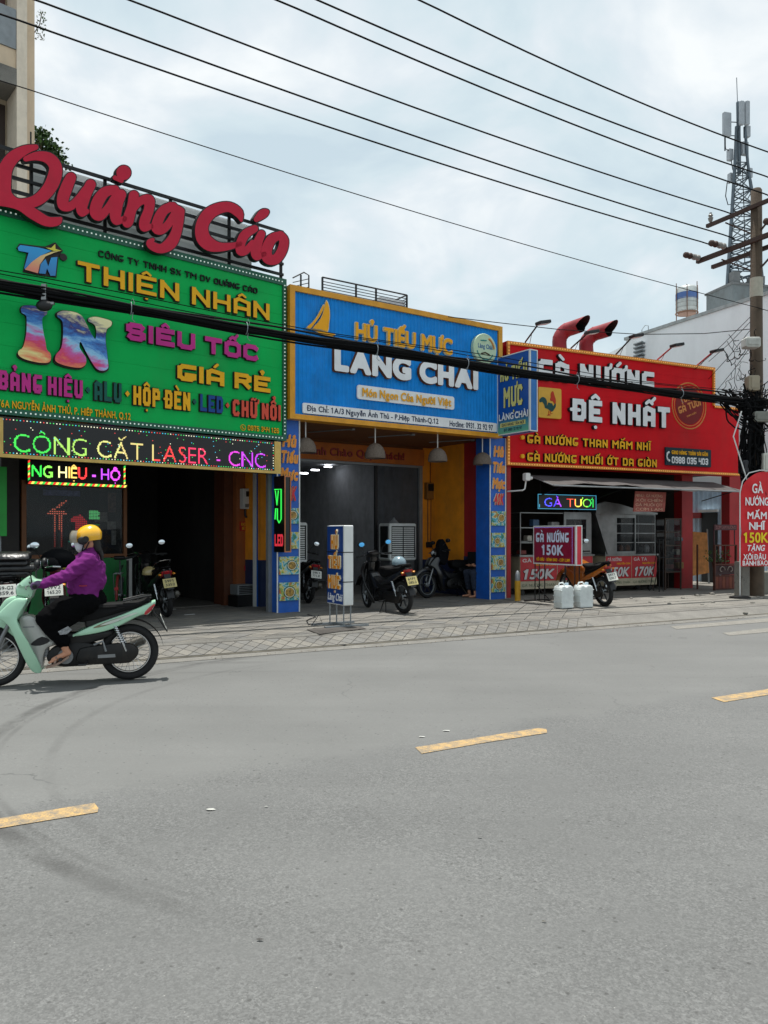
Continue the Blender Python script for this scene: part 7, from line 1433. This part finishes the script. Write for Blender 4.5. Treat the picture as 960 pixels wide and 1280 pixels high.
    if not fine: m = MB(); m.tube([(.42,.09,.26),(.36,.26,.01)], .011, 6); m.tube([(.40,.10,.2),(.30,.17,.0)], .010, 6); m.tube([(.40,-.10,.2),(.30,-.17,.0)], .010, 6); t.part('stand', m, M_case)
    else: m = MB(); m.tube([bk(470,660)[:1]+(.11,)+bk(470,660)[1:], bk(515,640)[:1]+(.12,)+bk(515,640)[1:], bk(530,690)[:1]+(.12,)+bk(530,690)[1:]], .012, 7); t.part('rear_peg_bracket', m, M_alu, smooth=sm)
    # under body, inner legshield, frame spine
    m = MB(); m.shell(bkl((200,560),(300,600),(420,600),(560,585),(545,620),(430,660),(300,668),(230,640)), .075, .03); t.part('frame_cover', m, M_blk, smooth=sm)
    if not sport:
        m = MB(); m.shell(bkl((108,535),(165,525),(205,560),(245,620),(283,660),(235,690),(216,780),(190,775),(150,690),(118,600)), .085, .03, wf=lambda x, z: 1.0); t.part('inner_legshield', m, trim, smooth=sm)
        if fine: 
            m = MB(); m.poly([catmull(bkl((163,662),(215,625),(255,645),(208,668)), 3)], .0875, .083, 0); t.part('vent', m, M_blk)
            m = MB(); m.poly([bkl((128,578),(180,575),(180,580),(128,583))], .0875, .085, 0); t.part('badge', m, M_alu)
        for s in (-1, 1):
            m = MB(); m.shell(bkl((90,445),(130,440),(153,446),(112,520),(110,560),(160,650),(217,780),(185,800),(150,762),(80,602),(50,560),(8,532),(38,490)), .012, .012)
            m.v = [(x - .05*abs(y+.0)*0, y + s*(.09 + .19*max(0, min(1, (z-.15)/.35))*max(0, min(1, (1.25-x)/.35))*(1 if z < .62 else max(0, 1-(z-.62)*2.2))*.55), z) for x, y, z in m.v]; t.part('legshield', m, body, smooth=sm)
        m = MB(); m.shell(bkl((60,440),(140,440),(110,540),(60,560),(0,535),(20,480)), .075, .035); t.part('front_panel', m, body, smooth=sm)
    else:
        m = MB(); m.shell([(.35,.72),(.55,.80),(.80,.86),(.92,.80),(.80,.66),(.5,.60),(.36,.62)], .13, .05, wf=lambda x, z: 1); t.part('fuel_tank', m, body, smooth=sm)
        m = MB(); m.shell([(.45,.62),(.75,.66),(1.0,.72),(.95,.5),(.8,.34),(.5,.36)], .12, .04); t.part('belly_fairing', m, body, smooth=sm)
    # headlight cowl, handlebar, mirrors
    m = MB(); m.shell(bkl((90,400),(108,370),(155,333),(182,348),(212,356),(182,400),(166,440),(130,440),(95,428)), .085, .04, wf=lambda x, z: 1 + (.3 if z > .95 else 0)); t.part('headlight_cowl', m, body, smooth=sm)
    m = MB(); m.ball((1.0, 0, .93), (.035, .07, .05), 12); t.part('headlight', m, mat('headlight_lens', 'c9d0d4', .08, coat=.6), smooth=sm)
    m = MB(); m.tube([(.83,.34,.965),(.85,.22,.975),(.90,.10,.99),(.92,0,.99),(.90,-.10,.99),(.85,-.22,.975),(.83,-.34,.965)], .011, 8); t.part('handlebar', m, M_blk, smooth=sm)
    for s in (-1, 1):
        m = MB(); m.tube([(.845, s*.22, .973), (.825, s*.355, .962)], .018, 10); t.part('grip', m, M_rub, smooth=sm)
        m = MB(); m.tube([(.90, s*.18, .965), (.915, s*.24, .955), (.90, s*.32, .94)], .006, 6); t.part('brake_lever', m, M_alu, smooth=sm)
        m = MB(); m.tube([(.87, s*.16, .98), (.88, s*.20, 1.08), (.83, s*.25, 1.14)], .006, 6); st = t.part('mirror_stalk', m, M_blk, smooth=sm)
        m = MB(); m.ball((.81, s*.27, 1.17), (.032, .062, .045), 14); t.part('mirror_shell', m, M_blk, smooth=sm); m = MB(); m.lathe([(.001, -.004), (.036, -.002), (.036, 0)], (0, 0, 0), 'x', 16); m.v = [(x*1+.778, y*1.5+s*.27, z*1.05+1.17) for x, y, z in m.v]; t.part('mirror_glass', m, glass, smooth=sm)
    # fork and front mudguard
    m = MB()
    for s in (-1, 1): m.tube([(1.02, s*.07, .72), (1.13, s*.07, .5), (1.215, s*.065, WR)], [.018, .02, .022], 8)
    m.tube([(.93, 0, 1.0), (1.03, 0, .72)], .025, 8); t.part('fork', m, M_alu, smooth=sm)
    vs = []; ar = [(1.215+.335*math.cos(a), WR+.335*math.sin(a)) for a in np.arange(R(18), R(172), R(8))]; m = MB()
    for i, (x, z) in enumerate(ar):
        w_ = .055; vs += [(x, -w_, z-.035), (x, -w_*.8, z), (x, 0, z+.014), (x, w_*.8, z), (x, w_, z-.035)]
    n = len(ar); m.add(vs, [(i*5+k, i*5+k+1, (i+1)*5+k+1, (i+1)*5+k) for i in range(n-1) for k in range(4)]); m.shell([(.93,.52),(1.05,.66),(1.2,.66),(1.3,.60),(1.15,.56),(1.0,.44)], .06, .03); t.part('front_mudguard', m, body, smooth=sm)
    return t
def paintmat(name, c): return mat(name, c, .28, .05, var=.06, scale=3, coat=.5, dirt=.06)
M_mint = paintmat('mint_green_paint', 'a6d2b5'); M_silver = mat('pearl_silver_panel', 'b4b6b2', .35, .3, var=.08); M_bike = paintmat('gloss_black_paint', '101114'); M_bikeo = paintmat('orange_bike_paint', 'a85c18'); M_dkred = paintmat('dark_red_paint', '5e1418')
def bframe(u, v, deg, z=GZ): k = (EYE-z)*FOC/(v-HZ); return Frame((u-480)/960*k, k, deg, z)
MF = Frame(-2.534, 7.65, 197.4, .004)
moto(MF, 'mint green step through motorcycle ridden along the kerb, nearest vehicle in the street', M_mint, M_silver, ('59X2', '416.08'), fine=True)
moto(bframe(209, 771.5, 123), 'black motorcycle parked by the dark garage bay showing a cream number plate', M_bike, M_bike, ('59F1', '3352'), group='motorcycles parked before the shops', rack=True, lean=-6, plate_c=mat('cream_number_plate', 'b9ac72', .5, dirt=.2), steer=18)
moto(Frame(-4.36, 9.0, 112, GZ), 'black motorcycle at the left edge carrying dark bundles, plate showing above the mint headlamp', M_bike, M_dkred, ('59-G2', '359.6'), group='motorcycles parked before the shops', lean=-3, steer=14, pz=.68)
moto(Frame(-4.06, 9.55, 112, GZ), 'black and dark red motorcycle parked directly behind the rider in purple', M_dkred, M_bike, ('59V2', '165.20'), group='motorcycles parked before the shops', lean=-3, rack=True, pz=.65)
moto(bframe(385, 754, 112), 'black motorcycle half hidden behind the left blue pillar', M_bike, M_bike, ('59K1', '772.31'), group='motorcycles parked before the shops', lean=7, steer=-10)
moto(bframe(505, 767, 121), 'black scooter with a dark red stripe parked just right of the small blue pavement sign', M_bike, M_bike, ('61F1', '085.2'), group='motorcycles parked before the shops', lean=-5, steer=-15, glass=mat('blue_glow_mirror_glass', '5ab4f0', .1, .3, em='5ab4f0', es=.15), plate_c=mat('cream_number_plate', 'b9ac72', .5, dirt=.2))  # mirror glass has a faint blue glow added to its colour
moto(bframe(592, 744.5, 212), 'dark motorcycle parked sideways inside the noodle shop by the orange wall', M_bike, M_bike, ('59C3', '118.9'), group='motorcycles parked before the shops', lean=6, steer=10)
moto(bframe(756, 758, 109), 'orange and black sport motorcycle parked behind the two white jugs', M_bikeo, M_bike, ('59T1', '530.7'), group='motorcycles parked before the shops', lean=-7, sport=True, steer=-8)
def helmet(fr, p, r, mt, lab, rot=0):
    t = Thing('helmet', lab, 'helmet', fr, p); m = MB(); prof = [(r*math.cos(a), r*.95*math.sin(a)) for a in np.arange(-.35, 1.57, .16)] + [(.002, r*.95)]; m.lathe(prof, p, 'z', 22, cap=False); t.part('shell', m, mt, smooth=True); m = MB(); m.torus((p[0], p[1], p[2]-.33*r), r*.95, .008, 'z', 22, 5); t.part('rim', m, M_blk, smooth=True); m = MB(); m.tube([(p[0], p[1]+r*.8, p[2]-.3*r), (p[0]-.02, p[1]+r*.3, p[2]-1.0*r), (p[0], p[1]-r*.8, p[2]-.3*r)], .006, 5); t.part('strap', m, M_blk); return t
f_ = bframe(209, 771.5, 123); helmet(f_, (.30, .20, .70), .115, mat('cream_helmet_paint', 'b0a070', .25, coat=.5), 'cream helmet hung on the side of the black motorcycle by the bay')
f_ = bframe(505, 767, 121); helmet(f_, (.16, .0, .84), .125, mat('pearl_blue_helmet', '7f949e', .2, coat=.6), 'grey blue helmet resting on the seat of the scooter')
f_ = bframe(592, 744.5, 212); m = MB(); m.shell([(.70,.95),(.78,1.12),(.86,1.22),(.95,1.15),(.98,.9),(.92,.72),(.78,.70)], .09, .04); single('jacket_bundle', m, mat('black_cloth', '101114', .95, spec=.1, bump=.3), f_, 'black jacket draped over the handlebar of the motorcycle inside the shop', 'jacket', smooth=True)
f_ = Frame(-4.36, 9.0, 112, GZ); rn = random.Random(8)
for k, (z, w, y_) in enumerate(((.86, .23, .02), (.93, .25, -.03), (1.00, .22, .03), (1.065, .2, -.01))): m = MB(); m.shell([(-.12-.02*k,z-.04),(.02,z-.05),(.3,z-.04),(.36,z),(.28,z+.045),(.0,z+.05),(-.13,z+.03)], w, .035, y0=y_, wf=lambda x, z_: 1-.25*abs(x-.1)); single('bundle', m, mat('shiny_black_bag', '17181b', .35, bump=.5, bscale=18), f_, ['lowest', 'second lowest', 'second highest', 'topmost'][k] + ' black bag in the bundle stacked on the motorcycle at the left edge', 'bag', smooth=True)
m = MB(); x0 = .45
f2 = Frame(-4.06, 9.55, 112, GZ); m = MB(); m.ball((.62, 0, 1.0), (.17, .22, .13), 14); m.ball((.5, .1, .93), (.14, .12, .1), 12); single('covered_basket', m, mat('black_cloth', '16171b', .9, bump=.3), f2, 'dark cloth bundle on the motorcycle directly behind the rider', 'bundle', smooth=True)
# bicycle
f_ = bframe(148, 768, 104); t = Thing('bicycle', 'old silver grey bicycle standing against the green wall below the window', 'bicycle', f_, (.5, 0, 0))
def bwheel(x):
    h = bpy.data.objects.new('wheel', None); C.objects.link(h); h.parent = t.o; h.location = (x-.5, 0, .32)
    for n_, m, mt in (('tyre', MB().torus((0,0,0), .305, .017, n=36, m=8), M_rub), ('rim', MB().torus((0,0,0), .28, .008, n=36, m=6), M_chrome)): o = bpy.data.objects.new(n_, mesh_of(n_, m, mt, smooth=True)); C.objects.link(o); o.parent = h
    m = MB(); [m.tube([(.02*math.cos(i), .03*(-1)**i, .02*math.sin(i)), (.28*math.cos(i*.349), 0, .28*math.sin(i*.349))], .0015, 4) for i in range(18)]; m.lathe([(.02,-.04),(.02,.04)], (0,0,0), 'y', 8); o = bpy.data.objects.new('spokes', mesh_of('spokes', m, M_galv)); C.objects.link(o); o.parent = h
bwheel(0); bwheel(1.03); m = MB()
for a, b in (((0,.04,.32),(.42,.04,.28)),((0,-.04,.32),(.42,-.04,.28)),((0,.04,.32),(.30,0,.72)),((0,-.04,.32),(.30,0,.72)),((.42,0,.28),(.27,0,.88)),((.42,0,.28),(.86,0,.62)),((.30,0,.70),(.84,0,.78)),((.82,0,.86),(.90,0,.58)),((.90,.04,.58),(1.03,.04,.32)),((.90,-.04,.58),(1.03,-.04,.32))): m.tube([a, b], .014, 7)
t.part('frame', m, mat('worn_grey_frame', '5c6063', .5, .4, dirt=.4), smooth=True); m = MB(); m.shell([(.14,.90),(.3,.89),(.40,.91),(.38,.95),(.15,.96)], .07, .02, wf=lambda x, z: 1.25-max(0, x-.2)*4); t.part('saddle', m, M_blk, smooth=True)
m = MB(); m.tube([(.72,.28,.98),(.80,.2,1.0),(.82,0,.96),(.80,-.2,1.0),(.72,-.28,.98)], .011, 7); m.tube([(.82,0,.85),(.82,0,.97)], .012, 6); t.part('handlebar', m, M_chrome, smooth=True)
for x in (0, 1.03): m = MB(); m.tube([(x+.335*math.cos(a), 0, .32+.335*math.sin(a)) for a in np.arange(R(20 if x else 60), R(150 if x else 195), .15)], .022, 6); t.part('mudguard', m, mat('dull_red_mudguard', '7e2a26', .5) if not x else M_galv, smooth=True)
m = MB(); [m.tube([(.22, y, .68), (-.22, y, .68), (-.02, y, .33)], .007, 5) for y in (-.06, .06)]; [m.tube([(x, -.06, .68), (x, .06, .68)], .006, 5) for x in (-.2, -.1, 0, .1)]; m.tube([(.42,-.09,.28),(.42,.09,.28)], .012, 6); m.tube([(.42,.09,.28),(.5,.09,.14)], .01, 5); m.box(.45,.56,.08,.16,.12,.14); t.part('carrier_and_cranks', m, M_galv); m = MB(); m.box(-.345,-.33,-.03,.03,.42,.47); t.part('reflector', m, M_tail)
# ================================================================== PEOPLE
def blob(name, caps, vox, t, mt, smooth_it=4, wr=0.0, wsc=14, parent=None, balls=()):
    m = MB()
    for a, b, ra, rb2 in caps:
        a, b = Vector(a), Vector(b); d = b-a; n = 8; pts = []; rr = []; L_ = d.length
        if L_ < 1e-5: m.ball(a, ra, 14); continue
        u = d/L_; ks = [i*math.pi/2/5 for i in range(6)]
        for k in ks: pts.append(a - u*ra*math.cos(k)); rr.append(max(ra*math.sin(k), 1e-3))
        for k in reversed(ks): pts.append(b + u*rb2*math.cos(k)); rr.append(max(rb2*math.sin(k), 1e-3))
        m.tube(pts, rr, 14)
    for c, r in balls: m.ball(c, r, 16)
    me = mesh_of(name, m, mt, t.off); o = bpy.data.objects.new(name, me); C.objects.link(o)
    md = o.modifiers.new('r', 'REMESH'); md.mode = 'VOXEL'; md.voxel_size = vox; md.use_smooth_shade = True
    ms = o.modifiers.new('s', 'SMOOTH'); ms.factor = .6; ms.iterations = smooth_it
    dg = bpy.context.evaluated_depsgraph_get(); me2 = bpy.data.meshes.new_from_object(o.evaluated_get(dg)); me2.name = name; o.modifiers.clear(); o.data = me2
    if not me2.materials: me2.materials.append(mt)
    if wr:
        n = len(me2.vertices); co = np.empty(n*3); me2.vertices.foreach_get('co', co); no = np.empty(n*3); me2.vertices.foreach_get('normal', no); co = co.reshape(-1, 3); no = no.reshape(-1, 3)
        ds = np.array([mnoise.noise(Vector((p[0]*wsc*.7+p[2]*wsc*.5, p[1]*wsc*.8, p[2]*wsc*1.5-p[0]*wsc*.8))) for p in co]); ds = -np.abs(ds)*1.7+.5 + .35*np.array([mnoise.noise(Vector((p[0]*wsc*2.1-p[2]*wsc, p[1]*wsc*1.6, p[2]*wsc*2.6+p[0]*wsc))) for p in co])
        co += no*(ds*wr)[:, None]; me2.vertices.foreach_set('co', co.ravel()); me2.update()
    me2.polygons.foreach_set('use_smooth', [True]*len(me2.polygons)); o.parent = parent or t.o; return o
M_skin = mat('skin', 'b98468', .6, var=.08); M_purple = mat('purple_knit_jacket', '6f276d', .9, spec=.12, var=.12, bump=.25, bscale=120); M_trou = mat('black_trousers_cloth', '08080a', .95, spec=.08, var=.2, bump=.2, bscale=90)
rd = Thing('person', 'rider in purple jacket, yellow helmet and white face mask on the mint motorcycle', 'person', MF, (.42, 0, .75))
def hand(s, x=.835, y=.285, z=.965):                              # fingers closed over a grip that runs along y
    caps = [((x-.075, s*y, z+.012), (x-.03, s*y, z+.020), .026, .030), ((x-.03, s*(y-.025), z+.024), (x-.03, s*(y+.025), z+.022), .022, .022)]
    for i, (dy, ln) in enumerate(((-.034, .95), (-.011, 1.05), (.012, 1.0), (.033, .82))):
        yy = s*(y+dy); caps += [((x-.02, yy, z+.026), (x+.012*ln, yy, z+.024), .0095, .009), ((x+.012*ln, yy, z+.024), (x+.027*ln, yy, z+.002), .009, .0085), ((x+.027*ln, yy, z+.002), (x+.012*ln, yy, z-.022), .0085, .0075)]
    caps += [((x-.045, s*(y-.035), z+.008), (x-.02, s*(y-.045), z-.014), .011, .010), ((x-.02, s*(y-.045), z-.014), (x+.004, s*(y-.036), z-.024), .010, .008)]; return caps
caps = [((.375, 0, 1.22), (.385, 0, 1.33), .055, .052), ((.395, 0, 1.36), (.41, 0, 1.42), .078, .082), ((.44, 0, 1.345), (.455, 0, 1.33), .05, .042), ((.485, 0, 1.385), (.50, 0, 1.365), .014, .014), ((.42, .078, 1.375), (.415, .08, 1.355), .014, .01), ((.42, -.078, 1.375), (.415, -.08, 1.355), .014, .01), ((.40, 0, 1.2), (.41, 0, .82), .10, .11)]
for s in (-1, 1):
    caps += [((.40, s*.14, 1.17), (.58, s*.235, 1.05), .038, .034), ((.58, s*.235, 1.05), (.77, s*.285, .98), .034, .024)] + [((.77, s*.285, .98), (.80, s*.285, .982), .022, .022)]
    caps += [((.42, s*.09, .80), (.76, s*.165, .65), .075, .052), ((.76, s*.165, .65), (.60, s*.16, .40), .05, .034), ((.60, s*.16, .40), (.565, s*.16, .325), .034, .032), ((.555, s*.16, .315), (.68, s*.165, .255), .030, .026)]
    caps += [((.66, s*(.165+dy), .262), (.725-abs(dy-.0)*.35, s*(.165+dy), .232), .012, .010) for dy in (-.026, -.010, .006, .020, .032)]
    caps += hand(s)
blob('body', caps, .0065, rd, M_skin, 2)
jk = [((.40, .055, .87), (.42, .05, 1.02), .125, .135), ((.40, -.055, .87), (.42, -.05, 1.02), .125, .135), ((.42, .05, 1.02), (.39, .055, 1.17), .135, .12), ((.42, -.05, 1.02), (.39, -.055, 1.17), .135, .12), ((.38, -.1, 1.20), (.38, .1, 1.20), .075, .075), ((.375, 0, 1.25), (.38, 0, 1.285), .075, .062), ((.36, 0, 1.0), (.36, 0, 1.1), .14, .135), ((.46, 0, .93), (.45, 0, 1.05), .12, .12)]
for s in (-1, 1): jk += [((.385, s*.15, 1.195), (.47, s*.20, 1.12), .078, .070), ((.47, s*.20, 1.12), (.585, s*.24, 1.045), .070, .058), ((.585, s*.24, 1.045), (.70, s*.27, 1.0), .060, .048), ((.70, s*.27, 1.0), (.775, s*.285, .978), .048, .036)]
blob('jacket', jk, .010, rd, M_purple, 3, wr=.017, wsc=11)
tr_ = [((.37, 0, .83), (.43, 0, .83), .135, .13), ((.33, 0, .79), (.36, 0, .80), .12, .13)]
for s in (-1, 1): tr_ += [((.40, s*.09, .79), (.60, s*.14, .70), .125, .115), ((.45, s*.13, .72), (.62, s*.15, .60), .08, .085), ((.60, s*.14, .735), (.755, s*.165, .655), .108, .086), ((.755, s*.165, .655), (.70, s*.165, .56), .086, .082), ((.70, s*.165, .56), (.60, s*.16, .43), .080, .066)]
blob('trousers', tr_, .010, rd, M_trou, 3, wr=.010, wsc=12)
hp = (.385, 0, 1.425); r = .128; m = MB(); prof = []
for k in range(13): a = -.38 + (math.pi/2+.38)*k/12; prof.append((r*math.cos(a)*.93, r*math.sin(a)*.92))
m.lathe(prof, (0, 0, 0), 'z', 28, cap=False); m.v = [(hp[0]+x*1.08, y*.98, hp[2]+z - x*.15) for x, y, z in m.v]; hm = rd.part('helmet', m, [mat('yellow_helmet_shell', 'e8ad18', .22, var=.05, coat=.8)], smooth=True)
m = MB(); vs = []; n = 9
for j in range(7):
    for i in range(n): a = R(-62+124*i/(n-1)); e_ = R(-22+j*9); q = r*1.03; vs.append((hp[0]+.03+q*1.1*math.cos(a)*math.cos(e_), q*.98*math.sin(a)*math.cos(e_), hp[2]+q*math.sin(e_)-.012))
m.add(vs, [(j*n+i, j*n+i+1, (j+1)*n+i+1, (j+1)*n+i) for j in range(6) for i in range(n-1)]); rd.part('visor', m, mat('beige_visor', '9a9384', .15, var=.2, coat=.6, alpha=.85), parent=hm, smooth=True)
m = MB(); m.lathe([(.03, -.006), (.03, .006)], (.40, .125, 1.40), 'y', 14); m.tube([(.41, .118, 1.37), (.43, .10, 1.31), (.44, .03, 1.275)], .008, 6); m.tube([(.37, .118, 1.37), (.40, .10, 1.31), (.44, .03, 1.275)], .007, 6); m.ball((.43, .105, 1.385), (.05, .012, .04), 10); rd.part('chin_strap', m, M_blk, parent=hm, smooth=True)
blob('face_mask', [((.465, 0, 1.365), (.455, 0, 1.315), .055, .048), ((.45, .035, 1.35), (.45, .03, 1.32), .048, .042), ((.45, -.035, 1.35), (.45, -.03, 1.32), .048, .042)], .006, rd, mat('white_mask_cloth', 'c8ccd2', .85, var=.1), 3)
blob('hair', [((.33, 0, 1.38), (.30, 0, 1.30), .055, .04), ((.285, 0, 1.30), (.262, 0, 1.24), .026, .022), ((.262, 0, 1.24), (.25, .01, 1.14), .020, .008)], .006, rd, mat('black_hair', '17130f', .6, var=.3, bump=.4, bscale=90), 2)
for s in (-1, 1):
    g = hand(s); blob('glove', [(a, b, ra+.0035, rb2+.0035) for a, b, ra, rb2 in g], .005, rd, mat('mauve_glove', '5d4a6a', .85, var=.2), 1)
    m = MB(); c = [(.545, .315-.022), (.60, .275-.02), (.66, .236-.014), (.745, .200)]
    vs = []
    for (x, z), w in zip(c, (.034, .036, .044, .036)): vs += [(x, s*.162-w, z), (x, s*.162+w, z), (x, s*.162+w, z-.022), (x, s*.162-w, z-.022)]
    m.add(vs, [(i*4+k, i*4+(k+1) % 4, (i+1)*4+(k+1) % 4, (i+1)*4+k) for i in range(3) for k in range(4)] + [(3,2,1,0), (12,13,14,15)]); m.tube([(.67, s*.162-.042, .225), (.655, s*.162-.03, .275), (.65, s*.162, .29), (.655, s*.162+.03, .275), (.67, s*.162+.042, .225)], .010, 6); rd.part('sandal', m, mat('tan_sandal', '8d7568', .7), smooth=30)
m = MB(); p0 = Vector((.50, .182, 1.0)); m.tube([(.385, .186, .955), (.42, .188, .952), (.455, .182, .955)], .006, 5); rd.part('pocket_zip', m, mat('red_zip', 'a02430', .5))
a, b = bk(300, 600), bk(368, 560); m = MB(); m.M = Matrix.Translation((.655, .245, .585)); m.box(-.06, .06, -.004, .004, -.025, .03); m.M = None
# patch on the trouser leg
pt = [bk(302, 588), bk(350, 562), bk(368, 578), bk(345, 600), bk(312, 604)]; m = MB(); m.poly([pt], .247, .244, 0); rd.part('trouser_print', m, mat('grey_print', '8d8f92', .8, var=.6, scale=50))
# seated person behind the right pillar
f_ = bframe(608.5, 746, 205, GZ+.004); st_ = Thing('plastic_stool', 'pale blue plastic stool beside the right blue pillar', 'stool', f_, (0, 0, 0)); M_st = mat('pale_blue_plastic', '8fa6e0', .45)
m = MB(); m.bbox(-.17, .17, -.17, .17, .40, .44, .02); st_.part('seat', m, M_st)
for a in (-1, 1):
    for b in (-1, 1): m = MB(); m.bar((a*.13, b*.13, .40), (a*.18, b*.18, 0), .06, .03); st_.part('leg', m, M_st)
sp = Thing('person', 'seated person in a blue shirt and dark trousers mostly hidden by the right blue pillar', 'person', f_, (0, 0, .44))
caps = [((0, 0, .55), (-.02, 0, .95), .11, .12), ((-.02, 0, 1.0), (-.01, 0, 1.10), .05, .05), ((.01, 0, 1.17), (.02, 0, 1.24), .08, .09), ((.10, 0, 1.18), (.11, 0, 1.165), .016, .014), ((.02, .085, 1.20), (.015, .088, 1.17), .016, .012), ((.02, -.085, 1.20), (.015, -.088, 1.17), .016, .012)]
for s in (-1, 1):
    caps += [((0, s*.16, .95), (.10, s*.20, .70), .045, .038), ((.10, s*.20, .70), (.32, s*.12, .66), .036, .026), ((.32, s*.12, .66), (.38, s*.11, .665), .024, .028)]
    caps += [((.38, s*.11+dy, .665), (.44-abs(dy)*.4, s*.11+dy, .675), .010, .009) for dy in (-.03, -.01, .01, .028)] + [((.35, s*.11-s*.02, .68), (.40, s*.07, .70), .011, .009)]
    caps += [((.05, s*.10, .52), (.42, s*.12, .50), .075, .055), ((.42, s*.12, .50), (.36, s*.12, .12), .048, .032), ((.36, s*.12, .10), (.34, s*.12, .04), .034, .032), ((.35, s*.12, .035), (.50, s*.13, .028), .030, .022)]
blob('body', caps, .009, sp, M_skin, 2)
blob('shirt', [((0, .05, .55), (-.01, .05, .92), .13, .125), ((0, -.05, .55), (-.01, -.05, .92), .13, .125), ((-.01, -.14, .96), (-.01, .14, .96), .07, .07)] + [((0, s*.16, .95), (.06, s*.19, .80), .07, .062) for s in (-1, 1)], .012, sp, mat('blue_shirt_cloth', '23599a', .85, bump=.2), 3, wr=.010)
blob('trousers', [((0, 0, .50), (.05, 0, .50), .13, .12)] + [c for s in (-1, 1) for c in (((.04, s*.09, .52), (.42, s*.12, .51), .095, .078), ((.42, s*.12, .51), (.37, s*.12, .20), .074, .062))], .012, sp, mat('navy_trousers_cloth', '232b3c', .9, bump=.2), 3, wr=.008)
blob('hair', [((0, 0, 1.26), (.03, 0, 1.29), .085, .075), ((-.03, 0, 1.2), (-.04, 0, 1.13), .06, .05)], .010, sp, MATS['black_hair'], 2)
